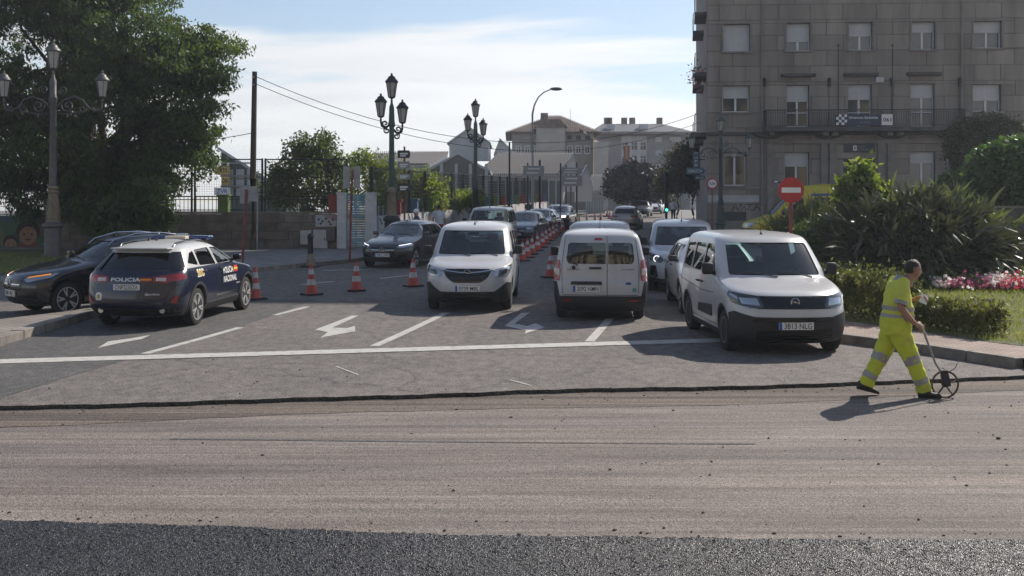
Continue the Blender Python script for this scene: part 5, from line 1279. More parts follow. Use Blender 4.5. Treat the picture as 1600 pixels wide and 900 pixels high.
# windows
def window(T, u0, u1, h0, h1, kind, sf, y=RD):
    w = u1 - u0; h = h1 - h0
    f = MB(); t = .055
    for a, c, d, e in ((u0, u0 + t, h0, h1), (u1 - t, u1, h0, h1), (u0 + t, u1 - t, h0, h0 + t), (u0 + t, u1 - t, h1 - t, h1)): f.box(((a + c) / 2, y - .03, (d + e) / 2), (c - a, .06, e - d))
    f.box(((u0 + u1) / 2, y - .035, (h0 + h1) / 2), (.10, .06, h - 2 * t))
    if kind == 'door': f.box(((u0 + u1) / 2, y - .032, h0 + h * .34), (w - 2 * t, .05, .05))
    fr = f.build('window', MT['alu'], T)
    for a, c in ((u0 + t, (u0 + u1) / 2 - .05), ((u0 + u1) / 2 + .05, u1 - t)):
        p = MB(); p.add([(a, y - .015, h0 + t), (c, y - .015, h0 + t), (c, y - .015, h1 - t), (a, y - .015, h1 - t)], [(0, 1, 2, 3)]); p.build('pane', MT['pane'], fr, fix=False)
    if sf > 0:
        p = MB(); hb = h1 - (h - .02) * sf; k = max(2, int((h1 - hb) / .09)); s = (h1 - hb) / k
        for i in range(k): p.box(((u0 + u1) / 2, y - .075 + .004 * (i % 2), hb + (i + .5) * s), (w - .03, .022, s - .006))
        p.build('roller_shutter', MT['shutter'], fr)
for (u0, u1, h0, h1, kd, sf) in wins:
    if kd == 'entry':
        f = MB(); t = .10; y = RD + .02
        for a, c, d, e in ((u0, u0 + t, h0, h1), (u1 - t, u1, h0, h1), (u0 + t, u1 - t, h1 - t, h1)): f.box(((a + c) / 2, y - .1, (d + e) / 2), (c - a, .12, e - d))
        dr = f.build('entrance_door', MT['signdark'], BLD)
        for a, c in ((u0 + t, (u0 + u1) / 2 - .03), ((u0 + u1) / 2 + .03, u1 - t)):
            p = MB(); p.add([(a, y - .06, h0), (c, y - .06, h0), (c, y - .06, h1 - t), (a, y - .06, h1 - t)], [(0, 1, 2, 3)]); p.build('pane', MT['glazing'], dr, fix=False)
            p = MB()
            for i in range(1, 7): p.box((a + (c - a) * i / 7, y - .075, (h0 + h1) / 2), (.018, .02, h1 - h0 - t))
            p.build('door_grille', MT['rail'], dr)
        continue
    window(BLD, u0, u1, h0, h1, kd, sf)
    p = MB(); t = .09
    if h0 > 8.5 or kd == 'low':
        for a, c, d, e in ((u0 - t, u0, h0 - .06, h1 + t), (u1, u1 + t, h0 - .06, h1 + t), (u0, u1, h1, h1 + t)): p.box(((a + c) / 2, -.028, (d + e) / 2), (c - a, .05, e - d))
    p.box(((u0 + u1) / 2, -.035, h0 - .05), (u1 - u0 + .24, .13, .09)); p.build('window_surround', MT['stonetrim'], BLD)
# ledges, pilasters, downpipes, plinth
def strip_box(name, px0, px1, y0, y1, dep, m, yoff=0):
    u0, h1 = fp(px0, y0); u1, h0 = fp(px1, y1); p = MB(); p.box(((u0 + u1) / 2, -dep / 2 + .0 - yoff, (h0 + h1) / 2), (u1 - u0, dep, h1 - h0)); return p.build(name, m, BLD, None, .008)
for x0, x1, y in ((1220, 1273, 116), (1317, 1371, 115), (1416, 1469, 114)): strip_box('door_ledge', x0, x1, y, y + 4, .30, MT['stonedark'])
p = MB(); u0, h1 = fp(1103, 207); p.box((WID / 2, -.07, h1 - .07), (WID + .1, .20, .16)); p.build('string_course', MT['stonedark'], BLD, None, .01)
strip_box('cornice_band', 1200, 1490, 219, 224, .12, MT['stonetrim'])
for x0, x1 in ((1198, 1209), (1282, 1293), (1296, 1307), (1371, 1383), (1386, 1398), (1477, 1490)): strip_box('pilaster', x0, x1, 224, 345, .10, MT['stonetrim'])
for px_ in (1190, 1502):
    u, h = fp(px_, 100); p = MB(); p.cyl((u, -.09, 0), (u, -.09, HT), .055, None, 8)
    for i in range(10): p.box((u, -.05, 1 + i * 3.1), (.16, .05, .05))
    p.build('downpipe', MT['stonetrim'], BLD, 50)
strip_box('plaster_patch', 1106, 1186, 305, 316, .012, MT['plaster'], .014)
u, h = fp(1162, 325); 
gw = MB()
for pts in ([(-.6, -.15), (-.42, .2), (-.25, -.15), (-.4, .0), (-.5, .0)], [(-.15, .2), (-.15, -.15), (.05, .1), (.1, -.15)], [(.15, .15), (.35, .2), (.2, -.1), (.45, -.1)], [(.5, -.12), (.68, .2), (.8, -.12), (.72, .02), (.58, .02)]): gw.tube([(u + a, -.018, h + c) for a, c in pts], .022, 4)
gw.build('graffiti', MT['ink'], BLD)
strip_box('basement_grille', 1131, 1166, 331, 345, .02, MT['signdark'], .014)
strip_box('lamp_bracket_box', 1368, 1380, 121, 129, .12, MT['shutter'])
for px_ in (1194, 1295, 1392, 1498):
    u, h = fp(px_, 130); p = MB(); p.cyl((u, -.12, h - .2), (u, -.12, h + .25), .06, .09, 8); p.cyl((u, -.06, h - 1.9), (u, -.06, h - .2), .012, None, 6); p.build('wall_lamp', MT['rail'], BLD, 50)
# first floor balcony
u0, hs2 = fp(1192, 200); u1, _ = fp(1498, 200); hd = .9
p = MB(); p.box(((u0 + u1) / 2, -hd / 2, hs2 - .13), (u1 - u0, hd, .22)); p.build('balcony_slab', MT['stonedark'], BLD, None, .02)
ht = fp(1300, 174)[1]
p = MB(); p.box(((u0 + u1) / 2, -hd + .05, ht), (u1 - u0, .045, .045)); p.box(((u0 + u1) / 2, -hd + .05, hs2 + .05), (u1 - u0, .03, .03))
for ux in (u0 + .02, u1 - .02): p.box((ux, -hd / 2, ht), (.04, hd - .1, .04)); p.box((ux, -hd / 2, hs2 + .05), (.03, hd - .1, .03)); p.box((ux, -hd + .05, (ht + hs2) / 2), (.05, .05, ht - hs2))
p.build('balcony_rail', MT['rail'], BLD)
p = MB(); k = int((u1 - u0) / .115)
for i in range(k + 1): p.box((u0 + (u1 - u0) * i / k, -hd + .05, (ht + hs2) / 2 + .02), (.018, .018, ht - hs2 - .06))
for ux in (u0 + .02, u1 - .02):
    for i in range(1, 7): p.box((ux, -hd + .05 + i * .12, (ht + hs2) / 2 + .02), (.018, .018, ht - hs2 - .06))
tag(p.build('balcony_bars', MT['rail'], BLD), kind='stuff')
for px_ in (1203, 1287, 1301, 1386, 1402, 1486):
    u, h = fp(px_, 209); p = MB(); p.box((u, -.30, h), (.28, .58, .26)); p.build('balcony_corbel', MT['stonetrim'], BLD, None, .03)
for pc in (1203, 1294, 1394, 1486):
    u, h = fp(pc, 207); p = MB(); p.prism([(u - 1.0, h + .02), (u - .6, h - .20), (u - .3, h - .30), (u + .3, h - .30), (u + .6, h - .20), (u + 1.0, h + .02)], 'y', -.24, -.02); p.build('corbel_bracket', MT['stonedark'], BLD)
# banner hung on the railing: a thing of its own
bu0, bh1 = fp(1301, 181); bu1, bh0 = fp(1386, 198); yb = -hd - .01
bu0 *= (BY - .9) / BY; 
M0 = Matrix.Translation((BX, BY, Bg)) @ Matrix.Rotation(BR, 4, 'Z')
BN = thing('banner', 'long dark blue health service banner with chequers and 061 on the balcony rail', 'banner', M0 @ Vector(((bu0 + bu1) / 2, yb, bh0)), BR)
w, h = bu1 - bu0, bh1 - bh0
p = MB(); p.box((0, 0, h / 2), (w, .015, h)); p.build('cloth', pm('banner_blue', (.035, .05, .085), .7), BN)
p = MB(); p.box((w / 2 - .27, -.009, h / 2), (.54, .008, h - .02)); wp = p.build('white_panel', MT['signwhite'], BN)
FM = Matrix(((1, 0, 0, 0), (0, 0, -1, 0), (0, 1, 0, 0), (0, 0, 0, 1)))
flat_text('number', '061', .40, .20, Matrix.Translation((w / 2 - .27, -.016, h / 2)) @ FM, MT['ink'], wp, .02)
flat_text('lettering', 'Urxencias Sanitarias', 1.42, .13, Matrix.Translation((-.02, -.012, h * .70)) @ FM, MT['lettering'], BN, .012)
flat_text('lettering', 'de Galicia', .5, .07, Matrix.Translation((.05, -.012, h * .28)) @ FM, MT['signback'], BN)
p = MB(); cs = h / 4.2
for i in range(4):
    for j in range(4):
        if (i + j) % 2 == 0: p.add([(-w / 2 + .05 + i * cs, -.011, .02 + j * cs), (-w / 2 + .05 + (i + 1) * cs, -.011, .02 + j * cs), (-w / 2 + .05 + (i + 1) * cs, -.011, .02 + (j + 1) * cs), (-w / 2 + .05 + i * cs, -.011, .02 + (j + 1) * cs)], [(0, 1, 2, 3)])
p.build('chequers', MT['signwhite'], BN, fix=False)
# entrance sign
su0, sh1 = fp(1318, 225); su1, sh0 = fp(1366, 238)
SG = thing('entrance_sign', 'dark sign panel with a small white emblem over the building entrance', 'sign', M0 @ Vector(((su0 + su1) / 2, -.06, sh0)), BR)
p = MB(); p.box((0, 0, (sh1 - sh0) / 2), (su1 - su0, .05, sh1 - sh0)); p.build('panel', MT['signdark'], SG)
p = MB(); p.box((-.22, -.03, (sh1 - sh0) / 2), (.18, .01, .26)); em = p.build('emblem', MT['signwhite'], SG)
p = MB(); p.box((-.22, -.037, (sh1 - sh0) / 2), (.07, .006, .12)); p.build('emblem_cup', MT['pblue'], em)
flat_text('lettering', 'XUNTA', .36, .08, Matrix.Translation((.10, -.032, (sh1 - sh0) * .66)) @ FM, MT['signback'], SG)
flat_text('lettering', 'DE GALICIA', .56, .08, Matrix.Translation((.20, -.032, (sh1 - sh0) * .34)) @ FM, MT['signback'], SG)
# flag poles on the balcony
for px_, lb in ((1303, 'left bare flagpole at the chequered end of the balcony banner'), (1386, 'right bare flagpole beside the 061 panel of the banner')):
    u, h0 = fp(px_, 198); _, h1 = fp(px_, 75); T = thing('flagpole', lb, 'flagpole', M0 @ Vector((u, -hd + .02, h0)), BR, 'balcony flagpoles')
    p = MB(); p.cyl((0, 0, 0), (0, 0, h1 - h0), .03, .02, 8); p.build('pole', MT['rail'], T, 50); p = MB(); p.ball((0, 0, h1 - h0), .05); p.build('finial', MT['rail'], T, 50)
# balconies on the street side with plants
for kf in range(4):
    hz_ = fp(1100, 205)[1] + dh * kf
    for t0 in (2.2, 8.0):
        c = sv * t0; p = MB(); nrm = Vector((-sv.y, sv.x, 0)); M = Matrix.Translation(Vector((c.x, c.y, hz_)) + nrm * .3) @ Matrix.Rotation(math.atan2(sv.y, sv.x), 4, 'Z')
        p.add([M @ Vector(v) for v in MB().box((0, 0, -.1), (2.6, .6, .2)).v], MB().box((0, 0, 0), (1, 1, 1)).f); sl = p.build('side_balcony', MT['stonedark'], BLD)
        p = MB()
        for i in range(15): p.add([M @ Vector(v) for v in MB().box((-1.25 + i * .178, .28, .5), (.02, .02, 1.0)).v], MB().box((0, 0, 0), (1, 1, 1)).f)
        p.add([M @ Vector(v) for v in MB().box((0, .28, 1.0), (2.6, .04, .04)).v], MB().box((0, 0, 0), (1, 1, 1)).f); p.build('side_railing', MT['rail'], sl)
c = sv * 3.0; nrm = Vector((-sv.y, sv.x, 0)); q = M0 @ (Vector((c.x, c.y, fp(1100, 118)[1])) + nrm * .42)
r2 = np.random.default_rng(5); P = r2.normal(size=(260, 3)) * np.array([.25, .45, .28]) + np.array([0, 0, .35])
T = thing('balcony_plant', 'pink flowering plant hanging over the side balcony of the stone building', 'plant', q); p = MB(); p.box((0, 0, 0), (.2, .7, .2)); p.build('trough', MT['redpost'], T)
leaves_mesh('leaves', P[:140], .16, .5, r2, MT['leaf_shrub'], T); leaves_mesh('flowers', P[140:], .13, .8, r2, MT['fl_pink'], T)
# shop signs on the street side
c = sv * 4.5; q = M0 @ (Vector((c.x, c.y, 0)) + nrm * .02)
def sidesign(name, lb, px0, px1, py0, py1, txt, m, tm=None, Y=57.0):
    a = at(px0, py1, Y); d = at(px1, py0, Y); T = thing(name, lb, 'sign', ((a.x + d.x) / 2, Y, a.z)); w, h = d.x - a.x, d.z - a.z
    p = MB(); p.box((0, 0, h / 2), (w, .12, h)); p.build('panel', MT[m], T, None, .015)
    if h > w:
        for i, ch in enumerate(txt): flat_text('letter', ch, w * .55, h / len(txt) * .6, Matrix.Translation((0, -.066, h - (i + .5) * h / len(txt))) @ FM, MT['lettering'], T, .02)
    else: flat_text('lettering', txt, w * .86, h * .5, Matrix.Translation((0, -.066, h / 2)) @ FM, MT['lettering'], T, .02)
    p = MB(); p.box((w / 2 + .2, 0, h / 2), (.45, .05, .05)); p.build('bracket', MT['rail'], T)
sidesign('shop_sign', 'horizontal blue shop sign reading GALICIA beside the stone building', 1073, 1100, 262, 272, 'GALICIA', 'signblue')
sidesign('shop_sign', 'upright pale blue shop sign above the GALICIA sign', 1084, 1092, 237, 261, 'CAFE', 'signblue', Y=58.2)
sidesign('shop_sign', 'small blue shop sign below the GALICIA sign', 1087, 1101, 274, 281, 'BAR', 'signblue', Y=58.0)

# ------------------------------------------------------------------ far buildings
def boxbuilding(T, x0, x1, y0, y1, z0, z1, m, name='wall'):
    p = MB(); p.box(((x0 + x1) / 2, (y0 + y1) / 2, (z0 + z1) / 2), (x1 - x0, y1 - y0, z1 - z0)); return p.build(name, m, T)
def simple_window(T, x0, x1, z0, z1, y, arch=False, frame=True, m='pane'):
    f = MB(); t = .12
    if frame:
        for a, c, d, e in ((x0 - t, x0, z0 - t, z1 + t), (x1, x1 + t, z0 - t, z1 + t), (x0, x1, z1, z1 + t), (x0, x1, z0 - t, z0), ((x0 + x1) / 2 - .04, (x0 + x1) / 2 + .04, z0, z1), (x0, x1, z0 + (z1 - z0) * .6, z0 + (z1 - z0) * .6 + .07)): f.box(((a + c) / 2, y - .05, (d + e) / 2), (c - a, .1, e - d))
    else: f.box(((x0 + x1) / 2, y - .03, z0 - .05), (x1 - x0 + .2, .1, .08))
    fr = f.build('window', MT['alu'] if frame else MT['stonetrim'], T)
    p = MB(); p.add([(x0, y - .02, z0), (x1, y - .02, z0), (x1, y - .02, z1), (x0, y - .02, z1)], [(0, 1, 2, 3)]); p.build('pane', MT[m], fr, fix=False)
def xz(px, py, Y): p = at(px, py, Y); return p.x, p.z
# school with tiled roof
Y = 128.0; T = thing('school_building', 'beige school with a tiled hip roof and a blank pale gable in the middle', 'building', (0, 0, 0))
x0, zt = xz(800, 208, Y); x1, _ = xz(928, 208, Y); boxbuilding(T, x0, x1, Y, Y + 14, 1, zt, MT['render1'])
a, zb = xz(838, 206, Y - 1); c, _ = xz(883, 206, Y - 1); boxbuilding(T, a, c, Y - 1, Y - .02, 1, zb + .6, MT['renderblank'], 'gable')
zr = xz(870, 189, Y)[1]
p = MB(); o = .8; xm0, xm1 = xz(862, 0, Y)[0], xz(880, 0, Y)[0]
p.add([(x0 - o, Y - o, zt), (x1 + o, Y - o, zt), (x1 + o, Y + 14 + o, zt), (x0 - o, Y + 14 + o, zt), (xm0, Y + 7, zr + 1.2), (xm1, Y + 7, zr + 1.2)], [(0, 1, 5, 4), (1, 2, 5), (2, 3, 4, 5), (3, 0, 4), (3, 2, 1, 0)])
for i in range(46):                        # rows of tile ridges on the front slope
    t = (i + .5) / 46; xa = x0 - o + (x1 - x0 + 2 * o) * t
    lim = min(1, (xa - (x0 - o)) / (xm0 - x0 + o) if xa < xm0 else 1, (x1 + o - xa) / (x1 + o - xm1) if xa > xm1 else 1)
    p.bar((xa, Y - o, zt + .08), (xa, Y - o + (7 + o) * lim, zt + .08 + (zr + 1.2 - zt) * lim), .13, .13)
p.build('roof', MT['tile'], T)
p = MB(); p.box((xz(852, 0, Y)[0], Y + 4, zr - .2), (.9, .9, 3.0)); p.build('chimney', MT['tile'], T)
p = MB(); p.prism([(a - .3, zb + .55), (c + .3, zb + .55), (c - .6, zb + 1.5), (a + .6, zb + 1.5)], 'y', Y - 1.3, Y + .5); p.build('gable_roof', MT['tile'], T)
for px0, px1 in ((805, 814), (819, 828), (833, 837.5), (886, 894), (900, 908), (914, 922)):
    a, zt_ = xz(px0, 212, Y); c, zb_ = xz(px1, 218, Y); simple_window(T, a, c, zb_, zt_, Y, frame=False)
for px0, px1 in ((807, 813), (821, 827), (833, 837), (887, 893), (900.5, 907), (914.5, 920.5)):
    a, zt_ = xz(px0, 229, Y); c, zb_ = xz(px1, 239, Y); simple_window(T, a, c, zb_, zt_, Y)
p = MB(); q = at(894, 204, Y); p.cyl((q.x, Y + 4, q.z), (q.x, Y + 4, q.z + 3.0), .03, .02, 5); p.build('aerial', MT['rail'], T)
# ochre wing to its right
T = thing('ochre_wing', 'ochre rendered wing with a tiled eave right of the school', 'building'); Y2 = 126.0
x0, zt = xz(927, 222, Y2); x1, _ = xz(963, 222, Y2)
p = MB(); p.add([(x0, Y2, 1), (x1, Y2 + 16, 1), (x1, Y2 + 16, zt), (x0, Y2, zt + .6), (x0, Y2 + 22, 1), (x0, Y2 + 22, zt)], [(0, 1, 2, 3), (0, 3, 5, 4), (4, 5, 2, 1)]); p.build('wall', MT['ochre'], T, fix=False)
p = MB(); p.add([(x0 - 1.2, Y2 - .8, zt + 1.3), (x1 + .6, Y2 + 16, zt + .1), (x1, Y2 + 20, zt + .9), (x0 - 2, Y2 + 10, zt + 3.0), (x0 - 1.2, Y2 - .8, zt + 1.1), (x1 + .6, Y2 + 16, zt - .1), (x1, Y2 + 20, zt + .7), (x0 - 2, Y2 + 10, zt + 2.8)], [(0, 1, 2, 3), (7, 6, 5, 4), (0, 4, 5, 1), (1, 5, 6, 2), (2, 6, 7, 3), (3, 7, 4, 0)]); p.build('roof', MT['tile'], T, fix=False)
p = MB(); p.box((x0 + .9, Y2 - .05, zt / 2), (1.7, .3, zt)); p.build('pale_corner', MT['renderblank'], T)
# grey apartment block
Y = 150.0; T = thing('apartment_block', 'grey apartment block with slate mansard roof and white glazed galleries', 'building')
x0, zt = xz(930, 208, Y); x1, _ = xz(1078, 208, Y); boxbuilding(T, x0, x1, Y, Y + 16, 1, zt, MT['greyblock'])
zr = xz(0, 190, Y)[1]
p = MB(); a, c = xz(945, 0, Y)[0], xz(1040, 0, Y)[0]; p.add([(x0 - 1, Y - 1, zt), (x1 + 1, Y - 1, zt), (x1 + 1, Y + 17, zt), (x0 - 1, Y + 17, zt), (a, Y + 4, zr), (c, Y + 4, zr), (c, Y + 12, zr), (a, Y + 12, zr)], [(0, 1, 5, 4), (1, 2, 6, 5), (2, 3, 7, 6), (3, 0, 4, 7), (4, 5, 6, 7), (3, 2, 1, 0)]); p.build('roof', MT['slate'], T)
p = MB(); p.box(((x0 + x1) / 2, Y - .9, zt - .1), (x1 - x0 + 2.4, 2.2, .35)); p.build('eave', MT['stonetrim'], T)
for px_ in (953, 957, 981, 994, 1038): p = MB(); q = at(px_, 187, Y); p.box((q.x, Y + 5, q.z - .3), (.8, .8, 2.0)); p.build('chimney', MT['tile'], T)
for px_ in (956, 1008): q = at(px_, 197, Y - 1); p = MB(); p.box((q.x, Y + 1.2, q.z), (1.2, .8, .9)); p.build('skylight', MT['sheetgrey'], T)
for r_ in range(5):
    for px0, px1 in ((971, 982), (985, 996), (999, 1010)):
        a, zt_ = xz(px0, 213 + r_ * 21, Y); c, zb_ = xz(px1, 221 + r_ * 21, Y); p = MB(); p.box(((a + c) / 2, Y - .12, (zt_ + zb_) / 2), (c - a, .2, zt_ - zb_)); p.build('gallery_panel', MT['whiteblock'], T)
        a2, zt2 = xz(px0 + 1, 223 + r_ * 21, Y); c2, zb2 = xz(px1 - 1, 234 + r_ * 21, Y); simple_window(T, a2, c2, zb2, zt2, Y - .05)
    for px0, px1 in ((1024, 1034), (1046, 1064)):
        a, zt_ = xz(px0, 214 + r_ * 21, Y); c, zb_ = xz(px1, 222 + r_ * 21, Y); p = MB(); p.box(((a + c) / 2, Y - .1, (zt_ + zb_) / 2), (c - a, .16, zt_ - zb_)); p.build('window_panel', MT['whiteblock'], T)
for px_ in (983.5, 997.5): q = at(px_, 213, Y); p = MB(); p.box((q.x, Y - .3, q.z / 2), (.5, .5, q.z)); p.build('gallery_post', MT['whiteblock'], T)
q0 = at(1066, 0, Y); p = MB(); p.box((xz(1077, 0, Y)[0], Y - 4, 6.0), (2.4, 8, 12.0)); p.build('white_side', MT['whiteblock'], T)
# market halls with corrugated roofs
def hall(lb, ridge_px, ridge_py, eave_px, eave_py, Y, dep, ribs, gable=True, post=True, cat='hall'):
    """long roof slope facing the camera between two photo columns, with a gable at the right end"""
    T = thing('market_hall', lb, 'hall'); (rx0, rx1), (ex0, ex1) = ridge_px, eave_px
    A = at(rx0, ridge_py, Y + dep); Bp = at(rx1, ridge_py, Y + dep); C = at(ex1, eave_py, Y); D = at(ex0, eave_py, Y)
    p = MB(); t = Vector((0, 0, .12)); p.add([D, C, Bp, A, D - t, C - t, Bp - t, A - t], [(0, 1, 2, 3), (7, 6, 5, 4), (0, 4, 5, 1), (1, 5, 6, 2), (2, 6, 7, 3), (3, 7, 4, 0)])
    p.build('roof', MT['corrug'], T); p = MB()
    for i in range(ribs + 1):
        k = i / ribs; p.bar(D.lerp(C, k) + t * .6, A.lerp(Bp, k) + t * .6, .075, .22)
    tag(p.build('roof_ribs', MT['corrug_rib_shaded'], T), kind='stuff')
    bk = MB(); A2 = Vector((A.x, Y + 2 * dep, D.z)); B2 = Vector((C.x, Y + 2 * dep, D.z)); bk.add([A, Bp, B2, A2], [(0, 1, 2, 3)]); bk.build('back_roof', MT['corrug'], T, fix=False)
    w = MB(); w.add([(D.x, Y + .3, 0), (C.x, Y + .3, 0), (C.x, Y + .3, C.z - .1), (D.x, Y + .3, D.z - .1)], [(0, 1, 2, 3)]); w.add([(C.x, Y + .3, 0), (C.x, Y + 2 * dep, 0), (C.x, Y + 2 * dep, C.z - .1), (Bp.x, Y + dep, Bp.z - .1), (C.x, Y + .3, C.z - .1)], [(0, 1, 2, 3, 4)]); w.build('wall', MT['sheetgrey'], T, fix=False)
    g = MB()
    for i in range(1, 12):
        k = i / 12; g.box((D.x + (C.x - D.x) * k, Y + .24, D.z * .55), (.12, .06, D.z * .9))
    g.build('mullion', MT['sheetgrey'], T)
    gp_ = MB(); gp_.add([(D.x + .2, Y + .27, .3), (C.x - .2, Y + .27, .3), (C.x - .2, Y + .27, C.z - .5), (D.x + .2, Y + .27, D.z - .5)], [(0, 1, 2, 3)]); gp_.build('glazing', MT['glazing'], T, fix=False)
    return T
hall('long market hall with pale ribbed roof sloping to the street', (780, 896), 241, (745, 880), 274, 98, 7, 40)
hall('low market hall with ribbed roof behind the finger signs', (584, 700), 239, (584, 668), 258, 92, 7, 34)
hall('small far market hall roof near the plum tree', (925, 941), 275, (915, 946), 300, 112, 5, 9)
# white gable of the long hall
def gabled(name, lb, cat, pxs, apex, eave, base, Y, dep, wall, roof, lines=0):
    T = thing(name, lb, cat); (a, c) = pxs; A = at(a, eave, Y); C = at(c, eave, Y); P = at(*apex, Y); z0 = at(a, base, Y).z
    p = MB(); p.add([(A.x, Y, z0), (C.x, Y, z0), (C.x, Y, C.z), P, (A.x, Y, A.z)], [(0, 1, 2, 3, 4)]); p.add([(C.x, Y, z0), (C.x, Y + dep, z0), (C.x, Y + dep, C.z), (C.x, Y, C.z)], [(0, 1, 2, 3)]); p.add([(A.x, Y + dep, z0), (A.x, Y, z0), (A.x, Y, A.z), (A.x, Y + dep, A.z)], [(0, 1, 2, 3)]); p.build('wall', MT[wall], T, fix=False)
    o = .25; p = MB()
    for s0, s1 in ((A, P), (P, C)):
        d = (s1 - s0).normalized(); a0 = s0 - d * (o if s0 is A else 0); a1 = s1 + d * (o if s1 is C else 0)
        p.add([(a0.x, Y - o, a0.z + .03), (a1.x, Y - o, a1.z + .03), (a1.x, Y + dep, a1.z + .03), (a0.x, Y + dep, a0.z + .03), (a0.x, Y - o, a0.z + .2), (a1.x, Y - o, a1.z + .2), (a1.x, Y + dep, a1.z + .2), (a0.x, Y + dep, a0.z + .2)], [(0, 1, 2, 3), (4, 7, 6, 5), (0, 4, 5, 1), (1, 5, 6, 2), (2, 6, 7, 3), (3, 7, 4, 0)])
    p.build('roof', MT[roof], T)
    if lines:
        p = MB(); p.box(((A.x + C.x) / 2, Y - .03, A.z), (C.x - A.x, .06, .12))
        for i in range(1, lines):
            k = i / lines; x = A.x + (C.x - A.x) * k; zt_ = (A.z + (P.z - A.z) * (x - A.x) / (P.x - A.x)) if x < P.x else (C.z + (P.z - C.z) * (C.x - x) / (C.x - P.x)); p.box((x, Y - .03, (A.z + zt_) / 2), (.09, .06, zt_ - A.z)); p.box((x, Y - .03, (z0 + A.z) / 2), (.06, .05, A.z - z0))
        p.build('glazing_bar', MT['sheetgrey'], T)
    return T
gabled('lantern_tower', 'grey zinc roof lantern with a glazed gable behind the middle lamp post', 'building', (702, 764), (734, 201), 224, 252, 105, 9, 'sheetgrey', 'sheetgrey', 7)
gabled('lantern_tower', 'smaller grey roof lantern right of the glazed gable', 'building', (773, 803), (781, 219), 240, 250, 108, 7, 'sheetgrey', 'sheetgrey', 3)
T = gabled('entrance_gable', 'grey gabled hall front with posts behind the mesh fence', 'hall', (668, 762), (716, 242), 268, 330, 82, 8, 'glazing', 'sheetgrey', 0)
p = MB()
for px_ in (670, 690, 713, 735, 760):
    q = at(px_, 262, 81.7); p.box((q.x, 81.7, q.z / 2 + .5), (.22, .2, q.z - .4))
p.build('post', MT['sheetgrey'], T)
gabled('hall_gable', 'white triangular hall gable beside the traffic direction panels', 'hall', (872, 902), (897, 242), 272, 300, 100, 2, 'whiteblock', 'sheetgrey', 0)
gabled('hall_gable', 'farther white hall gable to the right of the direction panels', 'hall', (900, 925), (917, 260), 292, 315, 106, 2, 'whiteblock', 'sheetgrey', 0)
# dark green hall with a sloping roof behind the left fence
T = thing('green_hall', 'dark green hall with a steep lean-to roof and stacked signs behind the left fence', 'building'); Y = 72.0
A = at(346, 235, Y); Bp = at(438, 300, Y); z0 = G(Y) - 1
p = MB(); p.prism([(A.x, z0), (Bp.x, z0), (Bp.x, Bp.z), (A.x, A.z)], 'y', Y, Y + 10); p.build('wall', MT['greenhall'], T)
p = MB(); p.bar(A + Vector((-.2, 5, .15)), Bp + Vector((.4, 5, .05)), 10.4, .18); p.build('roof', MT['sheetgrey'], T)
for j, (py, h_) in enumerate(((268, .5), (282, .5), (296, .5))):
    for i in range(4):
        q = at(352 + i * 17, py, Y)
        if q.x + .5 < Bp.x - .2 and py > 235 + (352 + i * 17 - 346) * .72: simple_window(T, q.x, q.x + .55, q.z - .45, q.z + .15, Y, frame=False, m='sheetgrey')
for py in (255, 275, 291): q = at(346, py, Y); p = MB(); p.box(((A.x + at(395, 0, Y).x) / 2, Y - .15, q.z), (at(395, 0, Y).x - A.x, .25, .10)); p.build('floor_band', MT['galv'], T)
for nm, lb, px0, px1, py0, py1, m, tx in (('hall_sign', 'yellow and brown sign on the dark green hall', 336, 359, 260, 273, 'gold', 'ORTO'), ('hall_sign', 'small dark sign below the yellow one on the green hall', 346, 359, 276, 289, 'gold', 'DIA'), ('hall_sign', 'white sign with blue zigzag letters on the green hall', 335, 360, 293, 305, 'signwhite', 'ZVR')):
    a = at(px0, py1, Y - .4); d = at(px1, py0, Y - .4); S = thing(nm, lb, 'sign', ((a.x + d.x) / 2, Y - .4, a.z)); p = MB(); p.box((0, 0, (d.z - a.z) / 2), (d.x - a.x, .12, d.z - a.z)); p.build('panel', MT[m], S)
    flat_text('lettering', tx, (d.x - a.x) * .7, (d.z - a.z) * .55, Matrix.Translation((0, -.066, (d.z - a.z) / 2)) @ FM, MT['ink'] if m == 'gold' else MT['plateblue'], S, .02)

# ------------------------------------------------------------------ boundary walls and fences on the left
WY = 44.2
def wallpt(px, Y=WY): return (px - 800) * Y / F
bmesh_block = MB().box((0, 0, 0), (1, 1, 1)).mesh('wall_block'); bm = bmesh.new(); bm.from_mesh(bmesh_block); bmesh.ops.bevel(bm, geom=bm.edges[:], offset=.02, segments=1, affect='EDGES'); bm.to_mesh(bmesh_block); bm.free(); bmesh_block.materials.append(MT['wallstone'])
g0 = G(WY) + .12
SW = thing('stone_wall', 'brown stone block wall carrying black railings left of the painted gate', 'wall', (0, WY, g0)); x0, x1 = wallpt(88), wallpt(527); H = at(400, 334, WY).z - g0
p = MB(); p.box(((x0 + x1) / 2, .22, H / 2 - .3), (x1 - x0, .36, H + .55)); p.build('core', MT['mortar'], SW)
rb = random.Random(21); ch = H / 4
for r_ in range(4):
    u = x0 - (.45 if r_ % 2 else 0)
    while u < x1:
        wl = rb.uniform(.75, 1.25); a, c = max(u, x0), min(u + wl, x1)
        if c - a > .1:
            o = bpy.data.objects.new('wall_block', bmesh_block); COL.objects.link(o); o.parent = SW; o.location = ((a + c) / 2, .06 + rb.uniform(-.012, .012), ch * (r_ + .5)); o.scale = (c - a - .022, .16, ch - .022)
        u += wl
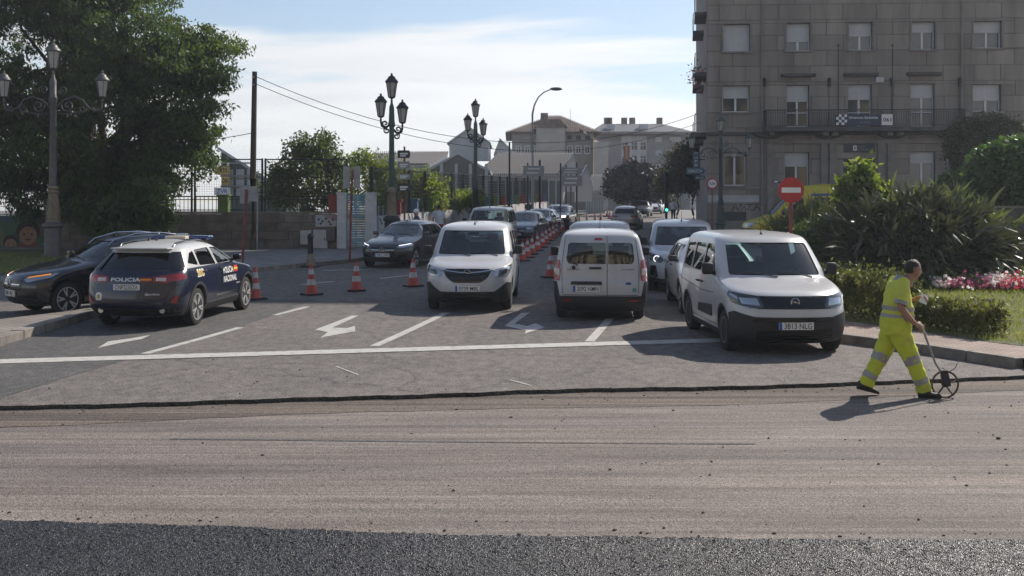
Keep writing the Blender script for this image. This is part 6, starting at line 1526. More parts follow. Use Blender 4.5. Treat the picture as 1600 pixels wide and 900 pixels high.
# coping
p = MB(); p.box(((x0 + x1) / 2, .2, H + .04), (x1 - x0 + .04, .44, .08)); p.build('coping', MT['wallstone'], SW, None, .015)
def mesh_fence(T, A, Bp, h0, h1, posts, gap=.14, m='iron', wire=.006, pw=.075):
    """posts, frame rails and wire grid between two plan points (T-local)"""
    A, Bp = Vector((A[0], A[1], 0)), Vector((Bp[0], Bp[1], 0)); L = (Bp - A).length; d = (Bp - A) / L
    p = MB()
    k = int(L / gap)
    zA = lambda t: h0 + (G((T.location.y + A.y + d.y * t)) - G(T.location.y + A.y)); dz = h1 - h0
    for i in range(k + 1):
        t = i * L / k; q = A + d * t; p.bar(q + Vector((0, 0, zA(t))), q + Vector((0, 0, zA(t) + dz)), wire)
    n = int(dz / gap)
    seg = max(1, int(L / 8))
    for j in range(n + 1):
        for s_ in range(seg):
            t0, t1 = L * s_ / seg, L * (s_ + 1) / seg; p.bar(A + d * t0 + Vector((0, 0, zA(t0) + dz * j / n)), A + d * t1 + Vector((0, 0, zA(t1) + dz * j / n)), wire)
    tag(p.build('wire_mesh', MT[m], T, fix=False), kind='stuff')
    p = MB()
    for hh in (0, dz):
        for s_ in range(seg):
            t0, t1 = L * s_ / seg, L * (s_ + 1) / seg; p.bar(A + d * t0 + Vector((0, 0, zA(t0) + hh)), A + d * t1 + Vector((0, 0, zA(t1) + hh)), .05)
    p.build('rail', MT[m], T, fix=False)
    for t in posts:
        q = A + d * t; p = MB(); p.bar(q + Vector((0, 0, zA(t) - .75)), q + Vector((0, 0, zA(t) + dz + .04)), pw); p.build('post', MT[m], T)
RL = thing('railing_fence', 'black spiked railing with tall wire mesh above the brown stone wall', 'fence', (0, WY + .2, g0 + H + .08))
p = MB(); k = int((x1 - x0) / .17)
for i in range(k + 1):
    x = x0 + (x1 - x0) * i / k; p.box((x, 0, .32), (.022, .022, .64)); p.lathe([(.02, 0), (.0001, .09)], 4, (x, 0, .62))
tag(p.build('spike_bars', MT['iron'], RL), kind='stuff')
p = MB(); p.box(((x0 + x1) / 2, 0, .52), (x1 - x0, .03, .035)); p.box(((x0 + x1) / 2, 0, .08), (x1 - x0, .03, .035)); p.build('rail', MT['iron'], RL)
zt_ = at(400, 249, WY + .3).z - (g0 + H + .08); zb_ = at(400, 307, WY + .3).z - (g0 + H + .08)
for a, c in ((230, 296), (301, 407), (412, 540)):
    mesh_fence(RL, (wallpt(a), .12), (wallpt(c), .12), zb_, zt_, [0, wallpt(c) - wallpt(a)], .10)
# little pillars on the stone wall
for px_, m, lb in ((348, 'pgreen', 'green square pillar on the stone wall under the zigzag letter sign'), (521, 'pred', 'red square pillar beside the white gate post')):
    T = thing('fence_pillar', lb, 'pillar', (wallpt(px_), WY + .2, g0 + H + .08), 0, 'coloured pillars of the school fence'); p = MB(); w_ = .42
    p.box((0, 0, .33), (w_, w_, .66)); p.build('shaft', MT[m], T); p = MB(); p.box((0, 0, .69), (w_ + .10, w_ + .10, .07)); p.build('cap', MT[m], T, None, .01)
# electricity cabinets and a stencilled panel
for px0, px1, py0, py1, nm, lb in ((470, 487, 360, 382, 'utility_cabinet', 'small grey meter cabinet on the stone wall, left of the taller one'), (490, 512, 359, 388, 'utility_cabinet', 'taller grey meter cabinet on the stone wall'), (510, 523, 355, 376, 'utility_cabinet', 'narrow brown meter cabinet beside the white gate post')):
    a = at(px0, py1, WY - .12); d = at(px1, py0, WY - .12); T = thing(nm, lb, 'cabinet', ((a.x + d.x) / 2, WY - .14, a.z), 0, 'meter cabinets on the wall'); w_, h_ = d.x - a.x, d.z - a.z
    p = MB(); p.box((0, 0, h_ / 2), (w_, .24, h_)); p.build('case', MT['cabinet'] if px0 < 505 else MT['wallstone'], T, None, .012); p = MB(); p.box((0, -.125, h_ / 2), (w_ * .86, .012, h_ * .88)); dd = p.build('door', MT['cabinet'] if px0 < 505 else MT['wallstone'], T); p = MB(); p.box((w_ * .32, -.135, h_ / 2), (.03, .02, .09)); p.build('handle', MT['rail'], dd)
a = at(493, 354, WY - .05); d = at(526, 336, WY - .05); T = thing('wall_panel', 'pale panel painted with dark shapes on top of the stone wall', 'panel', ((a.x + d.x) / 2, WY - .04, a.z)); w_, h_ = d.x - a.x, d.z - a.z
p = MB(); p.box((0, 0, h_ / 2), (w_, .05, h_)); p.build('board', MT['mural'], T)
p = MB()
for x_, z_ in ((-.3, .3), (-.15, .22), (0, .33), (.12, .2), (.28, .3), (-.22, .12), (.2, .1)): p.box((x_, -.03, z_), (.09, .012, .07), M=Matrix.Rotation(x_ * 3, 4, 'Y'))
p.build('painted_shapes', MT['ink'], T)
# gate with white posts
for px0, px1, lb in ((527, 541, 'left white square gate post beside the red pillar'), (571, 587, 'right white square gate post next to the painted wall')):
    a = at(px0, 390, WY - .1); d = at(px1, 303, WY - .1); T = thing('gate_post', lb, 'gate post', ((a.x + d.x) / 2, WY, g0), 0, 'white gate posts'); w_ = d.x - a.x; h_ = d.z - g0
    p = MB(); p.box((0, 0, h_ / 2), (w_, w_ * 1.1, h_)); p.build('shaft', MT['pwhite'], T, None, .015); p = MB(); p.box((0, 0, h_ + .03), (w_ + .06, w_ * 1.1 + .06, .06)); p.build('cap', MT['pwhite'], T, None, .01)
x0g, x1g = wallpt(541), wallpt(571); T = thing('painted_gate', 'blue painted metal gate with ochre mural between two white posts', 'gate', ((x0g + x1g) / 2, WY + .05, g0)); hg = at(550, 304, WY).z - g0
n_s = 22
for i in range(n_s):
    p = MB(); p.box((0, .006 * (i % 2), .05 + (hg - .05) * (i + .5) / n_s), (x1g - x0g - .02, .03, (hg - .05) / n_s - .012)); p.build('slat', MT['muralgate'], T)
p = MB()
for x_ in (x0g, 0, x1g): p.box(((x_ - (x0g + x1g) / 2) if x_ else 0, .03, hg / 2), (.05, .04, hg))
p.build('frame', MT['pblue'], T)
# mural wall along the street
MX0, MY0, MDX = wallpt(586), WY, .170
def mw(t): return Vector((MX0 + MDX * t, MY0 + t))
MW = thing('mural_wall', 'long whitish wall with painted mural running uphill along the pavement', 'wall', (MX0, MY0, 0))
hw = 1.45
for s_ in range(10):
    t0, t1 = s_ * 6.0, (s_ + 1) * 6.0; a, c = mw(t0) - mw(0), mw(t1) - mw(0); za, zc = G(MY0 + t0), G(MY0 + t1); th = .3; p = MB()
    p.add([(a.x, a.y, za - .2), (c.x, c.y, zc - .2), (c.x, c.y, zc + hw), (a.x, a.y, za + hw), (a.x - th, a.y, za - .2), (c.x - th, c.y, zc - .2), (c.x - th, c.y, zc + hw), (a.x - th, a.y, za + hw)], [(0, 1, 2, 3), (7, 6, 5, 4), (3, 2, 6, 7), (0, 3, 7, 4), (1, 5, 6, 2)])
    p.build('wall_segment', MT['mural'], MW, fix=False)
p = MB(); rg = random.Random(3)
for i in range(26):                        # graffiti strokes on the first stretch
    t = rg.uniform(.6, 9); q = mw(t) - mw(0); z = G(MY0 + t) + rg.uniform(.4, 1.2); l = rg.uniform(.3, .9); an = rg.uniform(.7, 2.2)
    p.bar((q.x + .012, q.y, z), (q.x + .012 + MDX * l * math.cos(an), q.y + l * math.cos(an), z + l * .6 * math.sin(an)), .012, .09)
p.build('graffiti', MT['jeans'], MW)
SF = thing('school_fence', 'tall dark mesh fence above the painted wall along the street', 'fence', (MX0, MY0, 0))
mesh_fence(SF, (-.15, 0), (MDX * 60 - .15, 60), hw + .15, 3.95, [0, 3, 6, 9, 12, 15, 18, 21, 24, 27, 30, 33, 37, 41, 45, 50, 55, 60], .16, 'iron', .014, .14)
cols = ['pred', 'pblue', 'pgreen', 'pred', 'pblue', 'pgreen']; nth = {}
for i in range(18):
    t = 3.6 + i * 3.0; q = mw(t); m = cols[i % 3]; cn = m[1:]; nth[cn] = nth.get(cn, 0) + 1
    od = ('nearest', 'second', 'third', 'fourth', 'fifth', 'sixth')[nth[cn] - 1]
    T = thing('fence_pillar', '%s %s pillar on the painted wall, counting up the hill' % (od, cn), 'pillar', (q.x - .15, q.y, G(q.y) + hw), 0, 'coloured pillars of the school fence'); p = MB(); p.box((0, 0, .30), (.46, .46, .60)); p.build('shaft', MT[m], T); p = MB(); p.box((0, 0, .64), (.56, .56, .08)); p.build('cap', MT[m], T, None, .01)
# far dark fence on the right end of the street wall
# green mural wall far left
a = at(-60, 415, 45.5); d = at(118, 337, 45.5); T = thing('mural_wall', 'green painted wall with two cartoon children behind the left lamp post', 'wall', ((a.x + d.x) / 2, 45.5, G(45) + .1)); w_ = d.x - a.x; h_ = d.z - G(45) - .1
p = MB(); p.box((0, .15, h_ / 2), (w_, .3, h_)); p.build('wall_face', MT['muralgreen'], T)
def disc(b, cx, cz, rx, rz, y): b.add([(cx, y, cz)] + [(cx + rx * math.cos(2 * math.pi * i / 20), y, cz + rz * math.sin(2 * math.pi * i / 20)) for i in range(20)], [(0, i + 1, (i + 1) % 20 + 1) for i in range(20)])
def mural_child(px, py, r, body):
    q = at(px, py, 45.5); cx, cz = q.x - T.location.x, q.z - T.location.z
    p = MB(); disc(p, cx, cz - r * 2.0, r * 1.25, r * 1.5, -.004); p.build('mural_clothes', MT[body], T, fix=False)
    p = MB(); disc(p, cx, cz + r * .25, r * 1.12, r * 1.05, -.007); p.build('mural_hair', MT['muraldark'], T, fix=False)
    p = MB(); disc(p, cx, cz - r * .12, r * .85, r * .85, -.010); p.build('mural_face', MT['muralskin'], T, fix=False)
    p = MB()
    for sx_ in (-.35, .35): disc(p, cx + sx_ * r, cz, r * .10, r * .13, -.013)
    disc(p, cx, cz - r * .5, r * .28, r * .09, -.013); p.build('mural_features', MT['muraldark'], T, fix=False)
mural_child(44, 366, .46, 'muralred'); mural_child(17, 381, .30, 'muraldark')
T2 = thing('mesh_fence', 'blue grey mesh fence on top of the green painted wall', 'fence', (T.location.x, 45.6, T.location.z + h_)); mesh_fence(T2, (-w_ / 2, 0), (w_ / 2, 0), .05, .75, [0, 1.2, 2.4, 3.6, 4.8], .3, 'galv', .02)
# row of cream buildings across the street, behind the camera: seen in windows and paintwork
T = thing('opposite_building', 'cream building across the street mirrored in the window panes', 'building', (4, -24, 0))
p = MB(); p.box((0, -5, 8.5), (64, 10, 17)); p.build('wall', pm('cream_render', (.46, .37, .24), .9, 0, .12, .5), T)
p = MB(); p.box((0, -4.4, 17.2), (66, 12, .5)); p.build('cornice', MT['stonetrim'], T)
for j in range(5):
    p = MB(); q = MB()
    for i in range(18):
        p.box((-30 + i * 3.5, .04, 1.6 + j * 3.3), (1.3, .1, 2.0)); q.box((-30 + i * 3.5, .3, .5 + j * 3.3), (1.7, .6, .14))
    tag(p.build('windows', MT['pane'], T), kind='stuff'); tag(q.build('balconies', MT['stonedark'], T), kind='stuff')
# ------------------------------------------------------------------ trees and plants
def E(px, py, rx, ry, Y, ry_m=None):       # photo ellipse at depth Y -> world ellipsoid
    c = at(px, py, Y); s = Y / F; return (c.x, Y, c.z, rx * s, (ry_m or rx * s), ry * s)
def tree(name, label, base, ells, n, per, cr, leaf, m, trunk, seed, aspect=.35, droop=.5, group=None, limbs=8, inner=.45, cat='tree', zsq=.7, lobes=0):
    r = np.random.default_rng(seed); bx, by = base; bz = G(by) + .1
    if lobes:                                # break the outline into leafy lobes
        c = clump_points(ells, lobes, 1, .01, r, .62)[1]; ells = ells + [tuple(q) + (k, k, k * .72) for q, k in zip(c, r.uniform(.7, 1.55, lobes))]
    T = thing(name, label, cat, (bx, by, bz), 0, group); El = [(a - bx, b_ - by, c - bz, d, e, f) for a, b_, c, d, e, f in ells]
    P, C = clump_points(El, n, per, cr, r, inner, zsq); ok = P[:, 2] > .05; leaves_mesh('crown', P[ok], leaf, aspect, r, MT[m], T, droop)
    b = MB(); ar = np.array(El); top = np.average(ar[:, :3], axis=0, weights=ar[:, 3] ** 3)
    if trunk > 0:
        for k, (ox, oy) in enumerate(((0, 0), (trunk * 2.2, .2))[: (2 if trunk > .3 else 1)]):
            fork = np.array([ox * 1.4 + .05, oy, top[2] * .45]); limb(b, (ox, oy, -.2), fork, trunk, trunk * .62, r, 6, .12, 10)
            sel = C[r.choice(len(C), limbs)]
            for q in sel: limb(b, fork, fork + (q - fork) * .85, trunk * .42, trunk * .06, r, 5, .25, 6)
        b.build('trunk', MT['bark'], T, 60)
    else:
        for q in C[r.choice(len(C), 10)]: limb(b, (0, 0, -.1), q * .8, .05, .012, r, 4, .2, 5)
        b.build('stems', MT['bark'], T, 60)
    return T
D = 45.0
big = [E(44, 60, 190, 130, D, 4.2), E(189, 55, 115, 95, D - 1, 3.4), E(274, 150, 82, 95, D - 2, 2.6), E(309, 82, 48, 34, D - 1.5, 1.6), E(164, 200, 130, 110, D - 1, 3.2), E(24, 220, 130, 95, D, 3.2), E(-136, 120, 150, 170, D, 4.2), E(302, 228, 40, 38, D - 2, 1.4), E(184, 318, 62, 68, D - .8, 2.0), E(94, 290, 90, 50, D, 2.4), E(314, 118, 45, 35, D - 2, 1.4), E(209, 265, 60, 60, D - 1.5, 1.8), E(124, -60, 150, 80, D, 4)]
tree('broadleaf_tree', 'huge dark leafy tree with drooping branches behind the left lamp post', (at(108, 0, D).x, D), big, 3200, 80, .36, .18, 'leaf_big', .46, 41, .40, .85, limbs=16, inner=.55, zsq=.6, lobes=95)
tree('shrub_tree', 'rounded leafy tree standing behind the railings left of the painted gate', (at(480, 0, 50).x, 50), [E(482, 285, 62, 52, 50), E(492, 240, 38, 34, 50), E(440, 290, 30, 35, 50), E(520, 280, 28, 40, 50), E(500, 218, 14, 14, 50), E(470, 228, 14, 16, 50), E(530, 250, 14, 14, 50)], 330, 30, .30, .20, 'leaf_shrub', .12, 42, .45, .3, inner=.4)
tree('shrub_tree', 'yellowish leafy shrub rising behind the mesh fence right of the gate', (at(575, 0, 54).x, 54), [E(570, 280, 34, 45, 54), E(568, 250, 18, 16, 54), E(600, 285, 28, 42, 54), E(640, 292, 36, 36, 54), E(672, 300, 30, 34, 54)], 300, 26, .30, .19, 'leaf_bright', .08, 43, .45, .3, inner=.35)
tree('shrub_tree', 'low bright shrub behind the fence near the middle lamp post', (at(712, 0, 60).x, 60), [E(705, 312, 28, 18, 60), E(735, 312, 22, 16, 60)], 90, 24, .28, .18, 'leaf_bright', .05, 44, .45, .3)
tree('plum_tree', 'dense dark purple round tree beside the road at the top of the hill', (at(992, 0, 104).x, 104), [E(990, 285, 42, 30, 104), E(972, 290, 26, 26, 104), E(1012, 288, 26, 28, 104), E(992, 268, 26, 16, 104)], 420, 36, .42, .34, 'leaf_dark', .16, 45, .6, .2, inner=.3)
for i, (px, py, rx, ry, Y, lb, sd) in enumerate(((1058, 265, 26, 40, 84, 'tall thin-leaved street tree behind the traffic light', 46), (1082, 260, 22, 42, 72, 'bushy street tree beside the stone building corner', 47), (1040, 290, 16, 24, 98, 'small street tree behind the green traffic light', 48))):
    tree('street_tree', lb, (at(px, 0, Y).x, Y), [E(px, py, rx, ry, Y), E(px - rx * .4, py + ry * .4, rx * .7, ry * .6, Y), E(px + rx * .4, py - ry * .3, rx * .6, ry * .7, Y), E(px, py - ry * .8, rx * .35, ry * .35, Y)], 170, 26, .36, .24, 'leaf_autumn', .10, sd, .5, .3, 'street trees on the right pavement', 7, .3)
# right garden
tree('clipped_tree', 'olive brown clipped round tree in front of the stone building', (at(1542, 0, 43).x, 43), [E(1546, 232, 62, 52, 43), E(1520, 225, 36, 40, 43), E(1580, 240, 50, 45, 43), E(1540, 275, 50, 30, 43)], 900, 30, .22, .13, 'leaf_brown', .14, 50, .6, .2, inner=.72)
tree('ivy_hedge', 'tall bright-topped leafy hedge at the right edge of the garden', (at(1575, 0, 34).x, 34), [E(1575, 268, 52, 48, 34), E(1560, 285, 40, 44, 34), E(1610, 262, 50, 50, 34), E(1600, 300, 60, 30, 34), E(1552, 245, 24, 18, 34)], 1000, 26, .20, .15, 'leaf_ivy', .0, 51, .75, .5, inner=.75, cat='hedge')
tree('dark_shrub', 'dark low shrub at the foot of the clipped tree', (at(1500, 0, 40).x, 40), [E(1498, 288, 28, 24, 40), E(1525, 300, 26, 26, 40)], 160, 26, .2, .14, 'leaf_ivy', .0, 52, .6, .4, cat='shrub')
tree('laurel', 'bright yellow green broad-leaved shoot growing out of the spiky bush', (at(1345, 0, 30).x, 30), [E(1346, 262, 14, 14, 30), E(1340, 288, 28, 20, 30), E(1362, 296, 20, 18, 30), E(1325, 296, 18, 14, 30)], 95, 14, .20, .22, 'leaf_bright', .05, 53, .5, .3, inner=.2, cat='shrub')
# strap-leaved bush: long blades arching out of a mound
def strap_bush(name, label, ells, n, ln, wid, m, seed, cat='bush', up=.55):
    r = np.random.default_rng(seed); bx = np.mean([e[0] for e in ells]); by = ells[0][1]; bz = G(by) + .1
    T = thing(name, label, cat, (bx, by, bz)); V = []; Fc = []
    Es = np.array([(a - bx, b_ - by, c - bz, d, e, f) for a, b_, c, d, e, f in ells]); w = (Es[:, 3] * Es[:, 5]); w = w / w.sum()
    idx = r.choice(len(Es), n, p=w); d = r.normal(size=(n, 3)); d[:, 2] = np.abs(d[:, 2]) * .9 - .15; d /= np.linalg.norm(d, axis=1)[:, None]
    K = 4; VV = []
    fan = 13
    for i in range(n // fan):
        e = Es[idx[i]]; k = r.uniform(.55, 1.0); p0 = e[:3] + d[i] * k * e[3:]; ax = d[i] * np.array([1, 1, .5]) + np.array([0, 0, up]) + r.normal(size=3) * .25; fl = r.uniform(.75, 1.25)
        for q_ in range(fan):
            dr = ax / np.linalg.norm(ax) + r.normal(size=3) * .36; dr /= np.linalg.norm(dr); p = p0 + r.normal(size=3) * .07
            L = ln * fl * r.uniform(.6, 1.25); wv = wid * r.uniform(.6, 1.4); s = np.cross(dr, r.normal(size=3)); s /= np.linalg.norm(s) + 1e-9; g = r.uniform(.15, .9) if r.random() < .85 else r.uniform(1.4, 2.2); o = len(VV)
            for j in range(K):
                t = j / (K - 1); q = p + dr * L * t + np.array([0, 0, -g * L * t * t * .55]); hw_ = wv * (.55 + .9 * t - 1.35 * t * t) * .5; VV += [q - s * max(hw_, .002), q + s * max(hw_, .002)]
            for j in range(K - 1): Fc.append((o + 2 * j, o + 2 * j + 1, o + 2 * j + 3, o + 2 * j + 2))
    me = bpy.data.meshes.new('blades'); me.from_pydata([tuple(v) for v in VV], [], Fc); me.update(); setsmooth(me, 60); link('blades', me, T, MT[m]); return T
Y = 28.5
strap_bush('spiky_bush', 'large dark mound of spiky strap leaves behind the worker', [E(1430, 405, 125, 92, Y, 2.2), E(1355, 392, 55, 70, Y, 1.7), E(1510, 405, 60, 70, Y, 1.7), E(1440, 358, 90, 45, Y, 1.6)], 5600, .72, .12, 'leaf_strap2', 61)
strap_bush('spiky_bush', 'upright green sword-leaved tops of the big mound beside the yellow shoot', [E(1395, 342, 70, 34, Y + 1.2, 1.6), E(1480, 342, 65, 34, Y + 1.2, 1.6), E(1530, 375, 40, 40, Y + 1.2, 1.4)], 800, .75, .13, 'leaf_strap', 62, up=1.5)
strap_bush('spiky_bush', 'smaller light green grassy clump behind the no entry sign', [E(1262, 362, 40, 30, 31, 1.3), E(1228, 372, 26, 18, 31, 1.0), E(1290, 348, 30, 30, 31, 1.2)], 1500, .60, .045, 'leaf_strap', 63, up=1.2)
tree('dark_shrub', 'small leafy shrub with pale buds under the no entry sign', (at(1270, 0, 29).x, 29), [E(1268, 372, 30, 26, 29), E(1295, 362, 22, 24, 29), E(1240, 385, 22, 20, 29), E(1290, 400, 40, 34, 29)], 200, 24, .18, .10, 'leaf_shrub', .0, 54, .5, .2, cat='shrub')
# clipped hedge along the pavement
def hedge(name, label, line_pts, w, h, n, seed, m='leaf_hedge'):
    r = np.random.default_rng(seed); P = []; L0 = Vector(line_pts[0]); T = thing(name, label, 'hedge', (L0.x, L0.y, G(L0.y) + .14))
    seg = [(Vector(a), Vector(b_)) for a, b_ in zip(line_pts[:-1], line_pts[1:])]; ln = np.array([(b_ - a).length for a, b_ in seg])
    for i in range(n):
        a, b_ = seg[r.choice(len(seg), p=ln / ln.sum())]; t = r.random(); d = (b_ - a).normalized(); q = Vector((-d.y, d.x)); c = a.lerp(b_, t)
        hh = h * (1 + .14 * math.sin(t * 13 + a.x) + .10 * math.sin(t * 31 + 1) + .16 * abs(r.normal()) * (r.random() < .3))
        f = r.random()
        if f < .35: off, z = r.uniform(-w / 2, w / 2), hh + r.normal() * .03
        elif f < .85: off, z = r.choice((-1, 1)) * w / 2 + r.normal() * .03, hh * (r.random() ** .7)
        else: off, z = r.uniform(-w / 2, w / 2), hh * r.random()
        P.append((c.x - L0.x + q.x * off, c.y - L0.y + q.y * off, z))
    D_ = r.normal(size=(n, 3)) * .9; D_[:, 2] += .55
    leaves_mesh('foliage', np.array(P), .085, .42, r, MT[m], T, 0, D_)
    b = MB()
    for i in range(int(ln.sum() / .09)):
        a, b_ = seg[r.choice(len(seg), p=ln / ln.sum())]; c = a.lerp(b_, r.random()); x, y = c.x - L0.x + r.uniform(-.4, .4) * w, c.y - L0.y + r.uniform(-.4, .4) * w; b.bar((x, y, -.02), (x + r.normal() * .06, y + r.normal() * .06, h * .85), .012)
    b.build('twigs', MT['bark'], T); return T
hedge('clipped_hedge', 'taller dark hedge along the pavement between the front van and the worker', [gp(1282, 486, .14), gp(1345, 494, .14), gp(1412, 505, .14)], .75, .66, 8000, 71)
hedge('clipped_hedge', 'low sunlit hedge on the right behind the measuring wheel', [gp(1422, 508, .14), gp(1490, 517, .14), gp(1556, 527, .14)], .48, .38, 5200, 72)
# flower bed
r = np.random.default_rng(81)
fb = thing('flower_bed', 'bed of white and pink flowers at the edge of the lawn', 'flower bed', (at(1525, 0, 26).x, 26.0, G(26) + .06)); s = 26 / F
def fl_pts(x0, x1, n, zc, zh): return np.stack([(r.uniform(x0, x1, n) - 1525) * s, r.normal(size=n) * .32, zc * .75 + np.abs(r.normal(size=n)) * zh], 1)
leaves_mesh('leaves', fl_pts(1440, 1680, 2600, .02, .20), .11, .5, r, MT['leaf_shrub'], fb, -.3)
for nm, m, x0, x1, n, zc in (('white_flowers', 'fl_white', 1448, 1485, 150, .22), ('pink_flowers', 'fl_pink', 1452, 1600, 560, .22), ('white_flowers', 'fl_white', 1525, 1565, 200, .30), ('red_flowers', 'fl_red', 1535, 1605, 380, .22), ('white_flowers', 'fl_white', 1575, 1660, 300, .24), ('pink_flowers', 'fl_pink', 1580, 1680, 240, .30)):
    P = fl_pts(x0, x1, n, zc, .10); P[:, 1] -= .25; P = np.repeat(P, 5, 0); a = np.tile(np.arange(5) * 2 * math.pi / 5, n); D_ = np.stack([np.cos(a), -.5 + .3 * np.sin(a), np.sin(a) * .9 + .25], 1); tag(leaves_mesh(nm, P, .055, .85, r, MT[m], fb, 0, D_), kind='stuff')
tree('garden_shrub', 'spiky-topped brown shrub at the right end of the big mound', (at(1560, 0, 29.5).x, 29.5), [E(1556, 395, 36, 44, 29.5), E(1575, 405, 24, 34, 29.5)], 170, 24, .2, .14, 'leaf_autumn', .0, 55, .4, .1, cat='shrub')
# low stone wall behind the lawn on the right
a = at(1540, 350, 33); d = at(1700, 325, 33); T = thing('garden_wall', 'low dark garden wall with a pale coping at the right edge', 'wall', ((a.x + d.x) / 2, 33, a.z)); w_, h_ = d.x - a.x, d.z - a.z
p = MB(); p.box((0, 0, h_ / 2 - .5), (w_, .4, h_ + 1.0)); p.build('wall_body', MT['stonedark'], T); p = MB(); p.box((0, 0, h_ + .03), (w_ + .1, .5, .07)); p.build('coping', MT['stonetrim'], T, None, .01)
# small rail stake in the lawn
q = gp(1548, 492, .2); T = thing('lawn_stake', 'small dark bent metal rail standing in the lawn behind the low hedge', 'rail', (q.x, q.y, G(q.y) + .15)); p = MB(); p.tube([(0, 0, 0), (0, 0, .30), (-.02, 0, .33), (-.22, 0, .33)], .014, 6); p.build('bar', MT['rail'], T)
# shrubs and stems growing on the left verge
tree('verge_shrub', 'leafy low branches hanging beside the trunk of the big tree', (at(185, 0, 39.5).x, 39.5), [E(205, 340, 45, 48, 39.5, 1.2), E(182, 352, 30, 32, 39.5, 1.0), E(236, 328, 30, 48, 39.5, 1.0)], 260, 34, .26, .22, 'leaf_big', .0, 56, .4, .6, cat='shrub')
# ------------------------------------------------------------------ street furniture
def lantern(T, c, s=1.0, metal='iron', name='lantern'):
    c = Vector(c); b = MB(); h = .62 * s
    b.lathe([(.03 * s, -.18 * s), (.05 * s, -.12 * s), (.03 * s, -.05 * s), (.13 * s, 0), (.14 * s, .03 * s)], 8, c)
    for i in range(6):
        a = 2 * math.pi * i / 6; b.bar(c + Vector((.135 * s * math.cos(a), .135 * s * math.sin(a), .02 * s)), c + Vector((.225 * s * math.cos(a), .225 * s * math.sin(a), h)), .022 * s)
    b.lathe([(.215 * s, h - .02 * s), (.27 * s, h), (.27 * s, h + .03 * s), (.23 * s, h + .09 * s), (.16 * s, h + .16 * s), (.14 * s, h + .22 * s), (.06 * s, h + .27 * s), (.035 * s, h + .30 * s), (.05 * s, h + .34 * s), (.0001, h + .39 * s)], 12, c)
    L = b.build(name, MT[metal], T, 35)
    g = MB(); g.lathe([(.125 * s, .03 * s), (.212 * s, h - .02 * s)], 6, c); g.build('lantern_glass', MT['lampglass'], L, None)
    return L
def spiral(c, r0, turns, sg, n=26, ph=0):
    out = []
    for i in range(n):
        t = i / (n - 1); a = ph + sg * turns * 2 * math.pi * t; r = r0 * (1 - .82 * t); out.append(c + Vector((r * math.cos(a), 0, r * math.sin(a))))
    return out
def lamp_three(label, px, base_y, s=1.0, tan='irontan', metal='irongrey', up='irongrey'):
    """tall lamp post with a scroll arm to each side and three lanterns"""
    T = thing('lamp_post', label, 'street lamp', (px, base_y, G(base_y) + .13), 0); H = 6.55 * s
    b = MB(); b.lathe([(.34 * s, 0), (.34 * s, .10 * s), (.29 * s, .14 * s), (.28 * s, 1.05 * s), (.36 * s, 1.12 * s), (.36 * s, 1.20 * s), (.26 * s, 1.28 * s)], 20); b.build('pedestal', MT[metal], T, 40)
    b = MB(); b.lathe([(.25 * s, 1.28 * s), (.21 * s, 1.36 * s), (.23 * s, 1.5 * s), (.17 * s, 2.1 * s), (.16 * s, 2.28 * s), (.21 * s, 2.33 * s), (.17 * s, 2.40 * s), (.20 * s, 2.48 * s), (.14 * s, 2.56 * s)], 16)
    for i in range(8):
        a = 2 * math.pi * i / 8; b.bar((.24 * s * math.cos(a), .24 * s * math.sin(a), 1.34 * s), (.17 * s * math.cos(a), .17 * s * math.sin(a), 2.1 * s), .05 * s)
    b.build('pedestal_column', MT[tan], T, 40)
    b = MB(); b.lathe([(.135 * s, 2.56 * s), (.105 * s, 5.5 * s), (.14 * s, 5.55 * s), (.15 * s, 5.7 * s), (.11 * s, 5.75 * s), (.12 * s, 6.3 * s), (.07 * s, 6.4 * s), (.05 * s, H)], 14); b.build('shaft', MT[up], T, 40)
    lantern(T, (0, 0, H + .18 * s), s, metal)
    for sg in (-1, 1):
        b = MB(); X = lambda x, z: Vector((sg * x * s, 0, z * s))
        b.tube([X(.1, 5.35), X(.4, 5.62), X(.75, 5.75), X(1.05, 5.62), X(1.25, 5.36), X(1.5, 5.22), X(1.72, 5.30), X(1.75, 5.52)], .032 * s, 6)
        b.tube(spiral(X(.52, 5.42), .26 * s, 1.6, sg, 30, R(90)), .024 * s, 6); b.tube(spiral(X(1.05, 5.32), .16 * s, 1.3, -sg, 22, R(80)), .02 * s, 6); b.tube(spiral(X(.34, 5.98), .17 * s, 1.4, sg, 24, R(200)), .022 * s, 6)
        b.tube([X(.12, 5.15), X(.5, 5.12), X(.85, 5.18), X(1.2, 5.2)], .02 * s, 6); b.tube(spiral(X(1.50, 5.32), .10 * s, 1.2, sg, 16, R(-90)), .016 * s, 5)
        b.lathe([(.02 * s, 5.0 * s), (.04 * s, 5.08 * s), (.0001, 5.16 * s)], 6, X(.52, 0))
        b.build('scroll_arm', MT[metal], T, 50); lantern(T, X(1.75, 5.72), s * .95, metal)
    return T
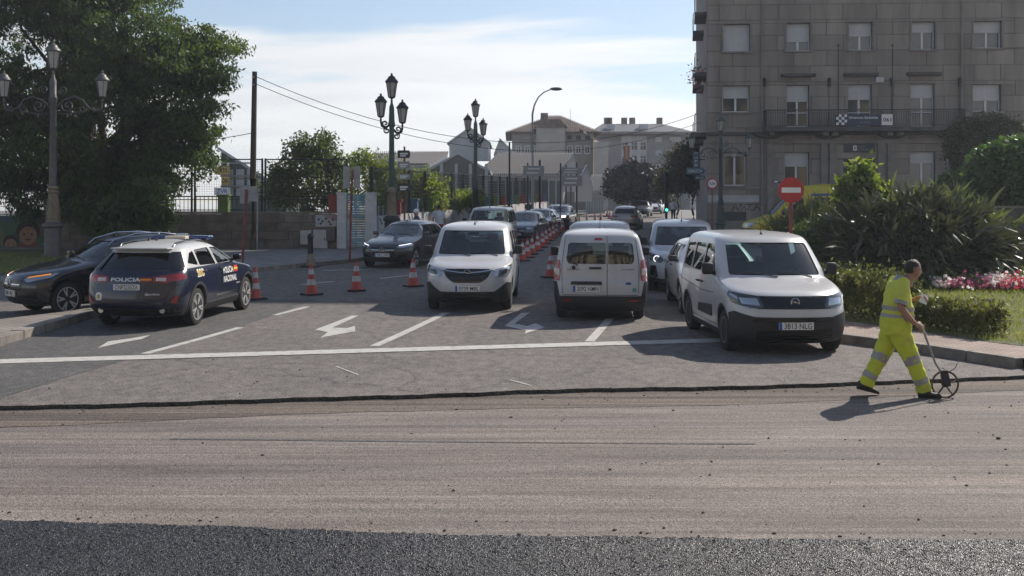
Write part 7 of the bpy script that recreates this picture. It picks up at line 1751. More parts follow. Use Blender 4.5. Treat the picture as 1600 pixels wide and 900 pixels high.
def lamp_cluster(label, px, top_py, Y, tan='irontan'):
    """lamp post with a tight cluster of lanterns on short brackets"""
    x = at(px, 0, Y).x; T = thing('lamp_post', label, 'street lamp', (x, Y, G(Y) + .13), R(18)); H = at(px, top_py, Y).z - G(Y) - .13 - 1.0
    b = MB(); b.lathe([(.34, 0), (.34, .12), (.28, .16), (.27, 1.15), (.36, 1.22), (.33, 1.32), (.24, 1.40)], 20); b.build('pedestal', MT['iron'], T, 40)
    b = MB(); b.lathe([(.22, 1.40), (.20, 1.55), (.16, 2.3), (.20, 2.36), (.17, 2.45), (.14, 2.55)], 16); b.build('pedestal_column', MT[tan], T, 40)
    b = MB(); b.lathe([(.125, 2.55), (.10, H - 1.0), (.15, H - .95), (.12, H - .75), (.10, H - .2), (.05, H - .05), (.05, H)], 14); b.build('shaft', MT['irongreen'], T, 40)
    lantern(T, (0, 0, H + .18), 1.0, 'iron')
    for k in (0, 2):
        a = math.pi / 2 * k; d = Vector((math.cos(a), math.sin(a), 0)); b = MB(); z = H - 1.0 + (.22 if k == 2 else 0)
        b.tube([d * .1 + Vector((0, 0, z - .12)), d * .25 + Vector((0, 0, z - .28)), d * .40 + Vector((0, 0, z - .18)), d * .44 + Vector((0, 0, z))], .05, 6)
        M = Matrix.Rotation(a, 3, 'Z'); b.tube([M @ q for q in spiral(Vector((.26, 0, z - .08)), .15, 1.4, 1, 20, R(180))], .034, 5); b.tube([M @ q for q in spiral(Vector((.20, 0, z - .36)), .14, 1.3, -1, 18, R(90))], .034, 5)
        b.build('bracket', MT['iron'], T, 50); lantern(T, d * .44 + Vector((0, 0, z + .18)), .95, 'iron')
lamp_three('tall three-lantern lamp post on the left in front of the huge tree', at(83, 0, 38).x, 38.0, 1.01)
lamp_three('dark green three-lantern lamp post standing against the stone building', at(1126, 0, 49).x, 49.0, .765, 'irongreen', 'irongreen', 'irongreen')
lamp_cluster('lamp post with clustered lanterns beside the dark grey hatchback', 612, 121, 42.5)
lamp_cluster('farther lamp post with clustered lanterns in front of the glazed roof lantern', 743, 159, 58.0, 'iron')
Y = 76.0; q = at(832, 0, Y); T = thing('street_light', 'tall curved-arm street light rising over the direction panels', 'street lamp', (q.x, Y, G(Y) + .13)); zt_ = at(832, 178, Y).z - G(Y) - .13; k = Y / F
b = MB(); b.tube([(0, 0, 0), (0, 0, zt_ * .5), (0, 0, zt_), (3 * k, 0, zt_ + 14 * k), (9 * k, 0, zt_ + 26 * k), (18 * k, 0, zt_ + 34 * k), (28 * k, 0, zt_ + 38 * k)], [.11, .09, .075, .06, .05, .045, .04], 10); b.build('mast', MT['galv'], T, 60)
b = MB(); b.ball((37 * k, 0, zt_ + 39 * k), (.46, .17, .13), 12, 8); b.build('lamp_head', MT['irongrey'], T, 50)
# wooden pole and cables
Y = 43.3; q = at(396, 0, Y); T = thing('utility_pole', 'brown wooden utility pole rising behind the red sign posts', 'pole', (q.x, Y, G(Y) + .1)); h_ = at(396, 112, Y).z - G(Y) - .1
b = MB(); b.tube([(0, 0, 0), (-.02, 0, h_ * .4), (.05, 0, h_)], [.15, .13, .10], 12); b.build('shaft', MT['wood'], T, 60)
b = MB(); b.cyl((.05, -.10, h_ - .25), (.05, -.24, h_ - .25), .03, None, 8); b.cyl((.05, -.10, h_ - .55), (.05, -.24, h_ - .55), .03, None, 8); b.build('insulator', MT['cabinet'], T)
b = MB(); b.tube([(.16, -.05, 0), (.17, -.05, 2.3)], .035, 6); b.build('conduit', MT['galv'], T)
top = Vector((q.x + .05, Y - .2, at(396, 119, Y).z))
def cable(name, lb, A, Bp, sag, r=.014):
    A, Bp = Vector(A), Vector(Bp); pts = []
    for i in range(25):
        t = i / 24; p_ = A.lerp(Bp, t); p_.z -= sag * 4 * t * (1 - t); pts.append(p_)
    b = MB(); b.tube(pts, r, 5); tag(b.build(name, MT['cable'], None), lb, 'cable', 'overhead cables')
cable('overhead_cable', 'upper cable running from the wooden pole to the stone building', top, at(1090, 178, 56), 2.1)
cable('overhead_cable', 'lower cable running from the wooden pole towards the stone building', top + Vector((0, 0, -.3)), at(1096, 190, 60), 2.2)
cable('overhead_cable', 'short cable running from the wooden pole into the huge tree', (q.x, Y - .15, at(396, 208, Y).z), at(250, 222, 40.5), .1)
# cones
def make_cone(label, group='traffic cones on the road'):
    T = thing('traffic_cone', label, 'traffic cone', (0, 0, 0), 0, group)
    b = MB(); b.box((0, 0, .02), (.44, .44, .04)); b.build('base', MT['conedark'], T, None, .012)
    pr = lambda z: .155 - .128 * z / .75
    b = MB(); b.lathe([(.175, .04), (pr(.06), .07), (pr(.75), .74), (.018, .752), (.0001, .752)], 20); b.build('cone_body', MT['cone'], T, 50)
    for z0, z1 in ((.24, .38), (.50, .63)): b = MB(); b.lathe([(pr(z0) + .004, z0), (pr(z1) + .004, z1)], 20); b.build('reflective_band', MT['reflect'], T, 50)
    return T
cone0 = make_cone('')
def cone_at(px, py, label, Yd=None, first=[True], off=0):
    if Yd is None: p_ = gp(px, py)
    else: p_ = Vector(((px - 800) * Yd / F, Yd))
    T = cone0 if first[0] else copy_thing(cone0)
    first[0] = False; T.location = (p_.x, p_.y, G(p_.y) + .01); T.rotation_euler = (random.uniform(-.03, .03), random.uniform(-.03, .03), random.random() * 6); T['label'] = label; return T
cone_at(398, 468, 'traffic cone beside the front right wheel of the police car')
cone_at(487, 461, 'traffic cone standing alone just in front of the black bollard')
cone_at(557, 455, 'traffic cone midway between the black bollard and the white vans')
cone_at(646, 448, 'traffic cone just left of the 0739 MBL van')
cone_at(860, 434, 'traffic cone beside the left mirror of the 2092 NMN van')
row = [(816, 38.2), (824, 40.0), (832, 42), (840, 44.5), (847, 47), (853, 50), (859, 53), (864, 56), (869, 59), (874, 62), (879, 65.5), (884, 69)]
for i, (px, Yd) in enumerate(row): cone_at(px, 0, '%s traffic cone of the long row beside the queuing cars, counted uphill' % ('first second third fourth fifth sixth seventh eighth ninth tenth eleventh twelfth'.split()[i]), Yd)
for i, (px, Yd) in enumerate(((905, 76), (917, 80), (930, 84), (939, 88), (953, 92), (958, 92.5), (949, 99))): cone_at(px, 0, '%s small far traffic cone beyond the long row near the silver beige car' % ('first second third fourth fifth sixth last'.split()[i]), Yd)
# bollard with an orange foot
p_ = gp(485, 417); T = thing('bollard', 'black bollard standing in an orange cone foot at the pavement edge', 'bollard', (p_.x, p_.y, G(p_.y)))
b = MB(); b.lathe([(.11, .0), (.10, .1), (.09, .95), (.11, .98), (.11, 1.03), (.07, 1.10), (.0001, 1.13)], 14); b.build('post', MT['iron'], T, 50)
b = MB(); b.lathe([(.19, .0), (.17, .05), (.115, .40), (.10, .44)], 14); b.build('orange_sleeve', MT['irontan'], T, 50); b = MB(); b.box((0, 0, .02), (.6, .6, .04)); b.build('base', MT['conedark'], T)
# no entry sign
def round_sign(name, lb, px, py, Y, r, kind, post='redpost', pr=.035):
    q = at(px, py, Y); z0 = G(Y) + .1; T = thing(name, lb, 'road sign', (q.x, Y, z0)); h_ = q.z - z0
    b = MB(); b.cyl((0, .03, 0), (0, .03, h_ + r * .8), pr, None, 10); b.build('post', MT[post], T, 50)
    b = MB(); b.cyl((0, -.012, h_), (0, .006, h_), r, None, 40); d = b.build('sign_disc', MT['signred'], T, 40)
    b = MB(); b.cyl((0, .0065, h_), (0, .010, h_), r * .985, None, 40); b.build('sign_back', MT['signback'], d)
    if kind == 'entry': b = MB(); b.box((0, -.016, h_), (r * 1.48, .008, r * .40)); b.build('white_bar', MT['signwhite'], d)
    else:
        b = MB(); b.cyl((0, -.017, h_), (0, -.013, h_), r * .76, None, 36); b.build('white_face', MT['signwhite'], d)
        flat_text('characters', kind, r * 1.05, r * .5, Matrix.Translation((0, -.021, h_)) @ FM, MT['ink'], d, .02)
round_sign('no_entry_sign', 'red no entry sign on a red post in front of the stone building', 1236, 297, 24.9, .305, 'entry', 'redpost', .042)
round_sign('weight_limit_sign', 'small round red-rimmed sign reading 5,5t beside the green lamp post', 1113, 287, 50.5, .27, '5,5t', 'redpost', .03)
# red posts with signs seen from behind
def back_sign(name, lb, px, base_py, top_py, plates, Yoff=0, lean=0.0):
    p_ = gp(px, base_py, .13); Y = p_.y; T = thing(name, lb, 'road sign', (p_.x, Y, G(Y) + .13)); h_ = at(px, top_py, Y).z - G(Y) - .13
    b = MB(); b.cyl((0, 0, 0), (lean, 0, h_), .04, None, 10); b.build('post', MT['redpost'], T, 50)
    for (dx, py, w_, hh, m) in plates:
        z = at(px, py, Y).z - G(Y) - .13; b = MB(); b.box((dx + lean * z / h_, .05, z), (w_, .012, hh)); d = b.build('sign_plate', MT[m], T, None, .004); b = MB(); b.box((dx + lean * z / h_, .04, z), (w_ * .9, .012, .03)); b.build('bracket', MT['galv'], d)
back_sign('direction_sign', 'red post with a grey sign back in front of the utility pole', 379, 414, 296, [(-.06, 305, .30, .55, 'signback'), (.22, 303, .28, .5, 'signback')], lean=.12)
back_sign('direction_sign', 'red post with two tall grey sign backs in front of the painted gate', 546, 410, 265, [(-.20, 277, .22, .75, 'signback'), (.16, 277, .22, .75, 'signback')], lean=.10)
# finger signs
Y = 44.0; q = at(632, 0, Y); T = thing('finger_post', 'post with four stacked finger signs beside the clustered lamp post', 'signpost', (q.x, Y, G(Y) + .13)); z = lambda py: at(632, py, Y).z - G(Y) - .13
b = MB(); b.cyl((0, 0, 0), (0, 0, z(229)), .04, None, 8); b.build('post', MT['redpost'], T, 50)
for i, (py, hh) in enumerate(((241, 12), (258, 11), (276, 9), (293, 13))):
    w_ = .54; h2 = hh * Y / F; zz = z(py); tip = .12 if i == 3 else -.02
    b = MB(); b.prism([(-w_ / 2, zz - h2 / 2), (w_ / 2 - .06, zz - h2 / 2), (w_ / 2 + tip, zz), (w_ / 2 - .06, zz + h2 / 2), (-w_ / 2, zz + h2 / 2)], 'y', -.07, -.04); f = b.build('finger_board', MT['signdark'] if i in (0, 3) else MT['signback'], T)
    b = MB(); b.box((-.02, -.073, zz + .02), (w_ * .6, .006, h2 * .22)); b.box((-.05, -.073, zz - h2 * .22), (w_ * .45, .006, h2 * .18)); b.build('pale_lines', MT['signwhite'], f)
# overhead direction panels by the fence
for px, pys, Y, lb in ((834, ((259, 275),), 70, 'two-line grey direction panel below the curved street light'), (893, ((262, 272), (274, 291)), 80, 'wide stacked direction panels on a dark post near the white gable')):
    q = at(px, 0, Y); T = thing('overhead_direction_sign', lb, 'road sign', (q.x, Y, G(Y) + .13)); z = lambda py: at(px, py, Y).z - G(Y) - .13
    b = MB(); b.cyl((.4, .1, 0), (.4, .1, z(pys[0][0]) + .4), .07, None, 8); b.cyl((-.4, .1, 0), (-.4, .1, z(pys[0][0]) + .2), .05, None, 8); b.build('post', MT['iron'], T, 50)
    for y0, y1 in pys:
        w_ = 33 * Y / F; b = MB(); b.box((0, 0, (z(y0) + z(y1)) / 2), (w_, .08, z(y0) - z(y1))); f = b.build('panel', MT['signback'], T, None, .01)
        b = MB(); hh = z(y0) - z(y1)
        for j in range(2): b.box((-.1 + .1 * j, -.045, z(y1) + hh * (.3 + .4 * j)), (w_ * .55, .01, hh * .13))
        b.build('pale_lines', MT['signwhite'], f)
# traffic light
Y = 66.0; q = at(1041, 0, Y); T = thing('traffic_light', 'traffic light showing green on a dark post beside the crossing', 'traffic light', (q.x, Y, G(Y) + .1)); z = lambda py: at(1041, py, Y).z - G(Y) - .1
b = MB(); b.cyl((0, 0, 0), (0, 0, z(272)), .085, .065, 10); b.build('post', MT['iron'], T, 50)
b = MB(); b.box((0, -.10, z(281)), (.30, .22, .95)); hd_ = b.build('signal_head', MT['iron'], T, None, .03)
for i, m in enumerate(('signred', 'gold', 'tlgreen')):
    zz = z(281) + .30 - i * .30; b = MB(); b.cyl((0, -.225, zz), (0, -.212, zz), .105, None, 18); b.build('lamp', MT['gloss'] if m != 'tlgreen' else MT[m], hd_, 40)
    b = MB(); b.lathe([(.125, 0), (.125, .14)], 12, (0, -.21, zz), Matrix.Rotation(R(90), 4, 'X')); b.build('hood', MT['iron'], hd_, 40)
b = MB(); b.box((0, -.08, z(324)), (.24, .18, .50)); hd_ = b.build('pedestrian_head', MT['iron'], T, None, .02)
b = MB(); b.cyl((0, -.185, z(328)), (0, -.172, z(328)), .075, None, 14); b.build('lamp', MT['tlgreen'], hd_, 40)
# car park kerb-side dark posts along the far fence
for i, (px, Y, top_) in enumerate(((796, 60, 222), (876, 70, 255), (892, 84, 272))):
    q = at(px, 0, Y); T = thing('dark_pole', ('grey pole near the fence left of the direction panels', 'dark pole rising behind the dark off-roader', 'short dark pole at the kerb bend beyond the cones')[i], 'pole', (q.x, Y, G(Y) + .12)); b = MB(); b.cyl((0, 0, 0), (0, 0, at(px, top_, Y).z - G(Y) - .12), .06, .05, 8); b.build('shaft', MT['iron'], T, 50)
# flag on the school
q = at(974, 240, 120); T = thing('flag', 'faded red and yellow flag hanging on a pole before the grey block', 'flag', (q.x, 120, q.z - 3)); b = MB(); b.cyl((0, 0, 0), (0, 0, 4.2), .04, .03, 6); b.build('pole', MT['galv'], T)
for k, m in enumerate(('red', 'flagyellow', 'red')):
    b = MB(); pts = []
    for j in range(7):
        for x in (0.05 + k * .28, .05 + (k + 1) * .28): pts.append((x * .8, .08 * math.sin(j * 1.1 + x * 4), 3.9 - j * .32))
    b.add(pts, [(2 * j, 2 * j + 1, 2 * j + 3, 2 * j + 2) for j in range(6)]); b.build('flag_stripe', pm('faded_' + m, (.20, .06, .05) if m == 'red' else (.30, .22, .08), .8), T, 60, fix=False)

# ------------------------------------------------------------------ people
def skin_obj(name, nodes, edges, m, parent, sub=2, root=0):
    """nodes: (x,y,z,r or (rx,ry)); a smooth tapered surface grown along the edges"""
    me = bpy.data.meshes.new(name); me.from_pydata([n[:3] for n in nodes], edges, [])
    o = link(name, me); sk = o.modifiers.new('skin', 'SKIN'); sk.use_smooth_shade = True
    ss = o.modifiers.new('sub', 'SUBSURF'); ss.levels = sub; ss.render_levels = sub
    lay = me.skin_vertices[0].data
    for i, n in enumerate(nodes):
        r = n[3]; lay[i].radius = r if isinstance(r, tuple) else (r, r)
        lay[i].use_root = (i == root)
    nm = evaluated(o); bpy.data.objects.remove(o); bpy.data.meshes.remove(me)
    nm.polygons.foreach_set('use_smooth', [True] * len(nm.polygons)); nm.name = name
    return link(name, nm, parent, m)
def chain(n0, k): return [(n0 + i, n0 + i + 1) for i in range(k - 1)]
def loft(name, rings, m, parent, n=20, cap=True, sub=True, yrot=None):
    """rings: (cx,cy,cz,rx,ry[,tilt about y]) closed smooth tube of ellipses"""
    b = MB(); V = []
    for r_ in rings:
        cx, cy, cz, rx, ry = r_[:5]; tl = r_[5] if len(r_) > 5 else 0
        for i in range(n):
            t = 2 * math.pi * i / n; p = Vector((rx * math.cos(t), ry * math.sin(t), 0)); p = Matrix.Rotation(tl, 3, 'Y') @ p; V.append(Vector((cx, cy, cz)) + p)
    F_ = [(k * n + i, k * n + (i + 1) % n, (k + 1) * n + (i + 1) % n, (k + 1) * n + i) for k in range(len(rings) - 1) for i in range(n)]
    if cap: F_ += [tuple(reversed(range(n))), tuple(range((len(rings) - 1) * n, len(rings) * n))]
    b.add(V, F_); return b.build(name, m, parent, 70)
def limb_rings(pts, n_between=4):
    """pts: (x,y,z,rx,ry); rings across the direction of the limb, interpolated"""
    P = []
    for a, c in zip(pts[:-1], pts[1:]):
        for j in range(n_between): P.append(tuple(u + (v - u) * j / n_between for u, v in zip(a, c)))
    P.append(pts[-1]); return P
def tube_limb(name, pts, m, parent, n=14, wrinkle=0.0, seed=1):
    P = chaikin(pts, 2); b = MB(); V = []; rr = random.Random(seed)
    for i, p in enumerate(P):
        a = Vector(P[max(i - 1, 0)][:3]); c = Vector(P[min(i + 1, len(P) - 1)][:3]); d = (c - a).normalized(); s = Vector((0, 1, 0)); f = d.cross(s).normalized(); s = f.cross(d).normalized()
        for j in range(n):
            t = 2 * math.pi * j / n; w = 1 + wrinkle * math.sin(i * 2.1 + j * 1.3 + rr.random() * .8)
            V.append(Vector(p[:3]) + f * (p[3] * w * math.cos(t)) + s * (p[4] * w * math.sin(t)))
    k = len(P); F_ = [(q * n + i, q * n + (i + 1) % n, (q + 1) * n + (i + 1) % n, (q + 1) * n + i) for q in range(k - 1) for i in range(n)] + [tuple(reversed(range(n))), tuple(range((k - 1) * n, k * n))]
    b.add(V, F_); return b.build(name, m, parent, 70)
def hand_nodes(w, d, side, curl, s=1.0, up=Vector((0, 0, 1))):
    """wrist point, finger direction, side axis towards the thumb; returns nodes, edges for palm, four fingers and a thumb"""
    w = Vector(w); d = Vector(d).normalized(); t = Vector(side); t = (t - d * t.dot(d)).normalized(); nrm = d.cross(t).normalized() * curl[1]
    N_ = []; E_ = []
    def add(p, r): N_.append((p.x, p.y, p.z, r)); return len(N_) - 1
    i0 = add(w, .026 * s); i1 = add(w + d * .045 * s, .034 * s); i2 = add(w + d * .085 * s, .036 * s); E_ += [(i0, i1), (i1, i2)]
    return N_, E_, w, d, t, nrm
def make_hand(parent, w, d, thumb, curl, m, s=1.0, name='hand'):
    w = Vector(w); d = Vector(d).normalized(); t = Vector(thumb); t = (t - d * t.dot(d)).normalized(); nrm = d.cross(t).normalized() * curl[1]; c = curl[0]
    M = Matrix((d, t, nrm)).transposed()
    b = MB()                                # palm: flattened rounded block
    rings = [(-.012, .022, .020), (.02, .034, .019), (.055, .041, .017), (.085, .041, .015), (.096, .036, .011)]; V = []; n = 12
    for x, a, h in rings:
        for j in range(n):
            q = 2 * math.pi * j / n; V.append(w + M @ Vector((x * s, a * s * math.cos(q), h * s * math.sin(q))))
    b.add(V, [(k * n + i, k * n + (i + 1) % n, (k + 1) * n + (i + 1) % n, (k + 1) * n + i) for k in range(4) for i in range(n)] + [tuple(reversed(range(n))), tuple(range(4 * n, 5 * n))])
    for k, (off, ln, cc) in enumerate(((.030, .070, .9), (.010, .078, 1.0), (-.011, .072, 1.05), (-.030, .057, 1.15))):
        p = Vector((.086, off, 0)); pts = [w + M @ (p * s)]; ang = 0
        for q, f in enumerate((.45, .32, .25)):
            ang += c * cc * (.75, .85, .6)[q]; p = p + Vector((math.cos(ang), .04 * (1 - k), math.sin(ang))) * ln * f; pts.append(w + M @ (p * s))
        b.tube(pts, [.0098 * s, .0092 * s, .0085 * s, .0065 * s], 8)
    p = Vector((.018, .030, .004)); pts = [w + M @ (p * s)]
    for dx_, dy_, dz_ in ((.022, .022, .012), (.026, .010, .016), (.020, -.004, .012)): p = p + Vector((dx_, dy_, dz_)); pts.append(w + M @ (p * s))
    b.tube(pts, [.013 * s, .0115 * s, .0105 * s, .007 * s], 8)
    return b.build(name, m, parent, 70)
def head(parent, c, yaw_fwd, s=1.0, pitch=0.0, hair='hair', helmet=None, bald=True):
    """c = centre of the head; forward = local +x"""
    S = Matrix.Translation(Vector(c)) @ Matrix.Rotation(pitch, 4, 'Y') @ Matrix.Diagonal((s, s, s, 1))
    b = MB(); n = 28; k = 22; V = []
    for i in range(k + 1):
        z = -math.cos(math.pi * i / k); rr = math.sin(math.pi * i / k); zz = z * .118
        for j in range(n):
            t = 2 * math.pi * j / n; x = math.cos(t) * rr; y = math.sin(t) * rr
            X_ = x * .098; Y_ = y * .076
            if zz < 0:                       # jaw narrows, chin comes forward
                f = min(1, -zz / .118); X_ = X_ * (1 - .18 * f) + .022 * f; Y_ *= (1 - .30 * f)
            if x > .55:                      # flatter face with brow, nose, lips, chin
                X_ -= .010 * (x - .55) / .45
                gx = lambda z0, y0, sz, sy, a: a * math.exp(-((zz - z0) / sz) ** 2 - ((Y_ - y0) / sy) ** 2)
                X_ += gx(-.018, 0, .020, .012, .026) + gx(.004, 0, .022, .008, .012) + gx(-.056, 0, .010, .022, .007) + gx(-.070, 0, .008, .018, .005) + gx(-.100, 0, .016, .018, .008) + gx(.026, .028, .010, .020, .006) + gx(.026, -.028, .010, .020, .006)
                X_ -= gx(.008, .030, .011, .013, .008) + gx(.008, -.030, .011, .013, .008)
            V.append(S @ Vector((X_, Y_, zz)))
    F_ = [(q * n + i, q * n + (i + 1) % n, (q + 1) * n + (i + 1) % n, (q + 1) * n + i) for q in range(k) for i in range(n)]
    b.add(V, F_)
    for sd in (-1, 1):                       # ears
        rings = []
        for q in range(9):
            a = 2 * math.pi * q / 9; rings.append(S @ Vector((-.006 + .017 * math.cos(a) * .8, sd * (.075 + .006 * (1 + math.cos(a + 2))), .002 + .030 * math.sin(a))))
        b.tube(rings, .0075 * s, 6, True); b.ball(S @ Vector((-.002, sd * .074, 0)), (.012 * s, .006 * s, .022 * s), 8, 5)
    # neck
    b.tube([S @ Vector((-.012, 0, -.06)), S @ Vector((-.022, 0, -.13)), S @ Vector((-.032, 0, -.19))], [.053 * s, .055 * s, .064 * s], 14)
    h = b.build('head', MT['skin'], parent, 70)
    for sd in (-1, 1):
        e = MB(); e.ball(S @ Vector((.0665, sd * .030, .008)), .0115 * s, 8, 6); e.build('eye', MT['signwhite'], h, 60); e = MB(); e.ball(S @ Vector((.0755, sd * .030, .008)), .0052 * s, 8, 5); e.build('pupil', MT['ink'], h, 60)
        e = MB(); e.tube([S @ Vector((.083, sd * .012, .028)), S @ Vector((.082, sd * .030, .032)), S @ Vector((.069, sd * .046, .028))], .004 * s, 5); e.build('eyebrow', MT['hair'], h, 60)
    e = MB(); e.tube([S @ Vector((.086, -.020, -.063)), S @ Vector((.0945, 0, -.063)), S @ Vector((.086, .020, -.063))], .0026 * s, 5); e.build('mouth', MT['bark'], h, 60)
    if helmet:
        e = MB(); e.lathe([(.112 * s, .0), (.122 * s, .05 * s), (.105 * s, .10 * s), (.06 * s, .145 * s), (.0001, .16 * s)], 20, S @ Vector((-.005, 0, .0))); e.build('helmet', MT[helmet], h, 60); return h
    # hair: a cap following the skull, receding at the front
    e = MB(); V = []; n2 = 28; rows_ = 12
    for i in range(rows_ + 1):
        f = i / rows_
        for j in range(n2):
            t = 2 * math.pi * j / n2; x = math.cos(t)
            low = (-.05 if x < -.25 else (-.05 + (x + .25) * .20 if x < .15 else (.03 + (x - .15) * .10))) if bald else (-.05 if x < .2 else -.03 + (x - .2) * .12)
            zlow = max(min(low, .10), -.06); top_ = .122; zz = zlow + (top_ - zlow) * f; zz = min(zz, .1235); rr = math.sqrt(max(0, 1 - (min(zz, .1178) / .118) ** 2)); kk = 1.045 if f > 0 else 1.0
            px_ = x * rr * .098 * kk; py_ = math.sin(t) * rr * .076 * kk
            if zz < 0: fz = min(1, -zz / .118); px_ = px_ * (1 - .1 * fz) + .012 * fz; py_ *= (1 - .2 * fz)
            V.append(S @ Vector((px_ - .004, py_, zz + (.004 if f > .5 else 0))))
    e.add(V, [(q * n2 + i, q * n2 + (i + 1) % n2, (q + 1) * n2 + (i + 1) % n2, (q + 1) * n2 + i) for q in range(rows_) for i in range(n2)]); e.build('hair', MT[hair], h, 70)
    return h
def worker():
    Yw = 12.72; xw = (1404 - 800) / F * Yw; k = 1.035
    T = thing('person', 'road worker in yellow hi-vis clothes walking right with a measuring wheel and white paper', 'person', (xw, Yw, -.048)); T.scale = (k, k, k)
    # continuous body under the clothes (skin shows at arms, neck)
    hip = (-.02, 0, .86)
    nodes = [(-.03, 0, .90, (.13, .14)), (-.02, 0, 1.05, (.12, .13)), (.0, 0, 1.22, (.11, .15)), (.035, 0, 1.33, (.05, .06)), (.08, 0, 1.40, (.045, .048)),
             (-.02, -.17, 1.30, .052), (-.065, -.235, 1.07, .043), (.06, -.22, .915, .036), (.125, -.205, .865, .027),
             (.0, .17, 1.30, .052), (.03, .24, 1.07, .043), (.17, .17, 1.105, .034), (.225, .13, 1.12, .026),
             (-.03, -.085, .84, .085), (.135, -.085, .45, .058), (.275, -.085, .09, .042), (-.03, .085, .84, .085), (-.19, .09, .45, .058), (-.335, .09, .13, .042)]
    ed = [(0, 1), (1, 2), (2, 3), (3, 4), (2, 5), (5, 6), (6, 7), (7, 8), (2, 9), (9, 10), (10, 11), (11, 12), (0, 13), (13, 14), (14, 15), (0, 16), (16, 17), (17, 18)]
    skin_obj('body', nodes, ed, MT['skin'], T, 2, 0)
    head(T, (.165, 0, 1.475), 0, 1.0, R(12))
    # shirt with collar, sleeves, tapes
    torso = [(-.035, 0, .84, .165, .195), (-.03, 0, .95, .160, .190), (-.02, 0, 1.06, .152, .190), (-.015, 0, 1.18, .142, .200), (-.005, 0, 1.27, .125, .200), (.005, 0, 1.325, .100, .165), (.02, 0, 1.36, .078, .10), (.035, 0, 1.385, .066, .072)]
    def bulge(z): return .02 * math.exp(-((z - .98) / .12) ** 2)
    rings = []
    for i, r_ in enumerate(chaikin(torso, 2)):
        z = r_[2]; w = 1 + .028 * math.sin(z * 55) + .020 * math.sin(z * 91 + 1); rings.append((r_[0] + bulge(z), 0, z, (r_[3] + bulge(z)) * w, r_[4] * (1 + .012 * math.sin(z * 63)), R(10) if z > 1.25 else R(4)))
    sh = loft('shirt', rings, MT['hivis'], T, 26)
    for z0, z1 in ((.905, .965), (1.005, 1.055)):
        def rad(z):
            rs = [(r_[2], r_) for r_ in rings]; i = min(range(len(rs)), key=lambda q: abs(rs[q][0] - z)); return rs[i][1]
        a, c = rad(z0), rad(z1); loft('reflective_band', [(a[0], 0, z0, a[3] + .006, a[4] + .006, R(4)), (c[0], 0, z1, c[3] + .006, c[4] + .006, R(4))], MT['greytape'], sh, 26, False)
    loft('collar', [(.012, 0, 1.345, .085, .105, R(14)), (.035, 0, 1.375, .072, .080, R(20)), (.045, 0, 1.405, .066, .070, R(22)), (.04, 0, 1.37, .066, .070, R(22))], MT['greytape'], sh, 22, False)
    s1 = tube_limb('sleeve', [(.0, -.13, 1.335, .075, .085), (-.02, -.185, 1.29, .078, .075), (-.045, -.225, 1.18, .074, .070), (-.06, -.238, 1.10, .078, .072)], MT['hivis'], sh, 16, .045, 3)
    tube_limb('sleeve_band', [(-.052, -.234, 1.135, .0785, .0735), (-.066, -.240, 1.095, .081, .075)], MT['greytape'], s1, 16)
    s2 = tube_limb('sleeve', [(.01, .13, 1.335, .075, .085), (.005, .185, 1.29, .078, .075), (.015, .22, 1.18, .074, .070), (.025, .24, 1.10, .078, .072)], MT['hivis'], sh, 16, .02, 4)
    # trousers
    tr = loft('trousers', [(-.035, 0, .93, .168, .198), (-.035, 0, .86, .176, .204), (-.035, 0, .80, .175, .205), (-.03, 0, .73, .16, .195)], MT['hivis_grime'], T, 26)
    f = tube_limb('trouser_leg', [(-.03, -.09, .80, .125, .108), (.02, -.092, .66, .118, .105), (.115, -.09, .46, .094, .090), (.185, -.088, .30, .084, .082), (.245, -.086, .16, .082, .078), (.262, -.086, .075, .088, .080)], MT['hivis_grime'], tr, 18, .085, 5)
    g = tube_limb('trouser_leg', [(-.03, .09, .80, .125, .108), (-.09, .092, .64, .116, .104), (-.175, .092, .46, .094, .090), (-.25, .09, .32, .084, .082), (-.32, .09, .20, .082, .078), (-.352, .09, .115, .088, .080)], MT['hivis_grime'], tr, 18, .085, 6)
    tube_limb('reflective_band', [(.098, -.09, .50, .1015, .0965), (.138, -.089, .40, .0945, .092)], MT['greytape'], f, 18); tube_limb('reflective_band', [(.212, -.087, .235, .088, .085), (.238, -.0865, .170, .086, .083)], MT['greytape'], f, 18)
    tube_limb('reflective_band', [(-.160, .092, .495, .1015, .0965), (-.206, .091, .405, .0945, .092)], MT['greytape'], g, 18); tube_limb('reflective_band', [(-.285, .09, .26, .088, .085), (-.318, .09, .20, .086, .083)], MT['greytape'], g, 18)
    b = MB(); b.box((-.10, -.192, .80), (.13, .03, .12), M=Matrix.Rotation(R(8), 4, 'Y')); b.build('back_pocket', MT['hivis_grime'], tr, 50, .012)
    # boots
    for x, y, z, tl in ((.285, -.086, .0, 0), (-.375, .09, .052, R(14))):
        M = Matrix.Translation((x, y, z)) @ Matrix.Rotation(tl, 4, 'Y'); b = MB(); V = []; n = 16; secs = [(-.085, .034, .10), (-.06, .045, .115), (-.01, .047, .105), (.05, .048, .075), (.11, .050, .060), (.155, .044, .048), (.178, .026, .032)]
        for X_, hw_, hh in secs:
            for j in range(n):
                t = 2 * math.pi * j / n; V.append(M @ Vector((X_, hw_ * math.cos(t), max(0, hh * (.5 + .5 * math.sin(t) ** (1 if math.sin(t) > 0 else 1))))))
        b.add(V, [(q * n + i, q * n + (i + 1) % n, (q + 1) * n + (i + 1) % n, (q + 1) * n + i) for q in range(len(secs) - 1) for i in range(n)] + [tuple(reversed(range(n))), tuple(range((len(secs) - 1) * n, len(secs) * n))]); bo = b.build('boot', MT['boot'], T, 60)
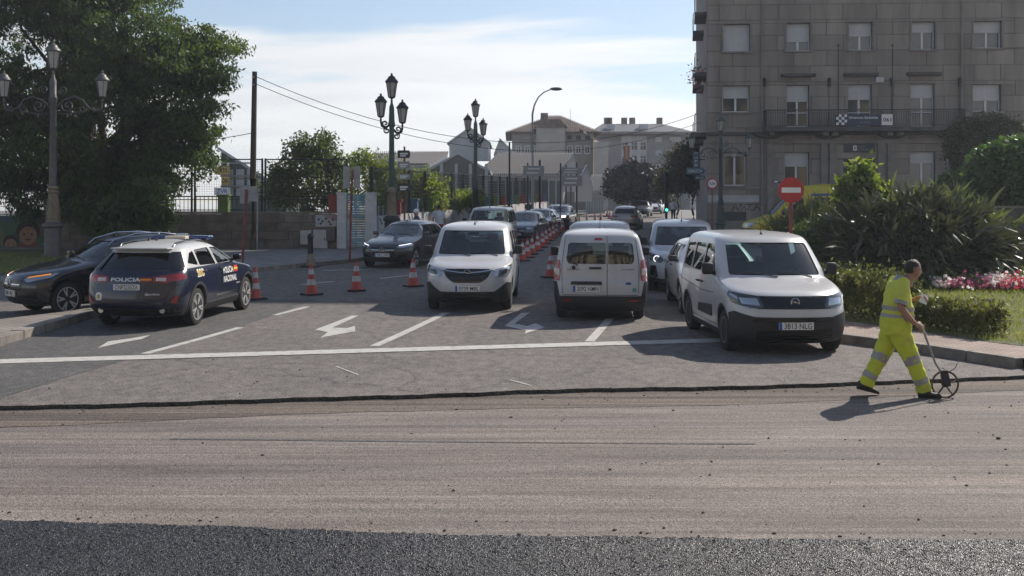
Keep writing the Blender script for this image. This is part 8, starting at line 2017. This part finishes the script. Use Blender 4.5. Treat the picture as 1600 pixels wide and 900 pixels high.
        b = MB(); b.tube([M @ Vector((-.01, 0, .09)), M @ Vector((-.02, 0, .17))], .046, 12); b.build('boot_shaft', MT['boot'], bo, 60)
    # hands: right (near) closes on the handle, left holds the paper
    make_hand(T, (.128, -.205, .865), (.8, .08, -.52), (.35, .35, .85), (.95, -1), MT['skin'], 1.0, 'hand')
    make_hand(T, (.228, .128, 1.122), (.95, -.30, .10), (.1, -.6, .8), (.50, 1), MT['skin'], 1.0, 'hand')
    hz_ = lambda p: T.matrix_basis @ Vector(p)
    bpy.context.view_layer.update()
    # paper in the left hand
    P = thing('paper_slip', 'small white paper held in the worker\'s raised hand', 'paper', hz_((.315, .075, 1.125)), R(10)); b = MB()
    for j in range(5): t = j / 4; b.v += [(-.055, -.03 + .006 * j, -.055 + .11 * t), (.055, -.03 + .006 * j + .012, -.045 + .12 * t)]
    b.f = [(2 * j, 2 * j + 1, 2 * j + 3, 2 * j + 2) for j in range(4)]; o = b.build('sheet', MT['paper'], P, 60, fix=False); o.rotation_euler = (0, R(28), 0)
    # measuring wheel
    W_ = thing('measuring_wheel', 'measuring wheel with dark spoked wheel and counter box pushed by the worker', 'measuring wheel', (xw + .535, Yw - .06, -.048)); r_ = .157
    b = MB(); b.tube([(r_ * math.cos(t), 0, r_ + r_ * math.sin(t)) for t in [2 * math.pi * i / 36 for i in range(36)]], .0125, 8, True); wh = b.build('wheel', MT['wood'], W_, 60)
    b = MB()
    for i in range(5): a = 2 * math.pi * i / 5 + .3; b.bar((0, 0, r_), (r_ * .97 * math.cos(a), 0, r_ + r_ * .97 * math.sin(a)), .026, .012)
    b.cyl((0, -.03, r_), (0, .03, r_), .032, None, 14); b.build('spokes', MT['bark'], wh, 50)
    hx = Vector((xw, Yw, -.048)); grip = hx + Vector((.20, -.20, .815)) * k - Vector(W_.location)
    b = MB(); b.tube([(.0, -.045, r_), (-.03, -.05, .25), grip * .35 + Vector((-.05, -.05, .19)) * .65, grip], .013, 8); b.tube([(.0, .045, r_), (-.03, .04, .25), (-.045, 0, .31)], .011, 8); b.build('shaft', MT['galv'], W_, 60)
    b = MB(); d = (grip - Vector((-.05, -.05, .3))).normalized(); b.tube([grip - d * .10, grip, grip + Vector((-.03, 0, .045))], .017, 8); b.build('grip', MT['cabinet'], W_, 60)
    b = MB(); b.box((-.025, -.075, .24), (.085, .06, .20), M=Matrix.Rotation(R(-12), 4, 'Y')); b.build('counter_box', MT['trim'], W_, 50, .012)
    b = MB(); b.tube([(.02, -.04, .30), (.10, -.05, .36), (.13, -.05, .42)], .005, 5); b.tube([(.0, -.04, .33), (-.05, -.05, .36)], .005, 5); b.build('wire', MT['trim'], W_, 50)
worker()
def pedestrian(label, px, Y, heading, h, shirt, legs, stride=.16, helmet=None, hairless=False, bend=0.0):
    p_ = at(px, 0, Y); T = thing('person', label, 'person', (p_.x, Y, G(Y) + (.13 if True else 0)), R(heading)); s = h / 1.70; T.scale = (s, s, s)
    b = bend
    sx = lambda z: b * max(0, z - .95)
    nodes = [(0, 0, .90, (.12, .14)), (sx(1.1), 0, 1.1, (.11, .14)), (sx(1.28), 0, 1.28, (.11, .16)), (sx(1.42), 0, 1.42, (.05, .05)), (sx(1.46), 0, 1.46, (.045, .045)), (sx(1.38), -.18, 1.36, .05), (sx(1.1) + .02, -.24, 1.10, .042), (sx(.9) + .10, -.23, .87, .032), (sx(1.38), .18, 1.36, .05), (sx(1.1) - .03, .24, 1.10, .042), (sx(.9) + .02, .24, .86, .032), (0, -.09, .84, .085), (stride, -.09, .46, .06), (stride * 1.5, -.09, .08, .042), (stride * 1.5 + .10, -.09, .03, .035), (0, .09, .84, .085), (-stride * .6, .09, .46, .06), (-stride * 1.7, .09, .10, .042), (-stride * 1.7 + .10, .09, .03, .035)]
    ed = [(0, 1), (1, 2), (2, 3), (3, 4), (2, 5), (5, 6), (6, 7), (2, 8), (8, 9), (9, 10), (0, 11), (11, 12), (12, 13), (13, 14), (0, 15), (15, 16), (16, 17), (17, 18)]
    skin_obj('body', nodes, ed, MT['skin'], T, 1, 0); head(T, (sx(1.56) + .02, 0, 1.575), 0, 1.0, 0, 'hair', helmet, False)
    loft('shirt', [(sx(.9), 0, .88, .155, .185), (sx(1.05), 0, 1.05, .15, .185), (sx(1.2), 0, 1.2, .15, .195), (sx(1.33), 0, 1.33, .125, .20), (sx(1.41), 0, 1.41, .085, .11), (sx(1.45), 0, 1.45, .06, .065)], MT[shirt], T, 20)
    for sd in (-1, 1): tube_limb('sleeve', [(sx(1.38), sd * .14, 1.39, .07, .07), (sx(1.34), sd * .20, 1.33, .07, .065), (sx(1.12), sd * .245, 1.12, .06, .058)], MT[shirt], T, 12)
    loft('trousers', [(0, 0, .95, .15, .18), (0, 0, .86, .155, .185), (0, 0, .76, .14, .175)], MT[legs], T, 20)
    tube_limb('trouser_leg', [(0, -.09, .82, .10, .10), (stride, -.09, .46, .075, .075), (stride * 1.5, -.09, .08, .06, .06)], MT[legs], T, 12); tube_limb('trouser_leg', [(0, .09, .82, .10, .10), (-stride * .6, .09, .46, .075, .075), (-stride * 1.7, .09, .10, .06, .06)], MT[legs], T, 12)
    make_hand(T, (sx(.9) + .10, -.23, .87), (.15, 0, -1), (.9, .2, 0), (.4, 1), MT['skin'], 1.0, 'hand'); make_hand(T, (sx(.9) + .02, .24, .86), (.1, 0, -1), (.9, -.2, 0), (.4, -1), MT['skin'], 1.0, 'hand')
    for x, y in ((stride * 1.5 + .03, -.09), (-stride * 1.7 + .03, .09)): b_ = MB(); b_.ball((x + .03, y, .045), (.135, .05, .045), 12, 6); b_.build('shoe', MT['boot'], T, 60)
pedestrian('pedestrian in a pale shirt and red trousers walking along the painted wall', 686, 46.5, 82, 1.80, 'shirt', 'redcloth')
pedestrian('pedestrian with a white helmet passing behind the dark grey hatchback', 651, 41.0, 200, 1.68, 'jeans', 'jeans', .1, 'signwhite')
pedestrian('distant pedestrian in a pale top and dark trousers beside the traffic light', 1052, 82.0, 80, 1.72, 'shirt', 'jeans')
pedestrian('dark dressed pedestrian on the left pavement behind the pale van-shaped car', 795, 66.0, 258, 1.72, 'jeans', 'jeans')
pedestrian('dark dressed pedestrian on the left pavement above the blue-grey hatchback', 826, 74.0, 85, 1.72, 'jeans', 'jeans')

# ------------------------------------------------------------------ vehicles in place
combo_new(); combo_old()
rear_tourneo('white van with plate 2092 NMN seen from behind at the stop line', (1.88, 22.6), 85.5, '2092 NMN')
rear_tourneo('white van seen from behind just beyond the 2092 NMN van, only its roof showing', (2.42, 28.7), 84.0, '4417 MTS')
courier_front(); mercedes(); renault(); police(); ambulance(); far_cars()
# ------------------------------------------------------------------ air
hm, ht_, hb_ = mat_nodes('haze'); ht_.nodes.remove(hb_)
pv = N('ShaderNodeVolumePrincipled', ht_); pv.inputs['Color'].default_value = (0.80, 0.88, 1.0, 1); pv.inputs['Density'].default_value = 0.0007; pv.inputs['Anisotropy'].default_value = 0.35  # thin haze, added also to lift dark tones like a veil on the lens
Lk(pv.outputs[0], ht_.nodes['Material Output'].inputs['Volume'], ht_)
b = MB(); b.box((0, 165, 16.6), (812, 520, 36.0)); tag(b.build('haze', hm), kind='stuff')
